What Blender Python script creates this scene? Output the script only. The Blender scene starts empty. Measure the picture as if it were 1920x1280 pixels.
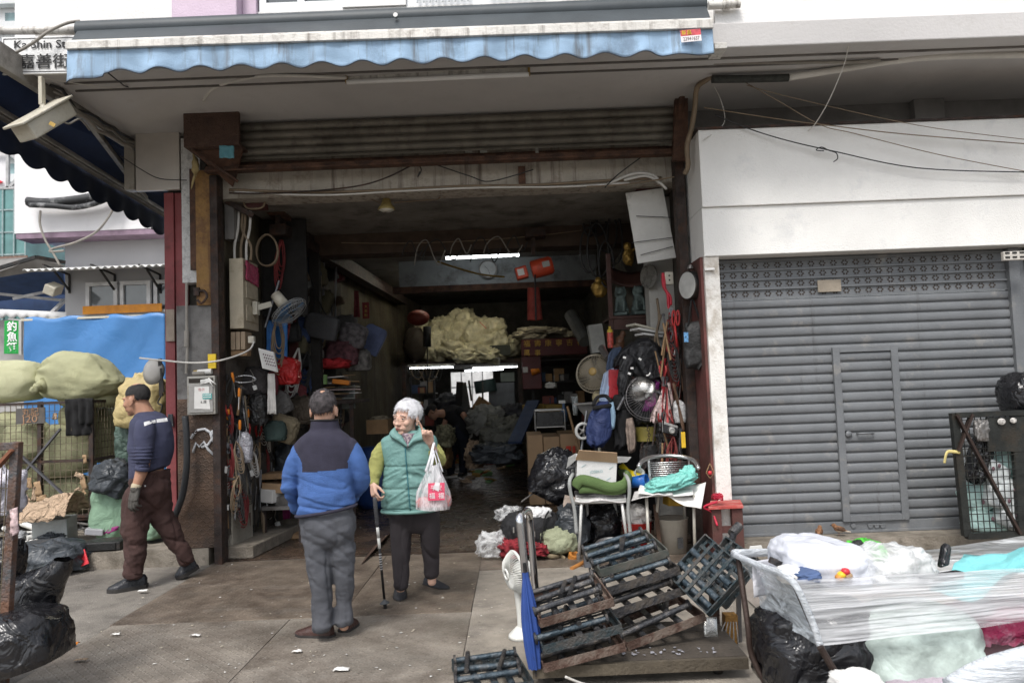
import bpy,bmesh,math,random
from mathutils import Vector,Matrix,noise,Euler,Quaternion
V=Vector
R=math.radians
rnd=random.Random(7)
SC=bpy.context.scene
COL=SC.collection
# ------------------------------------------------------------------ camera
CAM_H,FPX=1.6,1400.0
PIT,ROL=math.atan(85/1400),R(2.2)
_f=V((0,math.cos(PIT),math.sin(PIT)))
_r0,_u0=V((1,0,0)),V((0,-math.sin(PIT),math.cos(PIT)))
_rt=math.cos(ROL)*_r0-math.sin(ROL)*_u0
_up=math.sin(ROL)*_r0+math.cos(ROL)*_u0
cd=bpy.data.cameras.new('camera')
cam=bpy.data.objects.new('camera',cd)
COL.objects.link(cam)
cam.matrix_world=Matrix.Translation((0,0,CAM_H))@Matrix((_rt,_up,-_f)).transposed().to_4x4()
cd.sensor_width=36
cd.lens=36*FPX/1920
cd.clip_end=2000
cd.dof.use_dof=True
cd.dof.focus_distance=5.6
cd.dof.aperture_fstop=3.5
SC.camera=cam
def ray(x,y):
 return _f+(x-960)/FPX*_rt+(640-y)/FPX*_up
def P(x,y,Y):
 d=ray(x,y)
 return V((0,0,CAM_H))+d*(Y/d.y)
def G(x,y,z=0.0):
 d=ray(x,y)
 return V((0,0,CAM_H))+d*((z-CAM_H)/d.z)
 # ------------------------------------------------------------------ light
W=bpy.data.worlds.new('World')
SC.world=W
W.use_nodes=True
nt=W.node_tree
sky=nt.nodes.new('ShaderNodeTexSky')
sky.sky_type='NISHITA'
sky.sun_disc=False
sky.sun_elevation=R(58)
sky.sun_rotation=R(200)
sky.air_density=1.0
sky.dust_density=3.0
sky.ozone_density=1.0
bg=nt.nodes['Background']
hs=nt.nodes.new('ShaderNodeHueSaturation')
hs.inputs['Saturation'].default_value=0.35
nt.links.new(sky.outputs[0],hs.inputs['Color'])
nt.links.new(hs.outputs[0],bg.inputs[0])
bg.inputs[1].default_value=0.15
sl=bpy.data.lights.new('sun','SUN')
sl.energy=1.5
sl.angle=R(14)
sl.color=(1,0.97,0.93)
so=bpy.data.objects.new('sun',sl)
COL.objects.link(so)
so.rotation_euler=V((0.35,0.9,-1.35)).to_track_quat('-Z','Y').to_euler()
SC.view_settings.view_transform='Standard'
SC.view_settings.look='None'
SC.view_settings.exposure=0.65
SC.view_settings.gamma=1
SC.render.engine='CYCLES'
SC.cycles.use_denoising=True
SC.cycles.max_bounces=6
SC.cycles.diffuse_bounces=4
SC.cycles.transparent_max_bounces=12
SC.cycles.caustics_reflective=False
SC.cycles.caustics_refractive=False
SC.cycles.sample_clamp_indirect=4
# ------------------------------------------------------------------ materials
MC={}
def lin(c):
 if isinstance(c,str):
  c=tuple(int(c[i:i+2],16)/255 for i in(0,2,4))
  c=tuple(x/12.92 if x<.04045 else((x+.055)/1.055)**2.4 for x in c)
 return c
class NT:
 """short helper round a node tree"""
 def __init__(s,m):
  s.t=m.node_tree
  s.tc=None
 def n(s,typ,**kw):
  nd=s.t.nodes.new('ShaderNode'+typ)
  for k,v in kw.items():
   setattr(nd,k,v)
  return nd
 def l(s,a,b):
  s.t.links.new(a,b)
 def co(s):
  if not s.tc:
   s.tc=s.n('TexCoord').outputs['Object']
  return s.tc
 def noise(s,scale,detail=4,rough=.55,stretch=None,dist=0):
  nd=s.n('TexNoise')
  nd.inputs['Scale'].default_value=scale
  nd.inputs['Detail'].default_value=detail
  nd.inputs['Roughness'].default_value=rough
  nd.inputs['Distortion'].default_value=dist
  if stretch:
   mp=s.n('Mapping')
   mp.inputs['Scale'].default_value=stretch
   s.l(s.co(),mp.inputs[0])
   s.l(mp.outputs[0],nd.inputs['Vector'])
  else:
   s.l(s.co(),nd.inputs['Vector'])
  return nd.outputs[0]
 def ramp(s,x,a,b,va=0.,vb=1.):
  nd=s.n('MapRange')
  nd.inputs[1].default_value,nd.inputs[2].default_value=a,b
  nd.inputs[3].default_value,nd.inputs[4].default_value=va,vb
  s.l(x,nd.inputs[0])
  return nd.outputs[0]
 def mix(s,fac,a,b):
  nd=s.n('Mix',data_type='RGBA')
  for i,v in((0,fac),(6,a),(7,b)):
   if hasattr(v,'links')or hasattr(v,'is_output'):
    s.l(v,nd.inputs[i])
   elif i==0:
    nd.inputs[0].default_value=v
   else:
    nd.inputs[i].default_value=(*v[:3],1)
  return nd.outputs[2]
 def math(s,op,a,b=None):
  nd=s.n('Math',operation=op)
  for i,v in((0,a),(1,b)):
   if v is None:
    continue
   if hasattr(v,'is_output'):
    s.l(v,nd.inputs[i])
   else:
    nd.inputs[i].default_value=v
  return nd.outputs[0]
def M(name,col,rough=.6,metal=0.,var=.25,vs=5.,bump=.2,bs=60.,dirt=0.,dcol=(.05,.04,.03),ds=3.,streak=0.,scol=(.06,.05,.045),spec=.4,emit=0.,weave=0,fold=0,fs=8.,checker=0,trans=0.,detail=5,scratch=0,sss=0,spots=0):
 """procedural material: base colour with large-scale variation, patches of dirt, vertical streaks and bump"""
 if name in MC:
  return MC[name]
 m=bpy.data.materials.new(name)
 m.use_nodes=True
 MC[name]=m
 t=NT(m)
 b=m.node_tree.nodes['Principled BSDF']
 c=lin(col)
 a0=tuple(min(1,x*(1-var))for x in c)
 a1=tuple(min(1,x*(1+var))for x in c)
 x=t.ramp(t.noise(vs,detail),.3,.7)
 cc=t.mix(x,a0,a1)
 if dirt:
  d=t.noise(ds,8,.7)
  cc=t.mix(t.ramp(d,.62-dirt*.35,.75-dirt*.25,0,min(1,.5+dirt*.5)),cc,lin(dcol))
 if streak:
  d=t.noise(1.0,6,.65,stretch=(14,14,.8))
  cc=t.mix(t.ramp(d,.66-streak*.25,.8-streak*.2,0,.85),cc,lin(scol))
 if scratch:
  d=t.noise(1.0,5,.7,stretch=(3,40,10))
  cc=t.mix(t.ramp(d,.62,.72,0,scratch),cc,(.45,.42,.38))
 if spots:
  d=t.noise(34,3,.6)
  cc=t.mix(t.ramp(d,.66,.72,0,spots),cc,(.46,.44,.40))
  d=t.noise(19,3,.6,stretch=(1,1.4,1))
  cc=t.mix(t.ramp(d,.64,.72,0,spots),cc,(.045,.038,.032))
  d=t.noise(1.0,7,.75,stretch=(1.1,5,1))
  cc=t.mix(t.ramp(d,.5,.8,0,spots*.8),cc,(.36,.335,.30))
 t.l(cc,b.inputs['Base Color'])
 b.inputs['Roughness'].default_value=rough
 b.inputs['Metallic'].default_value=metal
 b.inputs['Specular IOR Level'].default_value=spec
 if dirt or var>.2:
  t.l(t.ramp(t.noise(vs*2.3,4),.3,.7,max(0,rough-.12),min(1,rough+.12)),b.inputs['Roughness'])
 if emit:
  b.inputs['Emission Color'].default_value=(*c,1)
  b.inputs['Emission Strength'].default_value=emit
 if sss:
  b.inputs['Subsurface Weight'].default_value=sss
  b.inputs['Subsurface Radius'].default_value=(.01,.004,.002)
 h=None
 if bump:
  h=t.math('MULTIPLY',t.noise(bs,4),bump*.02)
 if fold:
  f_=t.n('TexNoise')
  f_.inputs['Scale'].default_value=fs
  f_.inputs['Detail'].default_value=3
  f_.inputs['Distortion'].default_value=.6
  t.l(t.co(),f_.inputs['Vector'])
  g=t.math('ABSOLUTE',t.math('SUBTRACT',f_.outputs[0],.5))
  g=t.math('MULTIPLY',g,fold*.2)
  h=g if h is None else t.math('ADD',h,g)
 if checker:
  sp=t.n('SeparateXYZ')
  t.l(t.co(),sp.inputs[0])
  ax=('X','Y')if checker==1 else('X','Z')
  u=t.math('MULTIPLY',sp.outputs[ax[0]],26.)
  v=t.math('MULTIPLY',sp.outputs[ax[1]],26.)
  par=t.math('MODULO',t.math('ADD',t.math('ADD',t.math('FLOOR',u),t.math('FLOOR',v)),200.),2.)
  sg=t.math('SUBTRACT',t.math('MULTIPLY',par,2.),1.)
  fu=t.math('SUBTRACT',t.math('FRACT',u),.5)
  fv=t.math('MULTIPLY',t.math('SUBTRACT',t.math('FRACT',v),.5),sg)
  d1=t.math('ABSOLUTE',t.math('SUBTRACT',fu,fv))
  d2=t.math('ABSOLUTE',t.math('ADD',fu,fv))
  bar=t.math('MULTIPLY',t.ramp(d1,.12,.3,1,0),t.ramp(d2,.62,.8,1,0))
  bar=t.math('MULTIPLY',bar,.0016 if checker==1 else.0032)
  h=bar if h is None else t.math('ADD',h,bar)
 if h is not None:
  bp=t.n('Bump')
  bp.inputs['Strength'].default_value=1
  bp.inputs['Distance'].default_value=1
  t.l(h,bp.inputs['Height'])
  t.l(bp.outputs[0],b.inputs['Normal'])
 return m
def film(name,col=(.9,.92,.95),clear=.6,rough=.12,haze=.3,wr=1.,fs=9.,stretch=None,sp=.45):
 """thin plastic: part see-through, part milky, part gloss, wrinkled"""
 if name in MC:
  return MC[name]
 m=bpy.data.materials.new(name)
 m.use_nodes=True
 MC[name]=m
 t=NT(m)
 for nd in list(m.node_tree.nodes):
  m.node_tree.nodes.remove(nd)
 out=t.n('OutputMaterial')
 tr=t.n('BsdfTransparent')
 pb=t.n('BsdfPrincipled')
 pb.inputs['Base Color'].default_value=(*lin(col),1)
 pb.inputs['Roughness'].default_value=rough
 pb.inputs['Specular IOR Level'].default_value=.9
 tl=t.n('BsdfTranslucent')
 tl.inputs[0].default_value=(*lin(col),1)
 ml=t.n('MixShader')
 ml.inputs[0].default_value=haze
 t.l(pb.outputs[0],ml.inputs[1])
 t.l(tl.outputs[0],ml.inputs[2])
 nz=t.noise(fs,4,.6,stretch=stretch,dist=.8)
 rd=t.math('ABSOLUTE',t.math('SUBTRACT',nz,.5))
 fac=t.ramp(rd,0,.14,max(0,clear-sp),min(1,clear+sp*.4))
 mx=t.n('MixShader')
 t.l(fac,mx.inputs[0])
 t.l(ml.outputs[0],mx.inputs[1])
 t.l(tr.outputs[0],mx.inputs[2])
 bp=t.n('Bump')
 bp.inputs['Strength'].default_value=1
 bp.inputs['Distance'].default_value=.06*wr
 t.l(nz,bp.inputs['Height'])
 t.l(bp.outputs[0],pb.inputs['Normal'])
 t.l(mx.outputs[0],out.inputs[0])
 return m
def glow(name,col,s):
 return M(name,col,emit=s,var=0,bump=0)
 # ------------------------------------------------------------------ mesh builder
def rotm(r):
 if r is None:
  return Matrix.Identity(3)
 if isinstance(r,Matrix):
  return r.to_3x3()
 return Euler([R(a)for a in r]).to_matrix()
def frame(z,x=None):
 z=V(z).normalized()
 u=V((0,0,1))if abs(z.z)<.95 else V((0,1,0))
 if x is not None:
  u=V(x)
 y=u.cross(z)
 if y.length<1e-6:
  y=V((1,0,0)).cross(z)
 y.normalize()
 x=y.cross(z).normalized()
 return Matrix((x,y,z)).transposed()
def fbm(p,o=3):
 s,a=0,1
 for i in range(o):
  s+=a*noise.noise(p)
  p=p*2.03+V((3.1,1.7,5.3))
  a*=.5
 return s
def wm(o):
 m=o.matrix_basis.copy()
 while o.parent:
  o=o.parent
  m=o.matrix_basis@m
 return m
class MB:
 def __init__(s):
  s.v,s.f,s.mi=[],[],[]
 def add(s,vs,fs,mi=0):
  n=len(s.v)
  s.v+=[V(v)for v in vs]
  s.f+=[tuple(i+n for i in f)for f in fs]
  s.mi+=[mi]*len(fs)
  return s
 def box(s,c,size,rot=None,mi=0):
  m=rotm(rot)
  c=V(c)
  a,b,d=[x/2 for x in size]
  vs=[c+m@V((x,y,z))for z in(-d,d)for y in(-b,b)for x in(-a,a)]
  return s.add(vs,[(0,2,3,1),(4,5,7,6),(0,1,5,4),(2,6,7,3),(0,4,6,2),(1,3,7,5)],mi)
 def bb(s,lo,hi,mi=0):
  lo,hi=V(lo),V(hi)
  return s.box((lo+hi)/2,hi-lo,None,mi)
 def bar(s,a,b,w,h=None,x=None,mi=0):
  a,b=V(a),V(b)
  m=frame(b-a,x)
  return s.box((a+b)/2,(h or w,w,(b-a).length),m,mi)
 def quadbox(s,pts,d,mi=0):
  """a quad (4 points in order) given thickness d (vector)"""
  q=[V(p)for p in pts]
  n=len(q)
  vs=q+[p+V(d)for p in q]
  fs=[tuple(range(n))[::-1],tuple(range(n,2*n))]+[(i,(i+1)%n,n+(i+1)%n,n+i)for i in range(n)]
  return s.add(vs,fs,mi)
 def tube(s,pts,r,n=8,closed=False,mi=0,flat=1.0,cap=True):
  pts=[V(p)for p in pts]
  k=len(pts)
  rs=r if isinstance(r,(list,tuple))else[r]*k
  vs,fs=[],[]
  prev=None
  for i,p in enumerate(pts):
   if closed:
    t=pts[(i+1)%k]-pts[i-1]
   else:
    t=pts[min(i+1,k-1)]-pts[max(i-1,0)]
   if t.length<1e-9:
    t=V((0,0,1))
   t.normalize()
   if prev is None:
    m=frame(t)
    x=m.col[0].copy()
   else:
    x=prev-t*prev.dot(t)
    if x.length<1e-6:
     x=frame(t).col[0].copy()
    x.normalize()
   prev=x
   y=t.cross(x)
   for j in range(n):
    a=2*math.pi*j/n
    vs.append(p+(x*math.cos(a)+y*math.sin(a)*flat)*rs[i])
  for i in range(k if closed else k-1):
   for j in range(n):
    a,b=i*n+j,i*n+(j+1)%n
    c,d=((i+1)%k)*n+(j+1)%n,((i+1)%k)*n+j
    fs.append((a,b,c,d))
  if not closed and cap:
   fs.append(tuple(range(n))[::-1])
   fs.append(tuple(range((k-1)*n,k*n)))
  return s.add(vs,fs,mi)
 def lathe(s,prof,c=(0,0,0),axis=(0,0,1),n=24,mi=0,sx=1.):
  m=frame(axis)
  c=V(c)
  vs,fs=[],[]
  k=len(prof)
  for r,z in prof:
   for j in range(n):
    a=2*math.pi*j/n
    vs.append(c+m@V((r*math.cos(a)*sx,r*math.sin(a),z)))
  for i in range(k-1):
   for j in range(n):
    fs.append((i*n+j,i*n+(j+1)%n,(i+1)*n+(j+1)%n,(i+1)*n+j))
  if prof[0][0]>1e-4:
   fs.append(tuple(range(n))[::-1])
  if prof[-1][0]>1e-4:
   fs.append(tuple(range((k-1)*n,k*n)))
  return s.add(vs,fs,mi)
 def grid(s,nu,nv,fn,mi=0,cu=False):
  vs=[V(fn(i/(nu if cu else nu-1),j/(nv-1)))for j in range(nv)for i in range(nu)]
  fs=[]
  for j in range(nv-1):
   for i in range(nu if cu else nu-1):
    a,b=j*nu+i,j*nu+(i+1)%nu
    fs.append((a,b,b+nu,a+nu))
  return s.add(vs,fs,mi)
 def prism(s,poly,d,mi=0):
  return s.quadbox(poly,d,mi)
 def ell(s,c,r,n=16,rot=None,fn=None,mi=0):
  m=rotm(rot)
  c=V(c)
  if not hasattr(r,'__len__'):
   r=(r,r,r)
  nv=max(6,n*2//3)
  def f(u,v):
   a,b=u*2*math.pi,(v-.5)*math.pi
   d=V((math.cos(a)*math.cos(b),math.sin(a)*math.cos(b),math.sin(b)))
   k=fn(d)if fn else 1
   return c+m@V((d.x*r[0]*k,d.y*r[1]*k,d.z*r[2]*k))
  return s.grid(n,nv,f,mi,cu=True)
 def build(s,name,mats=None,parent=None,smooth=False,bev=0,solid=0,sub=0,base=None,weld=False):
  me=bpy.data.meshes.new(name)
  if parent is not None:
   inv=wm(parent).inverted()
   vs=[inv@v for v in s.v]
   loc=None
  else:
   if base is None:
    xs=[v.x for v in s.v]
    ys=[v.y for v in s.v]
    base=V(((min(xs)+max(xs))/2,(min(ys)+max(ys))/2,min(v.z for v in s.v)))
   loc=V(base)
   vs=[v-loc for v in s.v]
  me.from_pydata([tuple(v)for v in vs],[],s.f)
  if mats is not None:
   if not isinstance(mats,(list,tuple)):
    mats=[mats]
   for m in mats:
    me.materials.append(m)
   if len(mats)>1:
    me.polygons.foreach_set('material_index',s.mi)
  bm=bmesh.new()
  bm.from_mesh(me)
  if weld:
   bmesh.ops.remove_doubles(bm,verts=bm.verts,dist=1e-5)
  bmesh.ops.recalc_face_normals(bm,faces=bm.faces)
  bm.to_mesh(me)
  bm.free()
  if smooth:
   me.polygons.foreach_set('use_smooth',[True]*len(me.polygons))
  o=bpy.data.objects.new(name,me)
  COL.objects.link(o)
  if parent is not None:
   o.parent=parent
  else:
   o.location=loc
  if solid:
   md=o.modifiers.new('solid','SOLIDIFY')
   md.thickness=solid
   md.offset=0
  if bev:
   md=o.modifiers.new('bevel','BEVEL')
   md.width=bev
   md.segments=2
   md.limit_method='ANGLE'
  if sub:
   md=o.modifiers.new('sub','SUBSURF')
   md.levels=md.render_levels=sub
  if smooth and smooth!=1:
   try:
    me.set_sharp_from_angle(angle=R(smooth))
   except Exception:
    pass
  return o
def tag(o,label,cat,group=None,kind=None):
 if label:
  o['label']=label
 if cat:
  o['category']=cat
 if group:
  o['group']=group
 if kind:
  o['kind']=kind
 return o
def T(name,label,cat,loc=(0,0,0),group=None,rz=0):
 o=bpy.data.objects.new(name,None)
 COL.objects.link(o)
 o.location=loc
 o.rotation_euler=(0,0,R(rz))
 o.empty_display_size=.1
 return tag(o,label,cat,group)
def kind(o,k='structure'):
 o['kind']=k
 return o
def dup(root,loc=None,rot=None,label=None,scale=None):
 r=root.copy()
 COL.objects.link(r)
 if loc is not None:
  r.location=loc
 if rot is not None:
  r.rotation_euler=[R(a)for a in rot]
 if scale:
  r.scale=(scale,)*3 if not hasattr(scale,'__len__')else scale
 if label:
  r['label']=label
 for ch in list(root.children):
  c=ch.copy()
  COL.objects.link(c)
  c.parent=r
  for g in list(ch.children):
   d=g.copy()
   COL.objects.link(d)
   d.parent=c
 return r
def text(body,size,loc,rot,mat,parent,name='lettering',extrude=.0008,align='CENTER',sx=1.,bold=0,mtx=None):
 cu=bpy.data.curves.new('t','FONT')
 cu.body=body
 cu.size=size
 cu.align_x=align
 cu.align_y='CENTER'
 cu.extrude=extrude
 cu.offset=bold
 cu.resolution_u=3
 o=bpy.data.objects.new('t',cu)
 COL.objects.link(o)
 bpy.context.view_layer.update()
 me=bpy.data.meshes.new_from_object(o.evaluated_get(bpy.context.evaluated_depsgraph_get()))
 bpy.data.objects.remove(o)
 m=mtx if mtx is not None else Matrix.Translation(V(loc))@rotm(rot).to_4x4()
 m=m@Matrix.Diagonal((sx,1,1,1))
 me.transform(wm(parent).inverted()@m)
 me.materials.clear()
 me.materials.append(mat)
 t=bpy.data.objects.new(name,me)
 COL.objects.link(t)
 t.parent=parent
 return t
def sag(a,b,d,n=12,wob=0,seed=0):
 a,b=V(a),V(b)
 out=[]
 for i in range(n+1):
  t=i/n
  p=a.lerp(b,t)-V((0,0,d*4*t*(1-t)))
  if wob:
   p+=V((noise.noise(V((t*5,seed,0))),noise.noise(V((t*5,seed,7))),noise.noise(V((t*5,seed,13)))))*wob
  out.append(p)
 return out
def smooth_path(pts,n=6):
 """catmull-rom through points"""
 pts=[V(p)for p in pts]
 out=[]
 for i in range(len(pts)-1):
  p0,p1,p2,p3=pts[max(i-1,0)],pts[i],pts[i+1],pts[min(i+2,len(pts)-1)]
  for k in range(n):
   t=k/n
   out.append(.5*((2*p1)+(p2-p0)*t+(2*p0-5*p1+4*p2-p3)*t*t+(3*p1-p0-3*p2+p3)*t**3))
 out.append(pts[-1])
 return out
def bagshape(mb,c,size,seed=0,rot=None,nu=36,nv=24,sq=.75,amp=.1,freq=2.2,ridge=.05,rf=5.,flat=.35,neck=None,mi=0,gather=0):
 """a stuffed bag: squarish ellipsoid, flattened below, lumpy, with creases; neck=(length, radius) gathers the top"""
 m=rotm(rot)
 c=V(c)
 sx,sy,sz=[x/2 for x in size]
 def f(u,v):
  a,b=u*2*math.pi,(v-.5)*math.pi
  ca,sa,cb,sb=math.cos(a),math.sin(a),math.cos(b),math.sin(b)
  pw=lambda x:math.copysign(abs(x)**sq,x)
  d=V((pw(ca)*pw(cb)if cb>1e-6 else 0,pw(sa)*pw(cb)if cb>1e-6 else 0,pw(sb)))
  q=d*freq+V((seed*3.7,seed*1.3,seed*5.1))
  k=1+amp*fbm(q,2)
  if ridge:
   q2=d*rf+V((seed*1.7,seed*2.9,seed))
   k+=ridge*(1-2*abs(noise.noise(q2))*1.6-abs(noise.noise(q2*2.1)))
  p=V((d.x*sx*k,d.y*sy*k,d.z*sz*k))
  if gather:
   ph=math.atan2(d.z,d.y)
   t=max(0,-d.x-.15)/.85
   g=(1-.6*t**2)*(1+gather*min(1,t*1.6)*math.cos(ph*13+2*noise.noise(V((ph,0,seed)))))
   t2=max(0,d.x-.35)/.65
   p.y*=g
   p.z*=g*(1-.65*t2**1.5)*(1+gather*.5*t2*math.cos(ph*9))
   p.x*=1+.12*t2
  if p.z<-sz*(1-flat):
   p.z=-sz*(1-flat)+(p.z+sz*(1-flat))*.12
  if neck and v>.8:
   t=(v-.8)/.2
   w=(1-t)**1.5*1.0+neck[1]/sx*t*(1+.8*math.sin(a*7+seed))
   p.x*=min(1,w)if t<.6 else w
   p.y*=min(1,w)if t<.6 else w
   p.z+=neck[0]*t**2
  return c+m@p
 return mb.grid(nu,nv,f,mi,cu=True)
def drape(mb,tl,tr,drop,nu=24,nv=18,folds=4,amp=.04,seed=0,taper=0.,out=(0,-1,0),ragged=.08,mi=0,bulge=0.):
 """cloth hanging from the edge tl-tr"""
 tl,tr,out,drop=V(tl),V(tr),V(out),V(drop)if hasattr(drop,'__len__')else V((0,0,-drop))
 def f(u,v):
  uu=.5+(u-.5)*(1-taper*v)
  p=tl.lerp(tr,uu)
  L=1+ragged*noise.noise(V((u*3.1,seed,2)))
  p=p+drop*v*L
  w=math.sin(u*folds*2*math.pi+seed+1.3*noise.noise(V((u*2,v*2,seed))))*amp*(.35+.65*v)
  w+=amp*.8*fbm(V((u*3,v*4,seed)),2)
  return p+out*(w+bulge*math.sin(math.pi*v)*math.sin(math.pi*u))
 return mb.grid(nu,nv,f,mi)
def bm():return MB()
# ================================================================== SETTING
m_ground=M('street_concrete',(.19,.173,.15),.85,var=.28,vs=1.6,bump=.35,bs=90,dirt=.45,dcol=(.075,.066,.058),ds=2.2,spots=.5)
m_pave=M('pavement_concrete',(.27,.24,.20),.85,var=.3,vs=3,bump=.4,bs=120,dirt=.35,dcol=(.13,.115,.10),ds=2.5,spots=.45)
m_kerb=M('kerb_stone',(.26,.23,.19),.85,var=.25,vs=3,bump=.5,bs=60,dirt=.5,dcol=(.10,.085,.065),ds=4)
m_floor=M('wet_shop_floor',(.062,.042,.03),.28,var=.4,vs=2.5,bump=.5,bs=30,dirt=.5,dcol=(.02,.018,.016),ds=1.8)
m_white=M('white_painted_render',(.80,.79,.77),.8,var=.06,vs=2,bump=.18,bs=55,dirt=.12,dcol=(.5,.48,.46),ds=2)
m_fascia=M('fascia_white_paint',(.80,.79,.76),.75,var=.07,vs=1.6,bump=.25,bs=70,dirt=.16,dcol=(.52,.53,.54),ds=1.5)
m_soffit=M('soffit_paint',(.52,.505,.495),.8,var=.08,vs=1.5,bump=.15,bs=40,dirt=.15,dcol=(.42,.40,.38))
m_lilac=M('lilac_paint',(.62,.50,.60),.8,var=.06,bump=.2)
m_dirtyw=M('dirty_lintel_plaster',(.47,.43,.37),.85,var=.2,vs=4,bump=.5,bs=50,dirt=.3,dcol=(.12,.085,.06),ds=4,streak=.6,scol=(.13,.10,.08))
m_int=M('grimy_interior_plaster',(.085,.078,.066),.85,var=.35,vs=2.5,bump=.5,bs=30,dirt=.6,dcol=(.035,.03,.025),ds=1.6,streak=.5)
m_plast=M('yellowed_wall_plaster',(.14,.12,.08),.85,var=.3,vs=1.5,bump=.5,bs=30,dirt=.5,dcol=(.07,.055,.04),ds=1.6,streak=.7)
m_ceil=M('sooty_ceiling',(.25,.235,.21),.85,var=.25,vs=2,bump=.3,dirt=.4,dcol=(.08,.07,.06))
m_rust=M('rusty_steel',(.12,.062,.04),.75,.2,var=.45,vs=7,bump=.6,bs=80,dirt=.5,dcol=(.035,.025,.022),ds=6)
m_dkrust=M('dark_rusted_iron',(.05,.038,.034),.65,.3,var=.45,vs=9,bump=.5,bs=90,dirt=.4,dcol=(.10,.045,.025),ds=8)
m_black=M('black_painted_iron',(.025,.025,.025),.5,.3,var=.4,vs=9,bump=.3,bs=90,dirt=.3,dcol=(.08,.05,.035),ds=7)
m_steel=M('bare_steel',(.5,.49,.47),.35,.9,var=.15,bump=.1)
m_shut=M('grey_shutter_paint',(.158,.166,.174),.5,.1,var=.13,vs=3,bump=.15,bs=60,dirt=.16,dcol=(.30,.28,.25),ds=5,streak=.2,scol=(.09,.09,.09))
m_shutb=M('shutter_slot_edge',(.055,.06,.065),.6,var=.3)
m_cable=M('cable_sheath_grey',(.28,.26,.23),.6,var=.2)
m_cableb=M('cable_sheath_black',(.03,.03,.03),.5,var=.2)
m_cablew=M('cable_sheath_white',(.62,.60,.56),.5,var=.1)
m_cablebr=M('cable_sheath_tan',(.22,.165,.11),.6,var=.25)
# --- ground sheets
kind(bm().bb((-60,-25,-.1),(60,60,0)).build('street',m_ground))
kind(bm().bb((-2.9,7.42,.002),(1.75,17.5,.02)).build('floor',m_floor))
# left pavement with its kerb (worn stone edge)
b=bm()
b.grid(60,2,lambda u,v:(-9+u*6.0,7.30+.025*noise.noise(V((u*30,0,0))),.0 if v==0 else.165+.008*noise.noise(V((u*40,3,0)))))
b.grid(60,6,lambda u,v:(-9+u*6.0,7.30+.025*noise.noise(V((u*30,0,0)))*(v==0)+v*6,.165+.008*noise.noise(V((u*40,3,0)))*(v<.1)))
b.grid(2,2,lambda u,v:(-3.0,7.30+u*6,v*.165))
kind(b.build('pavement',m_kerb))
for(x,y)in((-3.62,7.3),(-4.6,7.3),(-5.6,7.3)):
 pass
 # right pavement
b=bm()
b.grid(40,2,lambda u,v:(1.80+u*6,6.66+.02*noise.noise(V((u*25,9,0))),v*.15))
b.grid(40,2,lambda u,v:(1.80+u*6,6.66+v*.6+(1-v)*.02*noise.noise(V((u*25,9,0))),.15))
b.grid(2,2,lambda u,v:(1.80,6.66+u*.6,v*.15))
kind(b.build('kerb',m_kerb))
# pale concrete slab in front of the clutter
b=bm().bb((-.36,3.2,.002),(1.6,6.63,.012))
kind(b.build('concrete_slab',m_pave))
kind(bm().bb((1.62,2.5,.002),(6,6.6,.012)).build('side_paving',M('paving_pinkish',(.27,.235,.205),.85,var=.25,vs=3,bump=.4,bs=110,dirt=.2,dcol=(.16,.145,.13),spots=.35)))
# steel checker plates over the ramp
m_plate=M('checker_steel_plate',(.20,.162,.127),.5,.3,var=.45,vs=2.2,bump=.25,bs=50,dirt=.55,dcol=(.075,.055,.042),ds=1.7,checker=1,scratch=.25,spots=.5)
m_plate2=M('worn_checker_plate',(.30,.265,.225),.48,.35,var=.4,vs=2.0,bump=.2,bs=50,dirt=.5,dcol=(.115,.09,.07),ds=1.4,checker=1,scratch=.3,spots=.55)
pl=[(-2.93,3.3,-1.66,5.43,m_plate2,'worn grey checker plate on the street nearest the black bags'),(-1.655,3.3,-.365,5.43,m_plate2,'scratched checker plate beside the pale concrete slab'),(-2.95,5.44,-1.30,7.36,m_plate,'brown stained checker plate under the walking man'),(-1.295,5.44,-.365,7.36,m_plate,'brown checker plate under the old woman'),(-.36,6.66,1.7,7.36,m_plate,'dark checker plate under the chairs and bags')]
for x0,y0,x1,y1,mt,lb in pl:
 o=bm().bb((x0,y0,.004),(x1,y1,.013 if x0<-.4 else.016)).build('steel_plate',mt,bev=.002)
 tag(o,lb,'floor plate','steel plates on the ramp')
 o.rotation_euler.z=R(rnd.uniform(-.25,.25))
 # --- the building
bd=T('shop_building','white corner building with a deep concrete canopy over the open shop','building',(0,7.4,0))
b=bm()
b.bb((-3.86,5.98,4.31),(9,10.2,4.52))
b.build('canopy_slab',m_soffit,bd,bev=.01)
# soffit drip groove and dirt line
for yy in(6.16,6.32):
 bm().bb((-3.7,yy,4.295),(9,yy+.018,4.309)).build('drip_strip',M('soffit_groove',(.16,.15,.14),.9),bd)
 # upper wall in sections
b=bm()
xl=P(66,30,6).x
xa,xb_,xc=P(331,30,6).x,P(452,20,6).x,P(1335,20,6).x
b.bb((xl,6.0,4.523),(xa,6.3,10))
b.bb((xc+.02,6.0,4.523),(9,6.3,10))
b.bb((xa,6.05,4.523),(xc+.02,6.3,4.80))
b.bb((xl,6.3,4.523),(xl+.3,12,10))
b.build('upper_wall',m_white,bd)
bm().bb((xa+.002,5.9,4.523),(xb_,6.25,10)).bb((xb_,6.02,4.55),(xb_+.12,6.24,10)).build('lilac_column',m_lilac,bd,bev=.01)
m_alu=M('window_aluminium',(.55,.56,.57),.4,.5,var=.05,bump=0)
m_glass=M('dark_window_glass',(.09,.10,.11),.08,var=.3,vs=2,bump=0,spec=.8)
xs=[xb_+.13,P(640,10,6).x,P(760,8,6).x,P(900,5,6).x,P(1040,5,6).x,P(1180,5,6).x,xc]
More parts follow.
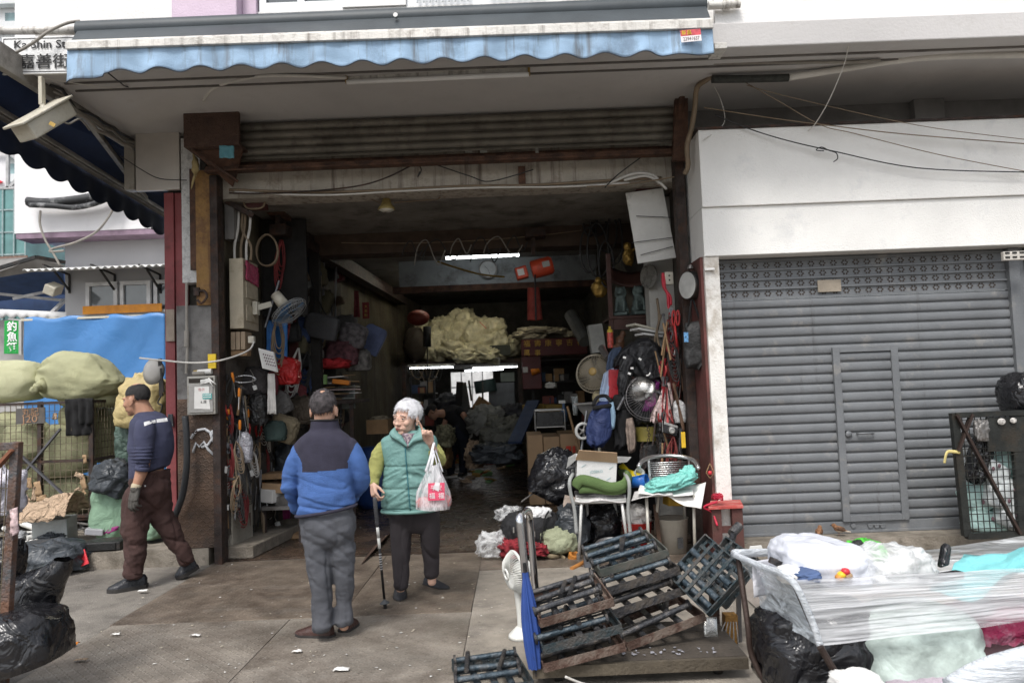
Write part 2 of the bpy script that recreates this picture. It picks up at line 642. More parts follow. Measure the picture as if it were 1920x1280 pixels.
for i in range(6):
 b=bm()
 x0,x1=xs[i],xs[i+1]
 if i==1:
  bm().bb((x0,6.03,4.803),(x1,6.2,10)).build('wall_pier',m_white,bd)
  continue
 for(p,q)in(((x0,6.06,4.8),(x1,6.12,4.88)),((x0,6.06,4.88),(x0+.06,6.12,7)),((x1-.06,6.06,4.88),(x1,6.12,7)),(((x0+x1)/2-.03,6.06,4.88),((x0+x1)/2+.03,6.12,7))):
  b.bb(p,q)
 w=b.build('window',m_alu,bd)
 bm().bb((x0+.06,6.09,4.88),(x1-.06,6.10,7)).build('pane',m_glass,w)
 if i>1:
  b=bm()
  for k in range(9):
   xx=x0+.1+(x1-x0-.2)*k/8
   b.tube([(xx,6.0,4.8),(xx,6.0,6)],.008,6)
  b.build('window_bars',m_alu,w)
  # side + interior shell
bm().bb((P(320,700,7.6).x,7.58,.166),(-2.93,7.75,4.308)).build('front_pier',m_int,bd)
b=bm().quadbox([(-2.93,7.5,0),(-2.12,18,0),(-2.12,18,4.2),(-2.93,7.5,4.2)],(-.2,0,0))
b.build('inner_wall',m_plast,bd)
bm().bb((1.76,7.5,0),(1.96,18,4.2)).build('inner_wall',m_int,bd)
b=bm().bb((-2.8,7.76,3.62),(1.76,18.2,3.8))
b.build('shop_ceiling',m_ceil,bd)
bm().bb((-2.6,9.4,3.36),(1.76,9.75,3.62)).build('ceiling_beam',M('brown_painted_beam',(.075,.05,.035),.7,var=.3),bd)
bm().bb((-2.6,10.4,3.50),(1.76,10.6,3.62)).build('ceiling_beam',M('pale_beam',(.28,.26,.23),.8,dirt=.3),bd)
bm().bb((-2.5,9.752,3.52),(1.5,9.8,3.62)).build('ceiling_ledge',m_dirtyw,bd)
x0,x1=P(748,510,11.6).x,P(1118,510,11.6).x
bm().bb((x0,11.6,3.22),(x1,11.66,3.62)).build('bulkhead_board',M('blue_grey_board',(.30,.33,.34),.7,var=.15,dirt=.3),bd)
bm().bb((x0-.1,11.55,3.12),(x1+.2,11.68,3.215)).build('ceiling_beam',m_rust,bd)
# back wall with a lit opening onto the yard
wx0,wx1=P(845,725,17.8).x,P(925,725,17.8).x
wz0,wz1=1.15,2.0
b=bm()
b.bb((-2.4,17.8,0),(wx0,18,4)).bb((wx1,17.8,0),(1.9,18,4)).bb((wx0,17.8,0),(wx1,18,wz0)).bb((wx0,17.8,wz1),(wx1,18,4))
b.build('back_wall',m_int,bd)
b=bm()
for k in range(1,4):
 x=wx0+(wx1-wx0)*k/4
 b.bb((x-.012,17.86,wz0),(x+.012,17.89,wz1))
b.bb((wx0,17.86,1.62),(wx1,17.89,1.65))
b.build('back_window',m_alu,bd)
o=bm().bb((-9,21,-.0),(6,21.3,7)).build('yard_wall',M('yard_tiles',(.85,.86,.86),.5,bump=.2))
tag(o,'pale tiled wall of the yard seen through the back opening','wall')
# lintel over the opening
lt=bm().bb((-2.93,7.42,3.60),(1.75,7.74,4.305)).build('lintel',m_dirtyw,bd)
# --- rolled shutter in the opening
rs=T('roller_shutter','rusty corrugated shutter rolled up above the open shop','shutter',(-.6,7.3,3.8))
m_corr=M('dull_corrugated_steel',(.17,.155,.13),.55,.4,var=.25,vs=4,bump=.2,bs=60,dirt=.35,dcol=(.06,.05,.04),ds=5,scratch=.3)
b=bm()
zt,zb=4.29,3.92
N=90
x0,x1=P(440,240,7.3).x,P(1280,240,7.2).x
b.grid(2,N,lambda u,v:(x0+u*(x1-x0),7.22-.035*abs(math.sin(v*math.pi*4.5))**.6,zt+(zb-zt)*v))
b.build('corrugated_sheet',m_corr,rs)
b=bm().bb((-2.93,7.16,3.80),(1.74,7.24,3.855)).bb((-2.93,7.13,3.80),(1.74,7.155,3.815)).bb((-2.93,7.3,3.855),(1.74,7.34,3.93))
b.build('bottom_rail',m_rust,rs)
p=P(978,318,7.4)
bm().bb((p.x-.035,7.36,3.60),(p.x+.035,7.41,3.80)).build('strut',m_rust,rs)
for px,w in((755,.06),(872,.07),(900,.07),(1004,.03)):
 q=P(px,283,7.29)
 bm().bb((q.x,7.285,q.z-.02),(q.x+w,7.29,q.z+.025)).build('paper_tag',M('paper_white',(.7,.7,.66),.8),rs)
 # rusty box at its left end
bx=T('shutter_box','rusty checker plate box on the end of the rolled shutter','box',P(396,274,7.0))
a=P(343,184,6.95)
c=P(448,272,6.95)
m_rustchk=M('rusty_checker_plate',(.10,.06,.045),.7,.3,var=.35,vs=6,bump=.5,bs=60,dirt=.4,dcol=(.05,.03,.025),ds=6,checker=2,scratch=.1)
bm().bb((a.x,6.95,c.z),(c.x,7.0,a.z)).bb((a.x,7.0,c.z),(a.x+.03,7.4,a.z)).bb((a.x+.03,7.002,c.z),(c.x,7.4,c.z+.03)).build('plate',m_rustchk,bx,bev=.004)
b=bm()
b.quadbox([(a.x+.03,7.05,c.z-.002),(c.x,7.05,c.z-.002),(c.x-.1,7.15,c.z-.22),(c.x-.2,7.3,c.z-.3),(a.x+.1,7.3,c.z-.05)],(0,.02,0))
b.bar((a.x+.05,7.02,c.z-.01),(a.x+.42,7.2,c.z-.28),.04,.02)
b.build('bracket',m_rust,bx)
q=P(425,282,6.94)
o=drape(bm(),q+V((-.07,0,.05)),q+V((.07,0,.04)),.12,10,8,2,.012,3).build('teal_rag',M('teal_plastic',(.12,.33,.40),.5),None,True,solid=.003)
tag(o,'small teal plastic rag hanging under the rusty box','rag')
p0=P(350,160,6.96)
bm().bar(p0,P(352,185,6.96),.06).build('hanger',m_dkrust,bx)
# posts and columns on the left of the opening
o=bm().bb((-2.93,7.26,.0),(-2.855,7.42,3.80)).build('shutter_post',m_dkrust,None,bev=.004)
tag(o,'dark iron shutter guide post at the left of the opening','post')
# right guide post
o=bm().bb((1.66,7.2,.02),(1.75,7.36,3.80)).build('shutter_post',m_dkrust,None,bev=.004)
tag(o,'dark iron shutter guide post beside the hanging tools on the right','post')
yl=P(1284,835,7.19)
bm().bb((yl.x-.03,7.192,yl.z-.02),(yl.x+.01,7.198,yl.z+.13)).build('yellow_tape',M('yellow_tape',(.7,.45,.03)),o)
cl=T('plated_column','concrete column clad in rusty diamond plate with peeled yellow board above','column',(-3.05,7.4,.165))
a,c=P(352,1030,7.35),P(408,570,7.35)
m_diam=M('diamond_plate_rust',(.13,.085,.06),.6,.4,var=.4,vs=4,bump=.3,bs=40,dirt=.5,dcol=(.06,.05,.045),ds=3,checker=2)
bm().bb((-3.29,7.3,.166),(-2.935,7.5,1.60)).build('diamond_plate',m_diam,cl,bev=.005)
bm().bb((-3.29,7.31,1.602),(-2.935,7.5,2.52)).build('steel_sheet',M('grey_stained_sheet',(.17,.165,.16),.6,.3,var=.3,vs=4,dirt=.4,dcol=(.07,.06,.055),ds=5),cl)
x0,x1=P(369,450,7.3).x,P(407,450,7.3).x
z0,z1=P(388,572,7.3).z,P(388,320,7.3).z
bm().bb((x0,7.28,z0),(x1,7.31,z1)).build('yellow_board',M('peeling_yellow_board',(.33,.19,.065),.8,var=.35,vs=5,bump=.6,bs=40,dirt=.55,dcol=(.09,.045,.03),ds=5,streak=.6,scol=(.1,.05,.03)),cl)
bm().bb((x0-.06,7.285,z0+.35),(x0,7.31,z1+.02)).build('board_strip',m_rust,cl)
x0,x1=P(342,450,7.35).x,P(368,450,7.35).x
z0,z1=P(355,530,7.35).z,P(355,315,7.35).z
bm().bb((x0,7.34,z0),(x1+.05,7.5,z1+.3)).build('white_tiles',M('old_mosaic_white',(.62,.62,.61),.6,var=.12,vs=60,bump=.5,bs=90,dirt=.35,dcol=(.25,.25,.25),ds=14),cl)
# graffiti scrawl
b=bm()
for st in([(358,822),(364,812),(372,806),(384,804),(394,810),(398,822),(390,834),(378,838)],[(362,848),(368,830),(374,838),(382,828),(390,842),(400,852)],[(398,806),(402,816),(398,828)]):
 b.tube([P(x,y,7.294)for x,y in st],.014,6,flat=1)
g=b.build('graffiti',M('white_spray',(.55,.56,.58),.8,var=.3,vs=30),cl,True)
rc=T('red_column','red painted steel column beside the diamond plate','column',(-3.5,7.5,.165))
x0,x1,x2=P(316,700,7.48).x,P(331,700,7.48).x,P(345,700,7.48).x
z1=P(330,362,7.48).z
m_redc=M('faded_red_paint',(.23,.055,.058),.6,var=.2,vs=3,bump=.25,bs=30,dirt=.3,dcol=(.09,.035,.03),ds=4)
bm().bb((x0-.02,7.46,.166),(x1-.004,7.55,z1)).bb((x1,7.48,.166),(x2+.03,7.56,z1)).build('column_shaft',m_redc,rc,bev=.003)
q0,q1=P(313,640,7.45),P(328,580,7.45)
bm().bb((q0.x,7.43,q0.z),(q1.x,7.457,q1.z)).build('worn_patch',M('worn_patch',(.33,.27,.22),.8,var=.3),rc)
# stainless panel left, at the end of the side awning
x0,x1=P(264,290,7.55).x,P(345,290,7.55).x
z0,z1=P(300,362,7.55).z,P(300,214,7.55).z
o=bm().bb((x0,7.44,z0),(x1,7.49,z1)).build("stainless_sheet",M('brushed_stainless',(.62,.58,.53),.35,.35,var=.12,vs=3,bump=.05,bs=20),None,bev=.006)  # pale warm base colour stands in for a bright reflection on the metal
tag(o,'square stainless metal panel below the canopy left of the rusty box','panel')
# --- right shopfront
wf=T('white_shopfront','white fascia and pillar framing the closed grey shutter','shopfront',(3.5,6.8,.15))
zt,zm,zb=P(1310,246,6.75).z,P(1318,392,6.75).z,P(1318,481,6.75).z
fx=1.78
b=bm().bb((fx,6.72,zm+.012),(9,7.4,zt)).bb((fx,6.745,zb),(9,7.4,zm+.010))
b.build('fascia',m_fascia,wf,bev=.006)
bm().bb((fx-.02,6.70,zt),(9,7.0,zt+.02)).build('capping',m_dkrust,wf)
bm().bb((fx,6.76,.151),(fx+.135,7.2,zb-.002)).build('pillar',M('pillar_white_paint',(.74,.72,.68),.7,var=.08,dirt=.3,dcol=(.28,.22,.15),ds=4,bump=.3),wf,bev=.004)
bm().bb((1.752,6.80,.02),(fx-.002,7.25,2.72)).build('red_strip',M('red_brown_paint',(.13,.045,.04),.7,var=.3,dirt=.4),wf)
bm().bb((1.7,7.4,3.8),(9,7.5,4.308)).bb((4.1,7.3,3.9),(4.4,7.398,4.308)).build('recess_wall',M('recess_wall_grey',(.2,.195,.19),.85,var=.2),wf)
b=bm()
for px,yy in((1352,925),(1356,690),(1349,700)):
 pass
 # closed shutter
sh=T('roller_shutter','closed grey roller shutter with a wicket door under the white fascia','shutter',(3.2,6.95,.15))
x0,x1=fx+.14,P(1893,600,6.95).x
zv=P(1600,555,6.95).z
zt2=zb-.003
n=int(round((zv-.25)/.0915))
b=bm()
def slat(mb,xa,xb,y,z0,z1,n):
 pts=[]
 for i in range(n):
  za=z1+(z0-z1)*i/n
  h=(z1-z0)/n
  for k in range(7):
   t=k/6
   pts.append((y-.016*math.sin(math.pi*t)**.4,za-h*.88*t))
  pts.append((y+.008,za-h*.91))
  pts.append((y+.008,za-h*.97))
 mb.grid(2,len(pts),lambda u,v:(xa+u*(xb-xa),pts[int(round(v*(len(pts)-1)))][0],pts[int(round(v*(len(pts)-1)))][1]))
slat(b,x0,x1,6.95,.25,zv,n)
b.build('slats',m_shut,sh)
bm().bb((x0,6.93,.155),(x1,6.97,.252)).bb((x0,6.915,.152),(x1,6.929,.175)).build('bottom_bar',m_shut,sh,bev=.003)
b=bm()
b.bb((x0,6.955,zv+.003),(x1,6.965,zt2))
for k in range(5):
 z=zv+.003+(zt2-zv)*k/4.4
 b.bb((x0,6.935,z),(x1,6.952,z+.014))
for k in range(4):
 zc=zv+(zt2-zv)*(k+.62)/4.4
 for i in range(int((x1-x0)/.105)):
  xc_=x0+.07+i*.105
  for a in range(6):
   an=a*math.pi/3
   b.lathe([(0,0),(.009,0),(.009,.002),(0,.002)],(xc_+.024*math.cos(an),6.953,zc+.02*math.sin(an)),(0,-1,0),6,mi=1)
vp=b.build('vent_panel',[m_shut,M('vent_hole_dark',(.055,.042,.034),.9,var=.2,bump=0)],sh)
q0,q1=P(1533,548,6.94),P(1575,524,6.94)
bm().bb((q0.x,6.925,q0.z),(q1.x,6.934,q1.z)).build('paper_tag',M('brown_tag',(.28,.24,.19),.8),vp)
bm().bb((x1+.002,6.90,.152),(x1+.10,6.99,zt2)).bb((x1+.104,6.93,.152),(x1+.16,6.99,zt2)).build('guide_rail',m_shut,sh,bev=.004)
bm().bb((x1+.17,6.9,.152),(9,7.2,zt2)).build('next_pier',m_shut,wf)
# wicket door
d0,d1=P(1563,978,6.93),P(1697,646,6.93)
dx0=(P(1563,812,6.93).x+.03)
dx1=(P(1690,812,6.93).x+.01)
dz0,dz1=d0.z,d1.z
wd=bm()
wd.bb((dx0,6.905,dz0),(dx0+.065,6.945,dz1)).bb((dx1-.065,6.905,dz0),(dx1,6.945,dz1))
wd.bb((dx0+.065,6.906,dz1-.05),(dx1-.065,6.944,dz1)).bb((dx0+.065,6.906,dz0),(dx1-.065,6.944,dz0+.055))
wd=wd.build('wicket_frame',m_shut,sh,bev=.003)
b=bm()
slat(b,dx0+.065,dx1-.065,6.935,dz0+.055,dz1-.05,16)
b.build('door_slats',m_shut,wd)
hz=P(1610,812,6.91)
b=bm().tube([(dx0+.18,6.915,hz.z),(dx0+.18,6.885,hz.z),(dx0+.32,6.885,hz.z),(dx0+.32,6.915,hz.z)],.009,8)
b.lathe([(.03,0),(.03,.014),(0,.014)],(dx0+.1,6.918,hz.z-.005),(0,-1,0),14)
b.build('handle',m_shut,wd,True)
b=bm()
for px in(1600,1632,1644,1655):
 q=P(px,985,6.92)
 b.lathe([(.022,0),(.022,.012),(0,.012)],(q.x,6.929,q.z),(0,-1,0),12)
b.bb((P(1627,985,6.92).x,6.915,.215),(P(1660,985,6.92).x,6.929,.228))
b.build('lock_plate',m_shut,sh)
# little control box top right
q0,q1=P(1876,490,6.75),P(1915,472,6.75)
o=bm().bb((q0.x,6.7,q0.z),(q1.x,6.742,q1.z)).build('control_box',M('cream_plastic',(.55,.52,.47),.5),None,bev=.006)
tag(o,'small cream control box under the fascia at the guide rail','control box')
b=bm()
for i in range(6):
 q=q0.lerp(q1,(i%3+.5)/3)
 b.bb((q.x-.02,6.694,q0.z+.02+.04*(i//3)),(q.x+.02,6.699,q0.z+.035+.04*(i//3)))
b.build('keys',m_black,o)
q=P(1310,505,6.75)
# ================================================================== AWNINGS, SIGNS, CABLES ON THE FRONT
m_frame=M('awning_frame_white',(.62,.60,.56),.5,.1,var=.1,dirt=.3,dcol=(.25,.22,.19),ds=8,streak=.55,scol=(.16,.14,.12))
m_val=M('faded_blue_canvas',(.31,.45,.61),.75,var=.2,vs=2.5,bump=.25,bs=200,dirt=.25,dcol=(.16,.22,.30),ds=3,streak=.55,scol=(.16,.18,.2))
m_hood=M('dark_awning_hood',(.045,.055,.062),.5,var=.15,bump=.05)
aw=T('awning','blue scalloped valance awning with a stained white front bar above the shop','awning',P(730,80,5.7))
YA=5.62
a0,a1=P(122,78,YA),P(1338,36,YA)
b0,b1=P(122,92,YA),P(1338,52,YA)
b=bm()
b.quadbox([a0,a1,b1,b0],(0,.08,0))
b.quadbox([a0+V((0,.01,.004)),a1+V((0,.01,.004)),a1+V((0,.07,.045)),a0+V((0,.07,.045))],(0,.02,0))
b.build('front_bar',m_frame,aw,bev=.004)
c0,c1=P(150,72,5.92),P(1322,24,5.92)
b=bm()
b.tube([c0+V((0,.0,.05)),c1+V((0,0,.05))],.085,20)
q0,q1=P(150,48,5.9),P(1322,2,5.9)
b.quadbox([c0+V((0,-.06,.0)),c1+V((0,-.06,.0)),q1,q0],(0,.05,0))
b.build('hood',m_hood,aw,30)
# canvas between bar and hood
b=bm().quadbox([a0+V((0,.08,.04)),a1+V((0,.08,.04)),c1+V((0,.02,.12)),c0+V((0,.02,.12))],(0,0,.006))
b.build('canvas',m_hood,aw)
# valance: scalloped lower edge, straight at the ends
v0,v1=b0,b1
NS=15
def vfn(u,v):
 top=v0.lerp(v1,u)+V((0,.03,.01))
 h=.205
 ph=(u*1216-85)/118*math.pi*2/2
 s=0
 px=122+u*1216
 if 185<px<1252:
  k=(px-185)/76.2
  s=.034*(1-math.cos(k*2*math.pi))/2*min(1,(px-185)/30,(1252-px)/30)
 if px<190:
  h+=.02+.05*(190-px)/70
 drop=(h-s)*v
 w=.018*v*math.sin(px/76.2*2*math.pi)+.012*v*noise.noise(V((u*40,v*2,0)))
 if px<260:
  w+=-.05*v*(260-px)/140*math.sin((px-120)*.045)
 return top+V((0,w,-drop))
b=bm().grid(420,10,vfn)
vo=b.build('valance',m_val,aw,True,solid=.003)
b=bm().tube([vfn(i/400,1.0)+V((0,-.003,0))for i in range(401)],.0045,5)
b.build('trim',M('valance_piping',(.05,.06,.075),.7),vo)
# sticker with the number
q0,q1=P(1277,79,YA-.02),P(1314,55,YA-.02)
mtx=Matrix.Translation((q0+q1)/2)@Euler((R(90),R(-3),0)).to_matrix().to_4x4()
sw,sh_=(q1.x-q0.x),(q1.z-q0.z)
st=bm()
st.quadbox([mtx@V((-sw/2,-sh_/2,0)),mtx@V((sw/2,-sh_/2,0)),mtx@V((sw/2,0,0)),mtx@V((-sw/2,0,0))],(0,.003,0),0)
st.quadbox([mtx@V((-sw/2,0,0)),mtx@V((sw/2,0,0)),mtx@V((sw/2,sh_/2,0)),mtx@V((-sw/2,sh_/2,0))],(0,.003,0),1)
st=st.build('sticker',[M('sticker_white',(.8,.76,.76),.5,var=.05),M('sticker_red',(.55,.08,.1),.5,var=.3,vs=20)],vo)
text('23941637',sh_*.42,None,None,M('sticker_ink',(.25,.2,.2),.6),st,mtx=mtx@Matrix.Translation((0,-sh_*.26,.002)),sx=.8)
text('新昌',sh_*.42,None,None,M('sticker_yellow',(.75,.55,.05),.6),st,mtx=mtx@Matrix.Translation((-sw*.2,sh_*.24,.002)))
q=P(743,33,5.8)
bm().lathe([(.012,0),(.012,.03),(.018,.03),(.018,.045),(0,.045)],q,(0,-1,0),10).build('bolt',m_steel,aw)
# bracket at the right end
q=P(1345,96,5.9)
bm().box(q,(.1,.2,.05)).build('end_bracket',m_frame,aw,bev=.004)
# conduit stub on the upper wall
q=P(1360,10,5.95)
o=bm().tube([q+V((-.14,0,0)),q+V((.12,0,.004))],.032,12).tube([q+V((-.02,0,0)),q+V((.03,0,0))],.042,12).build('pipe_stub',m_frame,None,40)
tag(o,'short white pipe stub on the upper wall right of the awning','pipe')
# conduits under the canopy at right
o=bm().tube([P(1345,92,6.1),P(1500,88,6.1),P(1700,81,6.1),P(1925,72,6.1)],.02,8).build('conduit',m_cable,None,True)
tag(o,'thin grey conduit along the front edge of the right canopy','conduit')
o=bm().tube(smooth_path([P(1335,149,6.5),P(1410,148,6.5),P(1478,146,6.5)]),.035,10).tube(smooth_path([P(1478,146,6.5),P(1560,133,6.45),P(1680,114,6.35),P(1770,106,6.3),P(1925,103,6.3)]),.03,10,mi=1).build('conduit',[M('black_tape',(.03,.032,.028),.6,var=.5,vs=30),m_cablew],None,True)
tag(o,'thick pale pipe under the right canopy with its end wrapped in black tape','pipe')
o=bm().tube([P(1338,119,6.3),P(1600,117,6.3),P(1650,113,6.3)],.014,8).build('conduit',m_cable,None,True)
tag(o,'thin straight conduit on the soffit between two others at right','conduit')
# rusty hanger and thick cable at the right end of the opening
o=bm().tube(smooth_path([P(1292,115,6.9),P(1290,140,6.92),P(1282,165,6.98),P(1276,200,7.05),P(1272,250,7.1)]),[.03]*24+[.05],8).quadbox([P(1266,185,7.05),P(1290,180,7.05),P(1290,300,7.05),P(1262,300,7.05)],(0,.06,0)).build('iron_hanger',m_rust,None,40)
tag(o,'rusty iron hanger bolted under the canopy at the right end of the shutter','bracket')
o=bm().tube(smooth_path([P(1340,140,6.55),P(1325,150,6.6),P(1307,165,6.7),P(1303,200,6.75),P(1297,240,6.8),P(1288,275,6.85),P(1290,310,6.9),P(1284,326,6.95)]),.024,8).build('cable',m_cablebr,None,True)
tag(o,'thick brown cable curving down beside the white fascia','cable')
b=bm()
for i in range(9):
 c=P(1288+rnd.uniform(-14,16),143+rnd.uniform(-18,22),6.88)
 r=rnd.uniform(.02,.05)
 b.tube([c+V((r*math.cos(a),.3*r*math.sin(a+i),r*math.sin(a)))for a in[k*.7 for k in range(9)]],.004,5)
o=b.build('wire_tangle',m_cableb,None,True)
tag(o,'tangle of thin wire knotted round the rusty hanger','wire')
# wires across the recess and fascia at right
wires=[([(1385,148,6.6),(1460,190,6.6),(1540,235,6.62),(1600,250,6.62),(1760,290,6.64),(1925,322,6.66)],.004,m_cablebr,'thin brown wire falling from the taped pipe across the white fascia'),([(1320,202,6.7),(1450,222,6.68),(1560,236,6.65),(1700,252,6.64),(1925,270,6.64)],.005,m_cablebr,'tan wire running from the thick cable to the right above the fascia'),([(1400,160,6.6),(1480,182,6.6),(1720,235,6.6),(1925,262,6.6)],.0035,m_cablebr,'thin wire sagging from the canopy to the far right of the fascia'),([(1592,78,6.0),(1583,120,6.2),(1556,185,6.4),(1530,230,6.6),(1515,246,6.69)],.0045,m_cablew,'pale string hanging from the upper wall down to the fascia'),([(1340,215,6.7),(1400,240,6.68),(1470,262,6.66),(1560,283,6.66),(1720,315,6.66),(1925,323,6.66)],.0055,m_cableb,'black wire drooping over the white fascia'),([(1338,160,6.8),(1352,190,6.8),(1359,225,6.8),(1345,245,6.75),(1320,262,6.69)],.0045,m_cablew,'loose white wire end dangling beside the thick brown cable')]
for pts,r,mt,lb in wires:
 o=bm().tube(smooth_path([P(*q)for q in pts]),r,5).build('wire',mt,None,True)
 tag(o,lb,'wire')
q=P(1545,283,6.65)
o=bm().tube(smooth_path([q,q+V((-.07,0,.01)),q+V((-.02,0,.035)),q+V((.04,-.01,.0)),q+V((.1,-.02,-.03)),q+V((.11,-.02,-.08)),q+V((.07,-.02,-.11))]),.005,5).build('wire',m_cableb,None,True)
tag(o,'curled black wire end tied to the wire on the fascia','wire')
# fluorescent batten (unlit) under the canopy
q0,q1=P(650,152,6.26),P(992,137,6.2)
fl=T('tube_light','long unlit fluorescent tube on a batten under the canopy','lamp',(q0+q1)/2)
bm().bar(q0+V((0,.03,.045)),q1+V((0,.03,.045)),.06,.06).build('batten',m_frame,fl,bev=.004)
bm().tube([q0-V((0,0,.01)),q1-V((0,0,.01))],.022,12).build('tube',M('tube_glass_off',(.85,.85,.84),.3,var=.03,bump=0),fl,True)
b=bm()
for q in(q0,q1):
 b.box(q+V((0,0,.015)),(.02,.04,.07))
b.build('end_caps',M('aged_brass_cap',(.3,.2,.06),.5),fl)
o=bm().tube(smooth_path([P(650,146,6.2),P(510,142,6.15),P(440,152,6.25),P(400,166,6.4),P(382,188,6.65)]),.014,8).build('conduit',m_cablew,None,True)
tag(o,'white conduit bending down from the batten to the rusty box','conduit')
# thin cords under the canopy at left
for pts,r,mt,lb in(([(82,146,6.0),(150,158,6.1),(200,163,6.2),(236,163,6.3)],.004,m_cablew,'thin white cord under the canopy left of the valance'),([(200,135,5.75),(225,155,6.0),(240,163,6.3),(290,167,6.6),(352,160,6.95)],.006,m_cableb,'dark twisted cord from the valance to the rusty box hanger'),([(225,292,7.3),(265,318,7.35),(300,335,7.35),(350,338,7.3)],.005,m_cableb,'black cord drooping across the stainless panel')):
 o=bm().tube(smooth_path([P(*q)for q in pts]),r,5).build('wire',mt,None,True)
 tag(o,lb,'wire')
 # foam scrap hanging by the yellow board
q=P(366,300,7.2)
o=bm().ell(q+V((0,0,-.06)),(.035,.03,.09),14,None,lambda d:1+.5*fbm(d*2.5,2)).ell(q+V((-.01,0,.06)),(.015,.02,.08),10,None,lambda d:1+.4*fbm(d*3,2)).ell(q+V((-.02,0,-.2)),(.012,.01,.09),10,(0,15,0),lambda d:1+.4*fbm(d*3,2)).build('foam_scrap',M('yellowed_foam',(.42,.33,.16),.9,var=.3),None,True)
tag(o,'yellowed foam scrap hanging at the top of the peeling board','scrap')
# --- street sign at the canopy corner
sg=T('street_sign','white street name sign on the canopy corner at upper left','street sign',P(60,140,5.9))
q=[P(3,140,5.88),P(165,137,5.88),P(165,66,5.88),P(3,70,5.88)]
bm().quadbox(q,(0,.02,0)).build('plate',M('sign_white',(.74,.74,.73),.5,var=.06,dirt=.15,dcol=(.4,.38,.36)),sg,bev=.004)
m_ink=M('sign_black_ink',(.02,.02,.02),.6,var=0,bump=0)
b=bm()
qq=[p+V((0,-.002,0))for p in q]
ins=[qq[0]+V((.018,0,.018)),qq[1]+V((-.018,0,.018)),qq[2]+V((-.018,0,-.018)),qq[3]+V((.018,0,-.018))]
for i in range(4):
 b.bar(ins[i],ins[(i+1)%4],.004,.003,x=(0,1,0))
b.build('border',m_ink,sg)
rx=math.degrees(math.atan2(q[1].z-q[0].z,q[1].x-q[0].x))
text('Ka Shin St',.092,P(74,84,5.872),(90,-rx,0),m_ink,sg,align='CENTER',sx=1.12,bold=.001)
text('嘉善街',.128,P(82,117,5.872),(90,-rx,0),m_ink,sg,align='CENTER',sx=1.08,bold=.0012)
# pipe and beam behind the sign
o=bm().tube([P(-60,58,5.95),P(150,58,5.95)],.032,10).build('pipe',m_frame,None,True)
tag(o,'white pipe along the canopy edge above the street sign','pipe')
o=bm().tube(smooth_path([P(-30,108,5.8),P(20,102,5.8),P(60,82,5.8),P(90,60,5.8),P(125,44,5.85),P(150,40,5.9)]),.012,8).build('cable',m_cable,None,True)
tag(o,'grey cable looping across the street sign','cable')
# --- CCTV camera on a drop arm
cc=T('security_camera','cream security camera box hanging from the canopy corner','camera',P(80,150,5.9))
m_cream=M('cream_paint_metal',(.56,.53,.44),.45,var=.1,dirt=.25,dcol=(.35,.28,.18),ds=8)
bm().bar(P(78,145,5.9),P(79,198,5.9),.03,.05).build('drop_arm',m_cream,cc,bev=.003)
k0,k1=P(44,250,5.62),P(122,205,6.02)
d=(k1-k0).normalized()
fm=frame(d,(1,0,.3))
b=bm()
b.box((k0+k1)/2,(.17,.13,(k1-k0).length),fm)
cbody=b.build('housing',m_cream,cc,bev=.012)
b=bm()
b.box((k0+k1)/2+fm.col[1]*.075,(.2,.02,(k1-k0).length+.1),fm)
b.build('sunshield',m_cream,cc,bev=.006)
bm().box(P(98,233,5.72),(.05,.004,.03),(0,30,0)).build('label_tag',M('tag_ochre',(.45,.3,.08),.6),cbody)
bm().tube([P(79,196,5.9),P(84,214,5.87)],.02,10).ell(P(81,204,5.88),.03,10).build('bracket',m_cream,cc,True)
bm().tube(smooth_path([P(118,228,5.9),P(130,232,5.95),P(150,224,6.05),P(168,244,6.4)]),.008,6).build('lead',m_cable,cc,True)
# --- navy folding-arm awning over the side street
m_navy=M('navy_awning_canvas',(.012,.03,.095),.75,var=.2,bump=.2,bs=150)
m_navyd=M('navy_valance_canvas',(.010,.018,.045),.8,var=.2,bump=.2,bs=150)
na=T('awning','dark navy side awning with a scalloped valance and folding arms seen from below','awning',(-4.1,8,4.2))
n0,n1=P(-140,128,5.6),P(318,408,9.6)
n0=V((-4.42,5.7,4.10))
n1=V((-4.60,9.9,4.10))
# match the bar to the photograph line through the two end pixels at constant height
hbar=P(318,406,9.9)
n1=V(hbar)
d0=ray(0,212)
tt=(hbar.z-CAM_H)/d0.z
n0=V((0,0,CAM_H))+d0*tt
dirb=(n1-n0)
n0=n0-dirb*.18
w0,w1=V((-3.92,n0.y,4.40)),V((-3.92,n1.y,4.40))
b=bm().quadbox([n0+V((0,0,.05)),n1+V((0,0,.05)),w1,w0],(0,0,.008))
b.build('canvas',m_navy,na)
b=bm().bar(n0,n1,.07,.08)
b.bar(n0+V((.06,0,-.015)),n1+V((.06,0,-.015)),.02,.03)
b.build('front_bar',M('awning_bar_aluminium',(.42,.40,.37),.45,.5,var=.15,dirt=.3),na,bev=.006)
bm().bb((-3.93,n0.y,4.22),(-3.865,n1.y,4.42)).build('wall_bar',M('awning_bar_aluminium'[:0]+'awning_cassette',(.36,.34,.31),.5,.4,var=.2,dirt=.3),na,bev=.006)
def nval(u,v):
 p=n0.lerp(n1,u)+V((-.045,0,-.03))
 L=(n1-n0).length
 s=.06*(1-math.cos(u*L/.42*2*math.pi))/2
 return p+V((.02*math.sin(u*L/.42*2*math.pi)*v,0,-(.27-s)*v))
bm().grid(300,4,nval).build('valance',m_navyd,na,True,solid=.003)
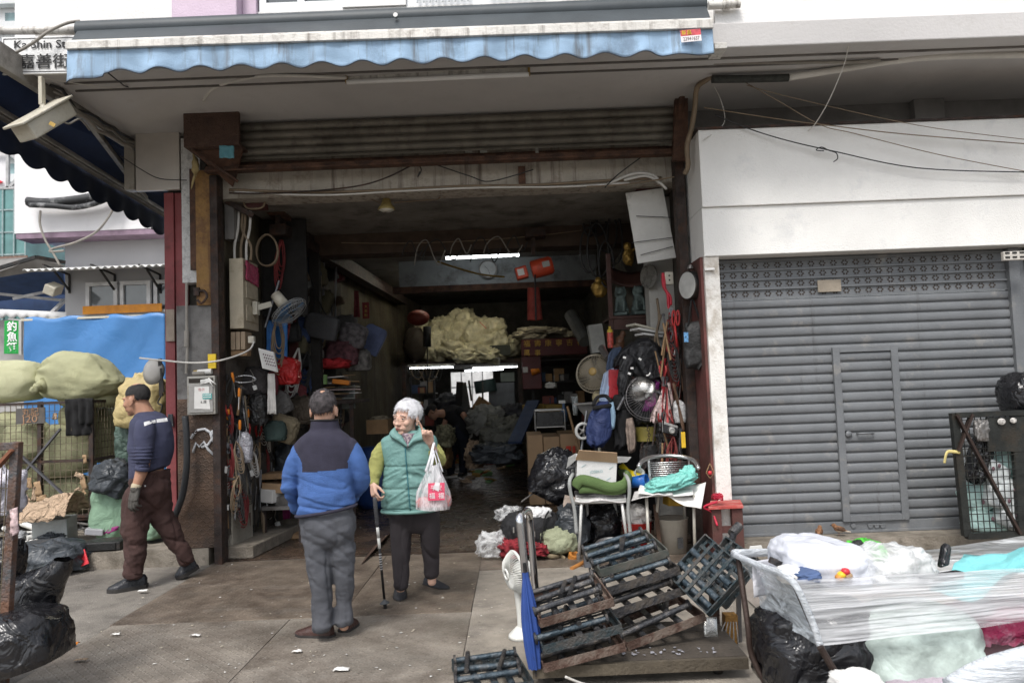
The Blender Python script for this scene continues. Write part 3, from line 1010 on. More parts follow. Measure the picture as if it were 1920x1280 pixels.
# folding arms
ar=M('awning_arm_beige',(.40,.37,.32),.45,.3,var=.15,dirt=.3)
e0=P(118,232,6.4)
u1=.80
tip=n0.lerp(n1,u1)+V((.05,0,.01))
b=bm().bar(V((-3.93,6.9,4.27)),tip,.045,.06)
b.build('folding_arm',ar,na,bev=.005)
b=bm().bar(V((-3.95,9.4,4.27)),n0.lerp(n1,.98)+V((.05,0,.01)),.045,.06)
b.build('folding_arm',ar,na,bev=.005)
# beige end plate by the stainless panel
q0,q1=P(244,358,7.62),P(262,274,7.62)
o=bm().bb((q0.x,7.5,q0.z-.02),(q1.x,7.62,q1.z+.02)).build('cassette_end',ar,None,bev=.005)
tag(o,'tall beige end plate of the side awning next to the stainless panel','plate')
# bundle of cables along the canopy side edge
for i,(dz,r,mt)in enumerate(((0,.014,m_cableb),(-.05,.010,m_cable),(-.09,.018,m_cable))):
 a=P(95+i*6,160+i*12,6.15)
 c=P(250,262+i*9,7.5)
 o=bm().tube(sag(a,c,.03,10,.05,i),r,6).build('cable',mt,None,True)
 tag(o,['black cable along the left edge of the soffit','grey cable just below the soffit edge at left','thick grey cable lowest along the soffit edge at left'][i],'cable')
 # ================================================================== BACKGROUND AT LEFT
m_bgw=M('white_paint_wall',(.80,.79,.80),.8,var=.05,vs=1,bump=.3,bs=20,dirt=.12,dcol=(.55,.53,.54),ds=1)
nb=T('white_building','white neighbouring building with a corrugated rain shelf over its windows','building',(-7,14,0))
YB=14.0
ux0=P(60,420,YB).x
zt,zb2=P(200,150,YB).z,P(60,448,YB).z
lx0=P(122,540,YB).x
ztop=P(125,468,YB).z
b=bm().bb((ux0,YB-.5,zb2),(-5.6,YB+6,12))
b.build('upper_wall',m_bgw,nb)
zw0,zw1=P(230,588,YB).z,P(230,528,YB).z
wx0=P(163,560,YB).x
bm().bb((lx0,YB,zw1),(-5.6,YB+6,zb2-.002)).bb((lx0,YB,-.0),(-5.6,YB+6,zw0)).bb((lx0,YB,zw0),(wx0,YB+6,zw1)).build('lower_wall',M('grey_render',(.50,.50,.51),.85,var=.08,vs=1),nb)
bm().bb((ux0+.02,YB-.49,zb2-.1),(-5.6,YB-.02,zb2-.002)).build('purple_band',M('purple_band',(.28,.2,.26),.8),nb)
zc=P(120,502,YB-.6).z
cx0=P(42,505,YB-.9).x
b=bm().grid(200,2,lambda u,v:(cx0+u*3.8,YB-.9+v*.9,P(42,507,YB-.9).z+.02*math.sin(u*3.8/.13*math.pi*2)+v*.14))
b.build('corrugated_shelf',M('corrugated_white',(.62,.62,.6),.7,var=.1,dirt=.2),nb,True,solid=.01)
for px in(130,215,300):
 b=bm()
 q=P(px,515,YB-.02)
 b.bar(q,q+V((0,-.8,.06)),.03).bar(q+V((0,0,-.3)),q+V((0,-.5,.02)),.03).bar(q,q+V((0,0,-.35)),.03)
 b.build('shelf_bracket',m_black,nb)
m_wg=M('reflective_window',(.16,.18,.19),.06,var=.3,vs=1.5,bump=0,spec=.9)
for pa,pb in((163,222),(227,284),(290,345)):
 x0,x1=P(pa,560,YB).x,P(pb,560,YB).x
 b=bm()
 b.bb((x0,YB-.05,zw0),(x0+.07,YB+.02,zw1)).bb((x1-.07,YB-.05,zw0),(x1,YB+.02,zw1)).bb((x0+.07,YB-.05,zw1-.07),(x1-.07,YB+.02,zw1)).bb((x0+.07,YB-.05,zw0),(x1-.07,YB+.02,zw0+.05))
 w=b.build('window',M('white_window_frame',(.7,.7,.7),.5),nb)
 bm().bb((x0+.07,YB,zw0+.05),(x1-.07,YB+.01,zw1-.07)).build('pane',m_wg,w)
bm().bb((P(157,580,YB-.06).x,YB-.1,P(200,588,YB-.06).z),(P(305,580,YB-.06).x,YB-.08,P(200,573,YB-.06).z)).build('orange_film',M('orange_film',(.85,.30,.01),.3,var=.3,vs=3),nb)
# fat black pipes along the white wall
for i,(pts,r)in enumerate((([(52,378,13.3),(90,380,13.3),(150,374,13.3),(200,364,13.3),(260,356,13.3)],.085),([(55,384,13.25),(100,386,13.25),(140,389,13.25),(180,381,13.25),(215,366,13.25)],.05))):
 o=bm().tube(smooth_path([P(*q)for q in pts]),r,10).build('pipe',M('black_tarred_pipe',(.035,.037,.04),.55,var=.4,vs=5,dirt=.25,dcol=(.5,.5,.5),ds=5),None,True)
 tag(o,['thick black pipe with pale flecks along the white wall','thinner black pipe bowed below the thick one on the white wall'][i],'pipe')
o=bm().tube(smooth_path([P(218,378,13.3),P(205,405,13.3),P(180,435,13.3),P(140,455,13.3),P(100,466,13.3),P(95,472,13.3),P(120,470,13.3)]),.022,6).tube(smooth_path([P(76,395,13.3),P(75,420,13.3),P(85,450,13.3),P(100,475,13.3),P(112,497,13.3)]),.02,6).build('hose',m_cable,None,True)
tag(o,'looped grey hose hanging down the white wall','hose')
o=bm().bb((P(287,420,13.4).x,13.3,P(290,432,13.4).z),(P(296,420,13.4).x,13.44,P(290,395,13.4).z)).build('downpipe',m_black,None,bev=.02)
tag(o,'short black pipe end under the navy valance','pipe')
# far awning and shop beside the white building
fa=T('awning','blue street awning with a white scalloped edge beyond the green sign','awning',P(60,560,15))
b=bm().quadbox([P(-60,522,13.8),P(118,500,13.8),P(122,552,15.0),P(-60,570,15.0)],(0,0,.02))
b.build('canvas',M('blue_canvas_far',(.04,.08,.19),.8,var=.2),fa)
b=bm().quadbox([P(-60,545,15.2),P(122,505,15.2),P(122,585,15.2),P(-60,590,15.2)],(0,.02,0))
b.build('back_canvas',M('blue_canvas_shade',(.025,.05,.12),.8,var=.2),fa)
b=bm()
b.bar(P(-60,545,14.2),P(118,563,14.6),.05).bar(P(24,560,13.9),P(118,540,14.4),.05).bar(P(98,586,13.7),P(122,562,14.6),.06)
b.build('arms',M('white_arm',(.6,.6,.6),.5),fa)
b=bm().grid(120,3,lambda u,v:P(-60+u*185,577+u*8,13.6)+V((0,0,-v*(.14+.03*math.sin(u*60)))))
b.build('valance',M('white_canvas',(.66,.66,.66),.8,var=.08),fa,True,solid=.01)
b=bm().quadbox([P(-60,492,13.5),P(70,484,13.5),P(122,500,13.8),P(-60,530,13.4)],(0,.0,.03))
b.build('cover',M('grey_cover',(.26,.25,.24),.7,var=.2),fa)
b=bm().bar(P(-60,520,13.35),P(68,482,13.35),.06).bar(P(68,482,13.35),P(122,492,13.7),.06)
b.build('front_bar',m_black,fa)
o=bm().box(P(100,542,13.4),(.2,.3,.18),(20,25,10)).build('floodlight',m_cream,None,bev=.02)
tag(o,'small beige floodlight under the corrugated rain shelf','lamp')
o=bm().bb((P(-80,640,15.4).x,15.4,0),(P(60,640,15.4).x,15.6,P(0,600,15.4).z)).build('grey_wall',M('grey_tile_wall',(.42,.41,.40),.8,var=.1),None)
tag(o,'grey wall behind the green hanging sign','wall')
# green sign
gs=T('shop_sign','green hanging sign with three white characters beside the blue tarpaulin','sign',P(22,665,11.4))
q=[P(7,663,11.4),P(36,663,11.4),P(37,601,11.4),P(8,601,11.4)]
bm().quadbox(q,(0,.06,0)).build('panel',M('sign_green',(.015,.33,.06),.45,var=.1),gs,bev=.005)
for i,ch in enumerate('釣魚餌'):
 text(ch,.16,P(22.5,613+i*19.5,11.39),(90,-2.2,0),M('sign_white_letters',(.85,.87,.85),.5,var=0),gs,bold=.003)
o=bm().bar(P(39,665,11.4),P(39,600,11.4),.04).bar(P(16,598,11.4),P(40,600,11.4),.02).build('sign_post',m_steel,gs)
# blue tarpaulin
tl,tr=P(44,597,10.6),P(309,588,10.6)
def tarp(u,v):
 p=tl.lerp(tr,u)+V((0,0,-v*2.4))
 w=.04*math.sin(u*7+v*3)*v+.03*fbm(V((u*3+v*2.2,v*2,4)),2)
 w+=.012*(1-abs(noise.noise(V((u*4+v*3.4,v*1.3,9))))*3)*min(1,v*3)
 return p+V((0,w,.02*math.sin(u*22)*(1-v)))
o=bm().grid(70,40,tarp).build('tarpaulin',M('blue_tarp',(.06,.20,.46),.42,var=.12,vs=1.5,bump=.05,bs=60,fold=.12,fs=2),None,True,solid=.006)
tag(o,'blue tarpaulin sheet stretched behind the green sacks','tarpaulin')
o=bm().bar(P(40,600,10.62),P(312,590,10.62),.03).build('tarp_rail',m_cream,None)
tag(o,'thin rail holding the top of the blue tarpaulin','rail')
# far towers
tw=T('glass_tower','far glass tower reflecting apartment blocks at upper left','building',(-45,70,0))
q0,q1=P(-60,700,62),P(49,350,62)
m_gt=M('tower_glass_green',(.10,.22,.21),.12,.3,var=.5,vs=.35,bump=0,spec=.8)
bm().bb((q0.x-10,62,0),(q1.x,80,P(20,352,62).z)).build('glass_wall',m_gt,tw)
b=bm()
zt_=P(20,352,62).z
for k in range(14):
 z=zt_-k*1.9
 b.bb((q0.x-10,61.9,z-.06),(q1.x,61.98,z+.06))
for k in range(12):
 x=q1.x-k*.95
 b.bb((x-.05,61.85,0),(x+.05,61.89,zt_))
b.build('mullions',M('tower_mullion',(.28,.36,.36),.5),tw)
bm().bb((q0.x-10,61.7,P(0,505,62).z),(P(55,500,62).x,61.84,P(0,482,62).z)).build('brown_band',M('brown_band',(.2,.13,.1),.7),tw)
def tower(pxl,pxr,pyt,Y,label,nm):
 t=T('apartment_tower',label,'building',(P((pxl+pxr)/2,500,Y).x,Y,0),None)
 x0,x1,z1=P(pxl,400,Y).x,P(pxr,400,Y).x,P(pxl,pyt,Y).z
 bm().bb((x0,Y,0),(x1,Y+15,z1)).build('wall',M(nm,(.80,.80,.80),.8,var=.05),t)
 b=bm()
 g=bm()
 k=0
 z=z1-1.2
 while z>2:
  b.bb((x0+.3,Y-1.0,z-.9),(x1-.1,Y-.002,z))
  for j in range(2):
   xa=x0+(x1-x0)*(.12+.45*j)
   g.bb((xa,Y-.03,z+.15),(xa+(x1-x0)*.3,Y-.003,z+1.5))
  z-=3.0
 b.build('balcony',M('balcony_white',(.72,.73,.73),.8,var=.05),t)
 g.build('window',M('tower_windows',(.25,.36,.37),.15,var=.4,vs=.6,bump=0),t)
tower(-70,68,-60,85,'pale far apartment tower above the street sign','tower_pale')
tower(46,80,240,110,'white far apartment tower between the glass tower and white wall','tower_white')
# rooftop sign frame with bracing
sf=T('sign_frame','back of a braced white rooftop sign frame in front of the glass tower','frame',P(45,353,30))
b=bm()
for a,c in(((-60,282),(88,284)),((-60,353),(88,352)),((15,283),(15,352)),((88,284),(88,352)),((18,285),(80,350)),((70,290),(20,350))):
 b.bar(P(*a,30),P(*c,30),.11)
b.build('steel_frame',M('frame_grey',(.40,.40,.40),.6),sf)
bm().quadbox([P(-60,284,30.2),P(14,284,30.2),P(14,350,30.2),P(-60,350,30.2)],(0,.05,0)).build('white_panel',M('panel_white',(.75,.74,.76),.6,var=.03),sf)
bm().quadbox([P(62,290,30.3),P(87,287,30.3),P(87,350,30.3),P(62,350,30.3)],(0,.05,0)).build('grey_panel',M('panel_grey',(.72,.71,.72),.6,var=.03),sf)
bm().quadbox([P(-8,334,30.1),P(5,341,30.1),P(-8,346,30.1)],(0,.05,0)).build('red_mark',M('red_mark',(.6,.03,.05),.6),sf)
# ================================================================== PEOPLE
from mathutils.bvhtree import BVHTree
def cr(a,b,c,d,t):
 return.5*((2*b)+(c-a)*t+(2*a-5*b+4*c-d)*t*t+(3*b-a-3*c+d)*t**3)
def loft(mb,rings,n=28,sub=4,sq=.9,tilt=None):
 """rings: (centre, rx, ry) horizontal superellipses, smoothed between"""
 out=[]
 for i in range(len(rings)-1):
  q=[rings[max(i-1,0)],rings[i],rings[i+1],rings[min(i+2,len(rings)-1)]]
  for k in range(sub):
   t=k/sub
   out.append((cr(*[V(r[0])for r in q],t),cr(*[r[1]for r in q],t),cr(*[r[2]for r in q],t)))
 out.append((V(rings[-1][0]),rings[-1][1],rings[-1][2]))
 vs,fs=[],[]
 pw=lambda x:math.copysign(abs(x)**sq,x)
 for c,rx,ry in out:
  for j in range(n):
   a=2*math.pi*j/n
   vs.append(c+V((pw(math.cos(a))*rx,pw(math.sin(a))*ry,0)))
 for i in range(len(out)-1):
  for j in range(n):
   fs.append((i*n+j,i*n+(j+1)%n,(i+1)*n+(j+1)%n,(i+1)*n+j))
 fs.append(tuple(range(n))[::-1])
 fs.append(tuple(range((len(out)-1)*n,len(out)*n)))
 return mb.add(vs,fs)
def prings(rs,Y,dy=None):
 out=[]
 for r in rs:
  y0=Y+(r[4]if len(r)>4 else 0)
  a,b=P(r[0],r[2],y0),P(r[1],r[2],y0)
  out.append(((a+b)/2,(b-a).length/2,r[3]))
 return out
def limb(mb,pts,n=16,sub=5):
 """pts: (point, radius) joined as one tapered tube with round ends"""
 P_=[V(p)for p,r in pts]
 path=smooth_path(P_,sub)
 rs=[]
 for i in range(len(pts)-1):
  q=[pts[max(i-1,0)][1],pts[i][1],pts[i+1][1],pts[min(i+2,len(pts)-1)][1]]
  rs+=[cr(*q,k/sub)for k in range(sub)]
 rs.append(pts[-1][1])
 d0=(path[0]-path[1]).normalized()
 d1=(path[-1]-path[-2]).normalized()
 path=[path[0]+d0*rs[0]*.55,path[0]+d0*rs[0]*.4]+path+[path[-1]+d1*rs[-1]*.4,path[-1]+d1*rs[-1]*.55]
 rs=[rs[0]*.35,rs[0]*.8]+rs+[rs[-1]*.8,rs[-1]*.35]
 return mb.tube(path,rs,n)
def fuse(mb,name,mats,parent,voxel=.01,it=4,fac=.5,disp=None,mf=None):
 """one continuous surface out of overlapping volumes, then relaxed and wrinkled"""
 o=mb.build('tmp',None,None,base=(0,0,0))
 md=o.modifiers.new('r','REMESH')
 md.mode='VOXEL'
 md.voxel_size=voxel
 sm=o.modifiers.new('s','SMOOTH')
 sm.factor=fac
 sm.iterations=it
 bpy.context.view_layer.update()
 me=bpy.data.meshes.new_from_object(o.evaluated_get(bpy.context.evaluated_depsgraph_get()))
 bpy.data.objects.remove(o)
 if disp:
  ns=[v.normal.copy()for v in me.vertices]
  for v,nn in zip(me.vertices,ns):
   v.co+=nn*disp(v.co,nn)
 me.materials.clear()
 if not isinstance(mats,(list,tuple)):
  mats=[mats]
 for m in mats:
  me.materials.append(m)
 if mf:
  for p in me.polygons:
   p.material_index=mf(p.center)
 me.polygons.foreach_set('use_smooth',[True]*len(me.polygons))
 me.name=name
 if parent:
  me.transform(wm(parent).inverted())
 ob=bpy.data.objects.new(name,me)
 COL.objects.link(ob)
 ob.parent=parent
 return ob
def ridge(p,f,s=(1,1,1),seed=0):
 q=V((p.x*s[0],p.y*s[1],p.z*s[2]))*f+V((seed*7.1,seed*3.3,seed))
 return.32-abs(noise.noise(q))-.35*abs(noise.noise(q*2.1))
def crease(p,f,s=(1,1,1),seed=0):
 q=V((p.x*s[0],p.y*s[1],p.z*s[2]))*f+V((seed*5.1,seed*2.3,seed))
 return max(0,1-abs(noise.noise(q))*4)**2
def project_pts(o,pts,d,off=.003):
 """drop points onto the object's surface along direction d"""
 bvh=BVHTree.FromObject(o,bpy.context.evaluated_depsgraph_get())
 m=o.matrix_world
 inv=m.inverted()
 d=V(d).normalized()
 out=[]
 for p in pts:
  a=inv@(V(p)-d*1.0)
  h=bvh.ray_cast(a,d)
  out.append(m@h[0]-d*off if h[0]else V(p))
 return out
m_skin=M('skin_old',(.52,.31,.22),.5,var=.12,vs=14,bump=.15,bs=120,sss=.08)
m_skin_p=M('skin_pale_old',(.60,.385,.295),.5,var=.12,vs=18,bump=.22,bs=110,sss=.08)
m_skin_d=M('skin_tan',(.40,.215,.14),.5,var=.12,vs=14,bump=.12,bs=120,sss=.08)
m_hair_w=M('hair_white',(.80,.80,.82),.55,var=.15,vs=40,bump=.5,bs=160)
m_hair_g=M('hair_greying',(.065,.056,.058),.55,var=.7,vs=36,bump=.6,bs=160)
m_hair_b=M('hair_black',(.018,.016,.016),.55,var=.5,vs=30,bump=.5,bs=160)
m_eye=M('eye_white',(.55,.5,.46),.3,var=0,bump=0)
m_iris=M('eye_dark',(.02,.013,.01),.25,var=0,bump=0)
m_lip=M('lips',(.36,.15,.125),.5,var=.1)
m_brow=M('brow',(.22,.17,.15),.8,var=.2)
m_sole=M('shoe_sole',(.035,.032,.03),.7,var=.2)
def head_frame(c,yaw,pitch=0,roll=0,s=1.0):
 return Matrix.Translation(V(c))@Euler((0,0,R(yaw))).to_matrix().to_4x4()@Euler((R(pitch),R(roll),0)).to_matrix().to_4x4()@Matrix.Diagonal((s,s,s,1))
def head(mb,H,old=False):
 def e(c,r,rot=None):
  n0=len(mb.v)
  mb.ell(c,r,20,rot)
  for i in range(n0,len(mb.v)):
   mb.v[i]=H@mb.v[i]
 e((0,.012,.028),(.073,.094,.083))
 e((0,-.03,-.02),(.064,.066,.075))
 e((0,-.036,-.06),(.054,.056,.055))
 e((0,-.074,-.100),(.026,.022,.02))
 e((0,-.094,-.018),(.011,.017,.03),(14,0,0))
 e((0,-.106,-.040),(.0155,.016,.013))
 for s in(-1,1):
  e((s*.011,-.099,-.044),(.009,.012,.009))
  e((s*.030,-.083,.014),(.026,.014,.009))
  e((s*.042,-.066,-.036),(.022,.022,.022))
  e((s*.028,-.070,-.064),(.02,.018,.024))
  e((s*.077,.012,-.022),(.008,.02,.032),(8,0,s*22))
  e((s*.079,.006,-.048),(.007,.011,.012))
 e((0,-.088,-.072),(.024,.015,.014))
def face_parts(par,H,brow_m,lip_m,scale=1.0):
 def put(c,r,nm,mt,rot=None,n=12):
  b=MB().ell(c,r,n,rot)
  b.v=[H@v for v in b.v]
  return b.build(nm,mt,par,True)
 for s in(-1,1):
  ey=put((s*.031,-.0835,-.006),(.0125,.0075,.0058),'eye',m_eye)
  b=MB().ell((s*.031,-.0895,-.006),(.0052,.003,.0052),10)
  b.v=[H@v for v in b.v]
  b.build('iris',m_iris,ey,True)
  put((s*.031,-.0875,.0015),(.0165,.007,.0035),'eyelid',par['_skin'],(0,s*6,0))
  put((s*.031,-.086,-.0145),(.015,.006,.0032),'eyelid',par['_skin'],(0,-s*6,0))
  put((s*.032,-.0935,.0175),(.019,.004,.0035),'eyebrow',brow_m,(0,s*8,0))
 put((0,-.1015,-.0695),(.022,.005,.0042),'lips',lip_m)
 put((0,-.0985,-.079),(.019,.005,.005),'lips',lip_m)
 put((0,-.1025,-.0745),(.017,.003,.0026),'mouth',M('mouth_dark',(.08,.02,.02),.6,var=0,bump=0))
 for s in(-1,1):
  put((s*.007,-.113,-.0475),(.0035,.0025,.002),'nostril',M('mouth_dark',(.08,.02,.02)))
def hair(par,H,keep,mat,r=(.083,.105,.093),c=(0,.012,.028),lump=.05,seed=1,thick=.008,tufts=None,n=72):
 b=MB()
 def f(u,v):
  a,bb=u*2*math.pi,(v-.5)*math.pi
  d=V((math.cos(a)*math.cos(bb),math.sin(a)*math.cos(bb),math.sin(bb)))
  k=1+lump*fbm(V((d.x*4,d.y*4,d.z*2))+V((seed,0,0)),3)
  return V(c)+V((d.x*r[0],d.y*r[1],d.z*r[2]))*k
 b.grid(n,n*2//3,f,cu=True)
 fs=[]
 for q in b.f:
  p=sum((b.v[i]for i in q),V())/len(q)
  d=p-V(c)
  d=V((d.x/r[0],d.y/r[1],d.z/r[2])).normalized()
  j=.06*noise.noise(p*90)
  if keep(d,j):
   fs.append(q)
 used=sorted({i for q in fs for i in q})
 mp={i:k for k,i in enumerate(used)}
 vv=[b.v[i]for i in used]
 b.v=vv
 b.f=[tuple(mp[i]for i in q)for q in fs]
 b.mi=[0]*len(b.f)
 if tufts:
  cnt,ln,rad,lift=tufts
  rr=random.Random(seed)
  base=list(vv)
  for k in range(cnt):
   p=rr.choice(base)
   d=p-V(c)
   nrm=V((d.x/r[0]**2,d.y/r[1]**2,d.z/r[2]**2)).normalized()
   down=V((0,-.35 if d.z>.02 else 0,-1))
   tg=(down-nrm*down.dot(nrm)).normalized()
   tg=(tg+V((rr.uniform(-.4,.4),rr.uniform(-.4,.4),rr.uniform(-.2,.2)))).normalized()
   L=ln*rr.uniform(.6,1.3)
   p0=p-nrm*.003
   b.tube([p0,p0+tg*L*.4+nrm*L*lift,p0+tg*L*.75+nrm*L*lift*1.3,p0+tg*L+nrm*L*lift*rr.uniform(.3,1.6)],[rad,rad*.9,rad*.6,rad*.1],5)
 b.v=[H@v for v in b.v]
 return b.build('hair',mat,par,True,solid=0)
def hand(mb,w,d,pn,side,curls,s=1.0,spread=1.,thumb=(.75,.55,.35),tcurl=30):
 """w wrist, d finger direction, pn palm normal (out of the palm), side=+1 when the thumb lies along pn x d"""
 y=V(d).normalized()
 z=V(pn)
 z=(z-y*z.dot(y)).normalized()
 x=z.cross(y).normalized()*side
 L=lambda a,b_,c_:V(w)+(x*a+y*b_+z*c_)*s
 # palm
 for t,wd in((.015,.022),(.04,.03),(.065,.036),(.085,.036)):
  pass
 limb(mb,[(L(.014,.0,0),.018*s),(L(.022,.05,0),.0165*s),(L(.026,.085,0),.0125*s)],10,3)
 limb(mb,[(L(-.004,.0,0),.019*s),(L(-.002,.05,0),.0165*s),(L(0,.088,0),.0125*s)],10,3)
 limb(mb,[(L(-.016,.005,0),.017*s),(L(-.024,.05,0),.016*s),(L(-.027,.082,0),.0125*s)],10,3)
 bases=[(.031,.088),(.011,.094),(-.010,.09),(-.029,.08)]
 lens=[(.040,.025,.021),(.044,.028,.022),(.041,.026,.021),(.032,.020,.019)]
 for k in range(4):
  p=L(bases[k][0],bases[k][1],0)
  dirr=(y+x*(1.5-k)*.07*spread).normalized()
  a=0
  pts=[(p-dirr*.015*s,.0098*s)]
  q=p
  for j in range(3):
   a+=R(curls[k])*(.75,1.1,.75)[j]
   dd=dirr*math.cos(a)+z*math.sin(a)
   q=q+dd*lens[k][j]*s
   pts.append((q,(.0088,.0078,.0066)[j]*s))
  limb(mb,pts,9,3)
 p=L(.028,.02,.004)
 t0=(x*thumb[0]+y*thumb[1]+z*thumb[2]).normalized()
 t1=(t0*math.cos(R(tcurl))+(y*.8+z*.3-x*.3).normalized()*math.sin(R(tcurl))).normalized()
 limb(mb,[(p,.0135*s),(p+t0*.04*s,.0115*s),(p+t0*.04*s+t1*.032*s,.0098*s),(p+t0*.04*s+t1*.056*s,.0075*s)],9,3)
def shoe(par,heel,toe,w,h,mat,nm='shoe',lift=0.,op=.52,sole_h=.024,sole_m=None):
 heel,toe=V(heel),V(toe)
 y=toe-heel
 Ln=y.length
 y.normalize()
 x=y.cross(V((0,0,1))).normalized()
 z=x.cross(y)
 wf=lambda t:w/2*(min(1,(max(0,t)/.10))**.45)*(min(1,max(0,1-t)/.22))**.5*(.86+.22*math.sin(max(0,t-.15)*2.6))+1e-4
 hf=lambda t:h*((.95-.1*t/.25)if t<.25 else(1.0 if t<op-.15 else max(.30,1.0-(t-op+.15)*1.35)))*(min(1,max(0,1-t)/.10))**.4*min(1,.55+t*6)
 def f(u,v):
  t=v
  a=math.pi*u
  c,s_=math.cos(a),math.sin(a)
  xx=math.copysign(abs(c)**.75,c)*wf(t)*(1-.12*s_)
  zz=sole_h+hf(t)*s_**.7
  return heel+x*xx+y*(t*Ln)+z*zz
 b=MB().grid(17,30,f)
 b.add([f(i/16,0)for i in range(17)],[tuple(range(17))])
 o=b.build(nm,mat,par,True,weld=True)
 poly=[heel+x*wf(t)*1.08+y*(t*Ln*1.03-.008)for t in[k/20 for k in range(21)]]
 poly+=[heel-x*wf(t)*1.08+y*(t*Ln*1.03-.008)for t in[k/20 for k in range(20,-1,-1)]]
 MB().quadbox(poly,z*(sole_h+.004)).build('sole',sole_m or m_sole,o,40)
 return o
 # ---------------------------------------------------------------- man seen from behind
Y1=4.92
man=T('person','man seen from behind in a blue fleece jacket with dark yoke and grey trousers','person',G(612,1190))
H=head_frame(P(607,764,Y1+.02),180,-6,0,1.08)
b=MB()
head(b,H)
limb(b,[(P(607,775,Y1+.01),.062),(P(608,805,Y1+.02),.066),(P(610,840,Y1+.02),.09)],16)
loft(b,prings([(575,645,840,.08),(572,650,900,.09),(575,655,960,.09)],Y1))
for sx in(0,1):
 limb(b,[(P((594,638)[sx],960,Y1),.06),(P((600,645)[sx],1070,Y1+.02*sx),.04),(P((606,645)[sx],1176,Y1+.06*sx),.03)],12)
fuse(b,'body',m_skin,man,.006,3)
def keep_m1(d,j):
 if d.y<-.35:
  return d.z>.55+j
 lo=-.62+.15*abs(d.x)+j
 bald=(d-V((-.12,.38,.92)).normalized()).length<.20+j*1.5
 ear=abs(d.x)>.86 and d.z<-.1
 return d.z>lo and not bald and not ear
hair(man,H,keep_m1,m_hair_g,r=(.077,.098,.087),lump=.04,seed=3,tufts=(700,.026,.0017,.03))
m_navyf=M('dark_navy_fleece',(.034,.032,.052),.95,var=.12,vs=20,bump=.35,bs=260)
m_bluef=M('blue_fleece',(.07,.15,.39),.95,var=.14,vs=14,bump=.5,bs=200,fold=.05,fs=9)
b=MB()
loft(b,prings([(584,634,786,.068,.02),(583,635,796,.072,.02),(581,638,806,.078,.02),(571,647,813,.095),(558,661,826,.115),(556,668,845,.125),(560,666,875,.132),(560,664,905,.135),(558,664,935,.138),(558,666,952,.136),(559,665,958,.132)],Y1),32)
zh,zt1=P(610,956,Y1).z,P(610,890,Y1).z
for i,v in enumerate(b.v):
 k=max(0,min(1.1,(zt1-v.z)/(zt1-zh)))
 b.v[i]=v+V((0,0,(v.x-P(612,956,Y1).x)*.20*k))
limb(b,[(P(574,838,Y1),.07),(P(561,858,Y1),.072),(P(547,890,Y1+.01),.063),(P(544.5,915,Y1+.03),.058),(P(552,935,Y1+.10),.056),(P(560,950,Y1+.17),.05)],18)
limb(b,[(P(651,835,Y1),.07),(P(663,855,Y1),.070),(P(675.5,883,Y1+.01),.061),(P(677,903,Y1+.04),.056),(P(668,918,Y1+.12),.055),(P(658,930,Y1+.2),.05)],18)
zy=P(612,882,Y1).z
hl,hr=P(557,968,Y1),P(667,947,Y1)
def dj(p,n):
 t=max(0,min(1,(P(610,880,Y1).z-p.z)/.25))
 arm=max(0,abs(p.x+1.2)-.2)*4
 k=t+.1+min(1,arm)
 return.020*ridge(p,5,(.7,1,2.2),2)*k-.011*crease(V((p.x,p.y,p.z+.25*p.x)),3.2,(.7,.7,2.6),4)*k+.004*fbm(p*9,2)
def mj(c):
 k=(c.x-hl.x)/(hr.x-hl.x)
 armL=c.x<P(562,850,Y1).x+(P(562,850,Y1).z-c.z)*-.06 or False
 zs=zy+.02*k
 if c.z>zs:
 # sleeves are blue from a slanting armhole seam
  top=P(610,826,Y1).z
  t=(top-c.z)/(top-zy)
  xl_=P(549,826,Y1).x+.085*min(1,max(0,t)*1.5)
  xr_=P(672,826,Y1).x-.055*min(1,max(0,t)*1.5)
  if(c.x<xl_ or c.x>xr_)and t>0:
   return 1
  return 0
 return 1
jk=fuse(b,'jacket',[m_navyf,m_bluef],man,.0062,4,.5,dj,mj)
def ringpts(l,r,y0,y1,ry,Y,n=28,k=1.0):
 a,c=P(l,y0,Y),P(r,y1,Y)
 m_=(a+c)/2
 return[m_+V(((c.x-a.x)/2*k*math.copysign(abs(math.cos(t))**.9,math.cos(t)),math.copysign(abs(math.sin(t))**.9,math.sin(t))*ry*k,(c.z-a.z)/2*math.cos(t)))for t in[2*math.pi*i/n for i in range(n)]]
b=MB().tube(ringpts(557,667,966,946,.137,Y1,40,1.005),.011,8,closed=True)
b.build('hem_trim',m_navyf,man,True)
b=MB().tube(ringpts(583.5,634.5,787,786,.070,Y1+.02,30),.006,6,closed=True)
b.build('collar_trim',m_black,man,True)
m_greyt=M('grey_wool_trousers',(.088,.092,.105),.85,var=.16,vs=9,bump=.3,bs=200,fold=.05,fs=8)
b=MB()
loft(b,prings([(570,658,945,.108),(562,666,972,.126),(566,666,1000,.12),(578,657,1018,.09),(596,640,1028,.05)],Y1),30)
limb(b,[(P(592,1000,Y1),.092),(P(594,1030,Y1),.092),(P(599,1075,Y1-.01),.078),(P(603,1120,Y1),.070),(P(605,1160,Y1),.068),(P(606,1172,Y1),.076)],20)
limb(b,[(P(641,1000,Y1+.02),.088),(P(643,1030,Y1+.02),.083),(P(646,1075,Y1+.02),.066),(P(646.5,1120,Y1+.05),.060),(P(645,1155,Y1+.06),.062),(P(645,1164,Y1+.06),.065)],20)
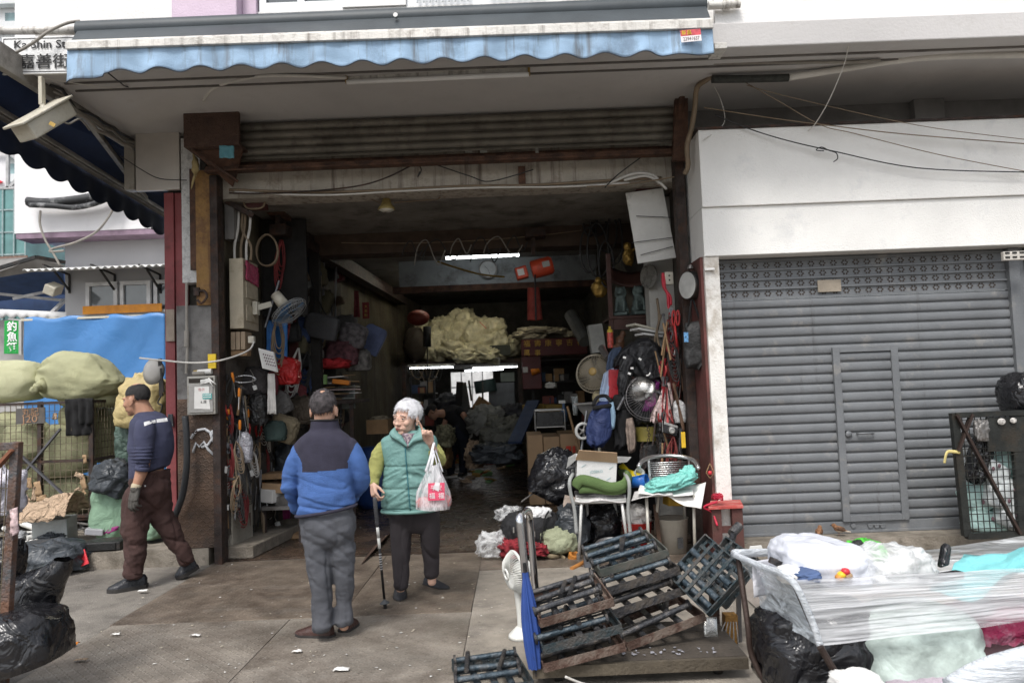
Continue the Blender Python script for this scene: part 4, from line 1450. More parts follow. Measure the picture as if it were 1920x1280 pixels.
def dt1(p,n):
 k=max(0,.35-p.z)*1.5+max(0,.25-abs(p.z-.62))*1.6+.3
 s=.034*ridge(p,4.0,(1.3,1.3,2.6),5)*k+.020*ridge(V((p.x+p.z*.6,p.y,p.z-p.x*.5)),6,(1,1,1.4),8)*k
 return s*.8-.014*crease(V((p.x,p.y,p.z+.6*p.x)),3,(1,1,2.0),7)*k-.008*crease(p,5,(1.5,1.5,.4),2)
fuse(b,'trousers',m_greyt,man,.0085,4,.5,dt1)
m_brsh=M('brown_leather',(.055,.026,.021),.38,var=.3,vs=12,bump=.35,bs=60)
shoe(man,G(627,1196),G(553,1193),.10,.075,m_brsh)
shoe(man,G(643,1189),G(660,1171)+V((.02,.0,0)),.095,.08,m_brsh)
# ---------------------------------------------------------------- old woman with a cane
Y2=5.78
wo=T('person','white haired old woman in a teal padded vest raising one finger','person',G(785,1115))
H2=head_frame(P(764,781,Y2-.02),-32,2,3,1.14)
b=MB()
head(b,H2,True)
limb(b,[(P(765,795,Y2),.052),(P(767,815,Y2+.01),.056),(P(768,845,Y2+.02),.08)],16)
loft(b,prings([(735,800,845,.07),(738,800,900,.075),(735,805,950,.08)],Y2))
# cane arm
wr=P(699.5,910,Y2-.12)
limb(b,[(P(745,850,Y2),.04),(P(722,845,Y2),.03),(P(705,880,Y2-.05),.03),(wr,.026)],12)
hand(b,wr+V((0,0,.01)),P(703,938,Y2-.17)-wr,V((.75,.5,-.2)),-1,(52,55,55,50),.98,.6,(.5,.75,.5),20)
# raised arm
el=P(824,864,Y2-.06)
wr2=P(806,829,Y2-.24)
limb(b,[(P(785,850,Y2),.04),(P(808,848,Y2),.03),(el,.032),(wr2,.024)],12)
hd=P(800,806,Y2-.27)-wr2
hand(b,wr2,hd,V((-.35,-1,.15)),1,(6,88,92,90),1.05,.6,(-.2,.75,.7),40)
for sx in(0,1):
 limb(b,[(P((752,800)[sx],955,Y2),.05),(P((752,808)[sx],1040,Y2+.06*sx),.04),(P((751,810)[sx],(1105,1092)[sx],Y2+.12*sx-.02),.033)],12)
wo['_skin']=0
bd2=fuse(b,'body',m_skin_p,wo,.0048,2,.5)
wo['_skin']=m_skin_p
face_parts(wo,H2,M('brow_grey',(.30,.24,.22),.8),m_lip)
# wrinkles / eye bags
del wo['_skin']
def keep_w(d,j):
 if d.y<-.25:
  k=.30+.25*max(0,.45-abs(d.x))+j*1.6
  return d.z>k or(abs(d.x)>.72 and d.z>-.18+j)
 if d.y<.15:
  return d.z>-.28+j and not(abs(d.x)>.9 and d.z<-.12 and d.y>-.1)
 return d.z>-.72+j
hair(wo,H2,keep_w,m_hair_w,r=(.083,.104,.095),lump=.03,seed=5,tufts=(2200,.026,.0012,.07))
m_vest=M('teal_padded_nylon',(.14,.27,.25),.55,var=.1,vs=6,bump=.2,bs=45,fold=.05,fs=14)
b=MB()
loft(b,prings([(748,790,806,.075,.01),(732,806,812,.10),(716,818,821,.118),(715,822,838,.13),(719,824,862,.14),(719,823,885,.142),(716,822,912,.148),(715,821,940,.15),(718,820,953,.145)],Y2),34)
def dv(p,n):
 q=0
 for zz in(P(765,871,Y2).z,P(765,912,Y2).z,P(765,950,Y2).z):
  q-=.008*math.exp(-((p.z-zz)/.009)**2)
 low=max(0,min(1,(P(765,860,Y2).z-p.z)/.1))
 xz=P(769,890,Y2).x
 side=abs(p.x-xz)
 q+=.013*ridge(V((p.x,p.y,p.z+side*.35)),8,(.8,.8,3.0),3)*(low+.35)
 q-=.010*math.exp(-((p.x-xz-(p.z-1.0)*-.03)/.012)**2)*(n.y<0)
 return q+.004*fbm(p*8,2)
vest=fuse(b,'vest',m_vest,wo,.0075,3,.5,dv)
bpy.context.view_layer.update()
zp=project_pts(vest,[P(764+10*t,836+114*t,Y2)for t in[k/24 for k in range(25)]],(0,1,0),.002)
MB().tube(zp,.0085,8,flat=.5).build('zipper',M('zip_teal',(.04,.16,.19),.5),vest,True)
hm=ringpts(717,820,957,953,.148,Y2,36)
MB().tube(hm,.014,8,closed=True).build('hem',m_vest,vest,True)
# spread collar
Yc=Y2-.13
b=MB()
for sgn,pts in((-1,[(764,838),(748,828),(734,820),(731,812),(740,803),(749,799)]),(1,[(766,838),(778,829),(797,824),(803,818),(797,806),(785,799)])):
 fpts=[P(x,y,Y2-.14+.05*i/5+(.04 if i>3 else 0))for i,(x,y)in enumerate(pts)]
 inner=[P(764,836,Y2-.125),P(757,824,Y2-.115),P(752,814,Y2-.09),P(748,806,Y2-.06),P(748,800,Y2-.03),P(752,797,Y2)]if sgn<0 else[P(766,836,Y2-.125),P(772,824,Y2-.115),P(779,815,Y2-.09),P(784,806,Y2-.06),P(785,800,Y2-.03),P(780,797,Y2)]
 fs_,is_=smooth_path(fpts,4),smooth_path(inner,4)
 nn=len(fs_)
 b.grid(nn,6,lambda u,v:fs_[int(round(u*(nn-1)))].lerp(is_[int(round(u*(nn-1)))],v)+V((0,-.02*math.sin(v*math.pi),.008*math.sin(v*math.pi))))
b.build('collar',m_vest,wo,True,solid=.012)
b=MB()
b.grid(20,4,lambda u,v:P(766+22*math.cos(math.pi*(1-u)),800-3*math.sin(math.pi*u)+12*v,Y2+.07*math.sin(math.pi*u))+V((0,0,0)))
b.build('collar_back',m_vest,wo,True,solid=.012)
# printed shirt in the opening
m_print=M('floral_print',(.10,.07,.10),.8,var=.9,vs=70,bump=.1,dirt=.5,dcol=(.5,.42,.4),ds=60)
b=MB().grid(8,8,lambda u,v:P(765+(u-.5)*(30-27*v),812+26*v,Y2-.085-.045*v-.03*math.sin(u*math.pi)))
b.build('shirt_front',m_print,wo,True,solid=.006)
m_olive=M('olive_knit',(.34,.34,.115),.95,var=.12,vs=15,bump=.5,bs=220)
b=MB()
limb(b,[(P(725,832,Y2+.01),.05),(P(711,852,Y2-.01),.058),(P(704,880,Y2-.05),.056),(P(702,898,Y2-.09),.042),(P(701,907,Y2-.11),.036)],18)
def dsl(p,n):
 return.010*ridge(p,8,(.6,.8,2.0),7)+.006*ridge(p,16,(.5,.6,2),2)
fuse(b,'sleeve',m_olive,wo,.006,3,.5,dsl)
b=MB()
limb(b,[(P(806,832,Y2+.01),.05),(P(817,848,Y2),.058),(P(822,862,Y2-.05),.060),(P(817,858,Y2-.12),.05),(P(813,847,Y2-.16),.038)],18)
fuse(b,'sleeve',m_olive,wo,.006,3,.5,dsl)
m_dkt=M('dark_trousers',(.032,.027,.030),.85,var=.15,vs=10,bump=.2,bs=220)
b=MB()
loft(b,prings([(720,824,940,.115),(724,825,962,.112),(735,818,985,.085),(755,800,1000,.05)],Y2),26)
limb(b,[(P(752,970,Y2),.095),(P(752,1010,Y2-.01),.083),(P(752,1060,Y2-.02),.068),(P(751,1098,Y2-.03),.062)],18)
limb(b,[(P(803,970,Y2+.01),.088),(P(806,1010,Y2+.03),.078),(P(809,1050,Y2+.08),.064),(P(809,1076,Y2+.1),.058)],18)
def dt2(p,n):
 return.012*ridge(p,5,(1.6,1.6,1.2),4)*(.6+max(0,.3-p.z)*3)-.012*crease(p,3.4,(1.6,1.6,.7),4)
fuse(b,'trousers',m_dkt,wo,.008,3,.5,dt2)
m_clsh=M('dark_canvas_shoe',(.035,.036,.040),.8,var=.2,bump=.4,bs=90)
shoe(wo,G(751,1104),G(750,1130),.095,.075,m_clsh,sole_h=.016)
shoe(wo,G(796,1096),G(842,1107),.09,.06,m_clsh,sole_h=.016,op=.42)
# cane
cn=T('walking_stick','black walking stick with a white band in the old woman hand','cane',G(722,1143))
c0,c1=P(702.5,932,Y2-.2),G(722.5,1143,.0)
L=lambda t:c0.lerp(c1,t)
bm().tube([L(.26),L(.9)],.0095,10).build('shaft',m_black,cn,True)
b=bm().tube([L(0),L(.02),L(.06),L(.12),L(.24),L(.26)],[.012,.016,.0155,.0135,.0135,.011],10)
for k in range(14):
 b.tube([L(.05+k*.014),L(.056+k*.014)],.0155,10)
b.build('grip',M('ribbed_rubber',(.06,.06,.065),.7),cn,True)
bm().tube([L(.265),L(.355)],.0112,10).tube([L(.36),L(.455)],.0112,10).build('white_band',M('cane_white',(.72,.72,.68),.5),cn,True)
b=bm()
for k in range(7):
 b.tube([L(.50+k*.022),L(.509+k*.022)],.0105,8)
b.build('marks',M('cane_mark',(.45,.45,.45),.5),cn)
ax=(c1-c0).normalized()
bm().lathe([(.006,-.02),(.014,-.012),(.036,.006),(.036,.009),(.010,.004)],L(.93),ax,16).build('basket',M('cane_basket',(.07,.075,.08),.6),cn,True)
bm().tube([L(.94),L(.955),L(.998)],[.010,.013,.013],10).build('rubber_tip',m_black,cn,True)
# shopping bag on her forearm
YB2=Y2-.30
pb=T('shopping_bag','clear plastic shopping bag with red print hanging from the old woman arm','bag',P(815,955,YB2))
def bagf(u,v):
# v 0 = top, 1 = bottom
 lx=(802,797,789,781,779.5,780)
 rx=(824,829,837,844,847,843)
 k=min(4.999,v*5)
 i=int(k)
 f_=k-i
 l=lx[i]+(lx[i+1]-lx[i])*f_
 r_=rx[i]+(rx[i+1]-rx[i])*f_
 y=872+81*v
 a=2*math.pi*u
 c_=math.cos(a)
 px=(l+r_)/2+(r_-l)/2*math.copysign(abs(c_)**.8,c_)
 dy=math.sin(a)*(.02+.07*v**.7)
 p=P(px,y-(0 if v>.1 else 0),YB2)
 w=.008*math.sin(u*40+v*3)*(1-v*.7)
 top=(8*math.cos(a)**2 if v<.05 else 0)
 return p+V((0,dy+w,top*.004))
b=MB().grid(64,30,bagf,cu=True)
b.grid(12,6,lambda u,v:P(780.5+63*u,953,YB2)+V((0,(v-.5)*.18*math.sin(math.pi*min(.95,max(.05,u))),-.004+.01*noise.noise(V((u*6,v*4,1))))))
m_film=film('shopping_bag_film',(.93,.93,.95),.62,.22,.4,.18,10,stretch=(1.6,1.6,.35))
b.build('film_body',m_film,pb,True)
hp=P(813,838,YB2+.05)
m_hnd=M('bag_handle_white',(.75,.75,.77),.4,var=.1,bump=.2)
for(l0,l1)in((798,806),(822,830)):
 pts=[P(l0,884,YB2-.02),P((l0+813)/2,862,YB2-.03),hp+V((0,-.06,.0)),hp+V((.004,.0,.03)),hp+V((0,.06,0)),P((l1+816)/2,862,YB2+.06),P(l1,884,YB2+.03)]
 MB().tube(smooth_path(pts,5),.010,8,flat=.5).build('handle',m_hnd,pb,True)
b=MB()
bagshape(b,P(802,942,YB2),(.17,.11,.09),4,nu=26,nv=16)
bagshape(b,P(829,940,YB2),(.13,.11,.10),9,nu=24,nv=16)
b.build('goods',M('pink_goods',(.55,.22,.22),.6,var=.35,vs=25,bump=.4),pb,True)
a_,c_=P(803,938,YB2-.092),P(833,905,YB2-.092)
m_redp=M('red_print',(.55,.05,.11),.5,var=.25,vs=50,bump=0)
pr=MB().grid(10,10,lambda u,v:V((a_.x+(c_.x-a_.x)*u,YB2-.072-.026*v,c_.z+(a_.z-c_.z)*v))).build('red_print',m_redp,pb,solid=.002)
m_wp=M('white_print',(.8,.76,.77),.5,var=0,bump=0)
mx_=(a_.x+c_.x)/2
text('平安',.042,(mx_,YB2-.0905,a_.z+.085),(90,0,0),m_wp,pr)
text('福',.045,(mx_-.03,YB2-.098,a_.z+.03),(90,0,0),m_wp,pr)
text('福',.045,(mx_+.035,YB2-.098,a_.z+.03),(90,0,0),m_wp,pr)
bm().quadbox([V((mx_-.005,YB2-.088,c_.z+.01)),V((mx_+.028,YB2-.088,c_.z+.0)),V((mx_+.018,YB2-.088,c_.z-.06)),V((mx_-.022,YB2-.088,c_.z-.04))],(0,.002,0)).build('receipt',m_wp,pb)
# ---------------------------------------------------------------- walking worker
Y3=6.55
wk=T('person','balding man in a navy sweatshirt and brown trousers walking left wearing a grey glove','person',G(290,1095))
H3=head_frame(P(257,747,Y3),-108,8,0,1.18)
b=MB()
head(b,H3)
limb(b,[(P(262,755,Y3),.072),(P(270,772,Y3+.01),.078),(P(277,790,Y3+.02),.10)],16)
loft(b,prings([(262,302,800,.10),(258,305,850,.11),(258,305,895,.10)],Y3))
YA3=Y3-.19
w3=P(255,913,YA3-.04)
limb(b,[(P(272,805,YA3),.06),(P(270,862,YA3),.052),(P(265,885,YA3-.02),.049),(w3,.034)],14)
limb(b,[(P(262,930,Y3-.06),.07),(P(252,1000,Y3-.08),.05),(P(252,1080,Y3-.1),.04)],12)
limb(b,[(P(298,940,Y3+.08),.07),(P(318,990,Y3+.12),.05),(P(348,1050,Y3+.16),.04)],12)
fuse(b,'body',m_skin_d,wk,.0065,3)
wk['_skin']=m_skin_d
face_parts(wk,H3,m_hair_b,m_lip)
del wk['_skin']
def keep_m3(d,j):
 if d.y<-.30:
  return abs(d.x)>.5 and d.z>-.02+j and d.y>-.55
 bald=(d-V((0,-.05,1))).length<.62+j
 return d.z>-.62+.1*abs(d.x)+j and not bald and not(abs(d.x)>.8 and d.z<-.05 and d.y<.35)
hair(wk,H3,keep_m3,m_hair_b,r=(.0755,.0965,.0855),lump=.03,seed=8,tufts=(300,.012,.0014,.03))
m_swt=M('navy_sweatshirt',(.055,.060,.108),.92,var=.16,vs=8,bump=.4,bs=200,fold=.05,fs=8)
b=MB()
loft(b,prings([(263,288,771,.085,.01),(254,305,779,.14),(248,317,795,.175),(245,322,820,.18),(244,322,845,.178),(245,320,868,.172),(245,319,880,.17),(246,318,888,.162)],Y3),34)
zh,zt1=P(280,884,Y3).z,P(280,845,Y3).z
for i,v in enumerate(b.v):
 k=max(0,min(1.1,(zt1-v.z)/(zt1-zh)))
 b.v[i]=v+V((0,0,(v.x-P(282,884,Y3).x)*.38*k))
limb(b,[(P(274,795,YA3+.03),.082),(P(271,815,YA3),.088),(P(270,842,YA3-.02),.076),(P(269,862,YA3-.03),.064),(P(267,876,YA3-.03),.060)],20)
limb(b,[(P(272,800,Y3+.2),.07),(P(262,850,Y3+.24),.06),(P(252,888,Y3+.2),.05)],16)
def dsw(p,n):
 arm=max(0,min(1,(Y3-.12-p.y)*10))
 z0=P(268,855,Y3).z
 cuff=math.exp(-((p.z-z0)/.08)**2)*arm
 return.012*ridge(p,6,(.8,.8,1.8),6)*(.5+1.2*cuff)-.010*crease(V((p.x,p.y,p.z+.5*p.x)),2.6,(1,1,1.6),3)+.012*cuff*math.sin(p.z*210+2*noise.noise(p*9))+.006*fbm(p*6,2)
sw=fuse(b,'sweatshirt',m_swt,wk,.009,4,.5,dsw)
bpy.context.view_layer.update()
for quad in([(292,789),(301.5,785.5),(303.5,791),(294.5,796)],[(302.5,784.5),(313,783),(315,789.5),(304.5,791)]):
 q=[P(x,y,Y3)for x,y in quad]
 pts=[]
 for j in range(5):
  for i in range(7):
   pts.append(q[0].lerp(q[1],i/6).lerp(q[3].lerp(q[2],i/6),j/4))
 pts=project_pts(sw,pts,(-.05,1,0),.004)
 MB().add(pts,[(j*7+i,j*7+i+1,j*7+i+8,j*7+i+7)for j in range(4)for i in range(6)]).build('white_patch',M('white_patch',(.72,.72,.72),.7,var=.15,vs=90),sw,True)
MB().tube([P(267.5,874,YA3-.03),P(266,882,YA3-.03)],.058,18).build('cuff',m_swt,sw,True)
# glove
b=MB()
limb(b,[(w3+V((.004,0,.015)),.042),(w3+V((-.003,-.005,-.02)),.040)],14)
hand(b,w3+V((0,0,-.005)),P(249,938,YA3-.06)-w3,V((.3,.9,0)),1,(22,28,32,36),1.22,.5,(.3,.9,.25),15)
zc_=w3.z-.0
fuse(b,'glove',[M('grey_glove',(.085,.08,.072),.9,var=.2,bump=.4),M('beige_cuff',(.42,.36,.25),.9,var=.1)],wk,.006,2,.5,None,lambda c:1 if c.z>zc_ else 0)
m_brt=M('brown_work_trousers',(.058,.030,.026),.88,var=.2,vs=8,bump=.3,bs=180,fold=.05,fs=8)
b=MB()
loft(b,prings([(251,317,880,.155),(246,319,900,.16),(243,319,922,.16),(252,310,945,.12),(266,298,962,.06)],Y3),30)
limb(b,[(P(264,925,Y3-.05),.125),(P(257,950,Y3-.06),.125),(P(253,990,Y3-.08),.112),(P(252,1034,Y3-.1),.096),(P(251,1068,Y3-.1),.086),(P(251,1074,Y3-.1),.088)],22)
limb(b,[(P(293,925,Y3+.05),.120),(P(298,950,Y3+.07),.115),(P(313,985,Y3+.1),.098),(P(333,1017,Y3+.14),.082),(P(348,1046,Y3+.17),.070),(P(350,1051,Y3+.17),.070)],22)
def dt3(p,n):
 return.024*ridge(V((p.x+.4*p.z,p.y,p.z-.4*p.x)),4,(1.2,1,2.0),9)+.006*ridge(p,9,(1,1,1.8),3)-.016*crease(V((p.x,p.y,p.z+.7*p.x)),2.6,(1,1,1.8),6)-.007*crease(p,5,(1.4,1.4,.5),2)
tr=fuse(b,'trousers',m_brt,wk,.009,4,.5,dt3)
bpy.context.view_layer.update()
pk=project_pts(tr,[P(*q,Y3)for q in((272,888),(284,908),(298,906),(305,884))],(0,1,0),.003)
MB().tube(smooth_path(pk,4),.004,6).build('pocket_seam',m_brt,tr,True)
bt=project_pts(tr,[P(289,906,Y3)],(0,1,0),.005)[0]
MB().ell(bt,(.008,.004,.008),10).build('button',M('button_white',(.7,.7,.68),.4),tr,True)
m_blsh=M('black_leather',(.022,.023,.027),.32,var=.3,vs=12,bump=.3,bs=50)
shoe(wk,G(277,1099),G(200,1112),.115,.095,m_blsh,sole_h=.028)
h0=G(372,1079)+V((0,0,.075))
shoe(wk,h0,G(330,1087)+V((0,0,.0)),.11,.095,m_blsh,sole_h=.026)
# ---------------------------------------------------------------- man bending inside the shop
Y4=13.4
bm4=T('person','man in dark clothes bending over deep inside the shop','person',G(856,893))
H4=head_frame(P(811,772,Y4-.1),-95,55,0,1.1)
b=MB()
head(b,H4)
limb(b,[(P(818,775,Y4-.08),.065),(P(832,775,Y4-.05),.08)],12)
g4=P(881,800,Y4-.25)
limb(b,[(P(866,773,Y4-.2),.055),(P(875,787,Y4-.24),.046),(g4,.035)],12)
limb(b,[(P(838,780,Y4+.15),.05),(P(826,815,Y4+.1),.042),(P(815,845,Y4),.032)],12)
limb(b,[(P(865,800,Y4),.07),(P(868,850,Y4-.03),.045),(P(868,885,Y4-.03),.035)],10)
limb(b,[(P(858,800,Y4+.03),.07),(P(847,850,Y4+.05),.045),(P(845,885,Y4+.05),.035)],10)
fuse(b,'body',m_skin_d,bm4,.012,2)
hair(bm4,H4,lambda d,j:d.z>.1+j or(d.y>.1 and d.z>-.6),m_hair_b,n=36)
m_blk=M('black_cotton',(.014,.014,.016),.9,var=.2)
b=MB()
limb(b,[(P(832,773,Y4),.10),(P(850,776,Y4),.165),(P(866,790,Y4),.17),(P(866,808,Y4),.16)],20)
limb(b,[(P(860,768,Y4-.14),.075),(P(867,774,Y4-.2),.068)],14)
limb(b,[(P(842,772,Y4+.14),.075),(P(838,782,Y4+.17),.066)],14)
fuse(b,'tee_shirt',m_blk,bm4,.014,3,.5,lambda p,n:.015*ridge(p,5))
b=MB()
limb(b,[(P(864,800,Y4),.165),(P(863,820,Y4),.155)],18)
limb(b,[(P(868,815,Y4-.03),.115),(P(869,850,Y4-.03),.085),(P(868,882,Y4-.03),.075)],16)
limb(b,[(P(855,815,Y4+.05),.115),(P(847,850,Y4+.05),.085),(P(845,884,Y4+.05),.075)],16)
fuse(b,'trousers',M('dark_blue_cotton',(.012,.015,.026),.9),bm4,.014,3,.5,lambda p,n:.015*ridge(p,5,(1,1,1),4))
b=MB()
hand(b,g4,P(886,812,Y4-.27)-g4,V((-1,0,0)),1,(30,35,38,40),1.25)
fuse(b,'glove',M('pale_glove',(.55,.54,.5),.9),bm4,.009,1)
shoe(bm4,G(852,895),G(835,897),.11,.1,m_blsh)
shoe(bm4,G(874,891),G(860,895),.11,.1,m_blsh)
# ================================================================== LEFT STREET CLUTTER
m_sack=M('green_woven_sack',(.39,.39,.235),.75,var=.14,vs=3,bump=.5,bs=140,fold=.12,fs=5,dirt=.12,dcol=(.18,.17,.09))
m_sack2=M('pale_green_sack',(.23,.36,.25),.7,var=.1,vs=3,bump=.3,bs=120,fold=.2,fs=6)
m_bin=M('black_bin_liner',(.012,.012,.014),.25,var=.3,vs=4,bump=.06,bs=25,fold=.26,fs=7,spec=.55)
m_bind=M('dusty_black_plastic',(.045,.052,.06),.40,var=.5,vs=4,bump=.15,bs=40,fold=.35,fs=6)
m_card=M('brown_cardboard',(.36,.24,.14),.85,var=.12,vs=4,bump=.15,bs=60,dirt=.15,dcol=(.22,.15,.09))
m_kraft=M('brown_kraft_paper',(.44,.32,.22),.8,var=.12,vs=4,bump=.2,fold=.7,fs=9)
m_paper=M('white_paper',(.72,.71,.68),.8,var=.06,vs=10,bump=.1)
m_blkcl=M('black_cloth',(.014,.014,.015),.95,var=.2,bump=.4,bs=200)
m_redpl=M('red_plastic',(.52,.03,.04),.4,var=.12,bump=.1,dirt=.15,dcol=(.3,.1,.08))
m_wood=M('weathered_wood',(.30,.19,.10),.8,var=.3,vs=6,bump=.4,bs=50,dirt=.3)
m_orange=M('orange_handle',(.70,.22,.02),.45,var=.1)
m_chrome=M('chrome_tube',(.62,.62,.63),.16,1.,var=.05,bump=.0)
m_grimm=M('grimy_metal',(.22,.21,.20),.5,.7,var=.3,vs=8,dirt=.3)
def sack(label,c,size,seed,rot=None,mat=None,nm='sack',tie=None,group=None,**kw):
 b=MB()
 a=dict(nu=44,nv=30,sq=.78,amp=.07,ridge=.012,rf=4,flat=.2)
 a.update(kw)
 bagshape(b,c,size,seed,rot,**a)
 o=b.build(nm,mat or m_sack,None,True)
 tag(o,label,'sack',group)
 if tie:
  p=V(tie)
  t=MB()
  for i in range(26):
   an=i*2*math.pi/26
   r0=.13
   d=V((math.cos(an),-.25,math.sin(an)))
   t.tube([p+V((0,-.03,0))+d*.012,p+d*r0*.35+V((0,.005,0)),p+d*r0*(.8+.3*noise.noise(V((i,1,2))))+V((.02,.09,0))],[.008,.009,.002],6)
  t.ell(p+V((-.01,-.03,-.02)),(.045,.05,.05),14,None,lambda q:1+.5*fbm(q*3,2))
  t.ell(p+V((-.03,-.06,-.06)),(.05,.035,.045),14,(20,0,30),lambda q:1+.6*fbm(q*3+V((4,0,0)),2))
  t.build('tied_neck',mat or m_sack,o,True)
 return o
def pcen(x0,y0,x1,y1,Y):
 a,c=P(x0,y1,Y),P(x1,y0,Y)
 return(a+c)/2,abs(c.x-a.x),abs(c.z-a.z)
def rectbag(label,px,Y,depth,seed,mat,nm='bag',cat='bag',rot=None,**kw):
 c,w,h=pcen(*px,Y)
 b=MB()
 a=dict(nu=36,nv=26,sq=.7,amp=.12,ridge=.08,rf=4.5,flat=.25)
 a.update(kw)
 bagshape(b,c,(w*1.05,depth,h*1.08),seed,rot,**a)
 o=b.build(nm,mat,None,True)
 return tag(o,label,cat)
 # --- cage cart with sacks
YC=8.6
cg=T('cage_cart','rusty wire mesh cage cart stuffed with green sacks on the left pavement','cage cart',P(90,985,YC))
zb_,zt_=P(172,966,YC).z,P(172,752,YC).z
xR=P(172,860,YC).x
xL=xR-1.75
yb=YC+1.35
b=MB()
for z in(zb_,(zb_+zt_)/2-.02,zt_):
 b.bar((xL,YC,z),(xR,YC,z),.045,.03)
 b.bar((xR,YC,z),(xR,yb,z),.035,.03)
for x in(xL,xL+.58,xL+1.16,xR):
 b.bar((x,YC,zb_-.02),(x,YC,zt_+.02),.045,.04)
b.bar((xR,yb,zb_),(xR,yb,zt_),.045,.04)
b.bar((xR,YC+.65,zb_),(xR,YC+.65,zt_),.035,.03)
b.build('frame',m_dkrust,cg)
for b in(MB().bar(P(113,804,YC-.03),P(30,905,YC-.03),.035,.02),MB().bar(P(30,845,YC-.05),P(132,938,YC-.05),.035,.02),MB().bar((xR,YC+.65,zb_+.8),(xR,yb,zt_-.1),.03,.02)):
 b.build('brace',M('grey_flat_bar',(.10,.10,.11),.6,.3),cg)
b=MB()
k=0
x=xL
while x<xR:
 b.bar((x,YC-.01,zb_),(x,YC-.01,zt_),.0055)
 x+=.0635
z=zb_
while z<zt_:
 b.bar((xL,YC-.012,z),(xR,YC-.012,z),.0055)
 b.bar((xR+.01,YC,z),(xR+.01,yb,z),.0055)
 z+=.075
for i in range(22):
 y=YC+i*.0635
 b.bar((xR+.01,y,zb_),(xR+.01,y,zt_),.0055)
b.build('wire_mesh',M('rusty_wire',(.16,.13,.09),.7,.4,var=.4),cg)
bm().bb((xL,YC,zb_-.05),(xR,yb,zb_-.02)).build('deck',m_dkrust,cg)
b=MB()
for x in(xL+.15,xR-.15):
 for y in(YC+.12,yb-.12):
  b.lathe([(0,-.025),(.07,-.025),(.08,0),(.07,.025),(0,.025)],(x,y,zb_-.12),(1,0,0),16)
b.build('wheel',m_black,cg)
q=[P(30,795,YC-.04),P(84,793,YC-.04),P(84,763,YC-.04),P(30,766,YC-.04)]
sb=bm().quadbox(q,(0,.012,0)).build('board',M('slate_board',(.09,.085,.08),.8,var=.2,dirt=.2,dcol=(.2,.15,.1)),cg)
text('丸記',.10,P(57,773,YC-.046),(90,-2,0),M('brown_chalk',(.30,.18,.11),.9),sb)
text('J20',.11,P(56,786,YC-.046),(90,-2,0),M('brown_chalk',(.3,.18,.11)),sb,sx=1.3)
# sacks inside and on top
for i,(px,Yq,dp,lb)in enumerate([((-20,775,70,880),9.0,.5,'green sack inside the cage at the far left'),((18,790,88,865),8.85,.45,'tied green sack behind the slate board in the cage'),((60,800,168,900),9.0,.55,'wide green sack in the middle of the cage beside the dark post'),((-10,870,80,972),8.95,.5,'green sack at the bottom left of the cage'),((75,890,170,972),9.05,.5,'green sack at the bottom of the cage behind the brown paper'),((172,765,222,870),9.5,.6,'shaded green sack seen through the side of the cage'),((120,755,175,810),9.1,.4,'green sack behind the draped black cloth')]):
 c,w,h=pcen(*px,Yq)
 sack(lb,c,(w*1.15,dp,h*1.12),11+i,(0,rnd.uniform(-8,8),0))
c,w,h=pcen(60,662,222,757,9.0)
sack('large green sack with a tied neck lying on top of the cage',c+V((.02,0,0)),(w*1.04,.62,h*1.12),3,(0,9,-12),tie=P(76,722,8.72),amp=.06,gather=.10,nu=90,nv=50)
c,w,h=pcen(-40,677,82,760,9.05)
sack('pale green sack lying on the cage left of the tied sack',c,(w*1.05,.6,h*1.1),5,(0,-4,5),M('faded_green_sack',(.49,.49,.31),.75,var=.1,vs=3,bump=.4,bs=140,fold=.1,fs=6))
c,w,h=pcen(120,730,226,765,9.1)
sack('flattened green sack under the tied sack on the cage',c,(w*1.05,.6,h*1.25),8,(0,3,0))
# black cloth over the rail
b=MB()
drape(b,P(122,748,YC-.03),P(174,746,YC-.03),.42,22,16,2.5,.02,2,.12)
drape(b,P(146,746,YC-.06),P(174,746,YC-.06),.30,14,12,2,.02,5,.1)
o=b.build('black_cloth',m_blkcl,None,True,solid=.012)
tag(o,'black cloth draped over the top rail of the cage','cloth')
# cardboard scraps caught in the mesh
for i,(x,y,w,h,a)in enumerate([(57,905,9,20,8),(66,925,8,26,-5),(73,915,12,26,10),(52,935,12,14,30),(80,935,18,14,12),(150,890,16,9,-20),(158,905,10,24,15),(148,918,12,8,30),(161,860,7,16,5),(46,920,10,18,-20),(156,925,14,10,40),(105,780,8,12,0)]):
 p=P(x,y,YC-.035)
 s_=YC/1400
 b=MB().grid(6,6,lambda u,v:p+V((math.cos(R(a))*(u-.5)*w*s_-math.sin(R(a))*(v-.5)*h*s_,-.02+.03*noise.noise(V((u*3,v*3,i*5.))),math.sin(R(a))*(u-.5)*w*s_+math.cos(R(a))*(v-.5)*h*s_)))
 o=b.build('cardboard_scrap',m_kraft if i%2 else m_card,None,True,solid=.004)
 tag(o,'torn brown cardboard scrap caught in the wire mesh of the cage','scrap','cardboard scraps caught in the cage mesh')
 # --- brown paper over a metal box
c,w,h=pcen(74,962,133,1004,7.95)
c.z=.175+h/2
o=bm().box(c,(w,.3,h*1.15),(0,-2,12)).build('metal_box',M('galvanised_box',(.34,.36,.36),.45,.6,var=.15),None,bev=.008)
tag(o,'grey metal box on the pavement under the brown paper','box')
b=MB()
p0,p1=P(52,968,7.8),P(146,955,7.8)
b.grid(34,20,lambda u,v:p0.lerp(p1,u)+V((0,(v-.5)*.45,.07*math.sin(math.pi*v)*(1-.3*u)+.06+.10*u*math.sin(math.pi*v)+.05*fbm(V((u*4,v*3,2)),3)-.10*(abs(v-.5)*2)**3)))
o=b.build('brown_paper',m_kraft,None,True,solid=.004)
tag(o,'crumpled sheet of brown paper lying over the grey metal box','paper')
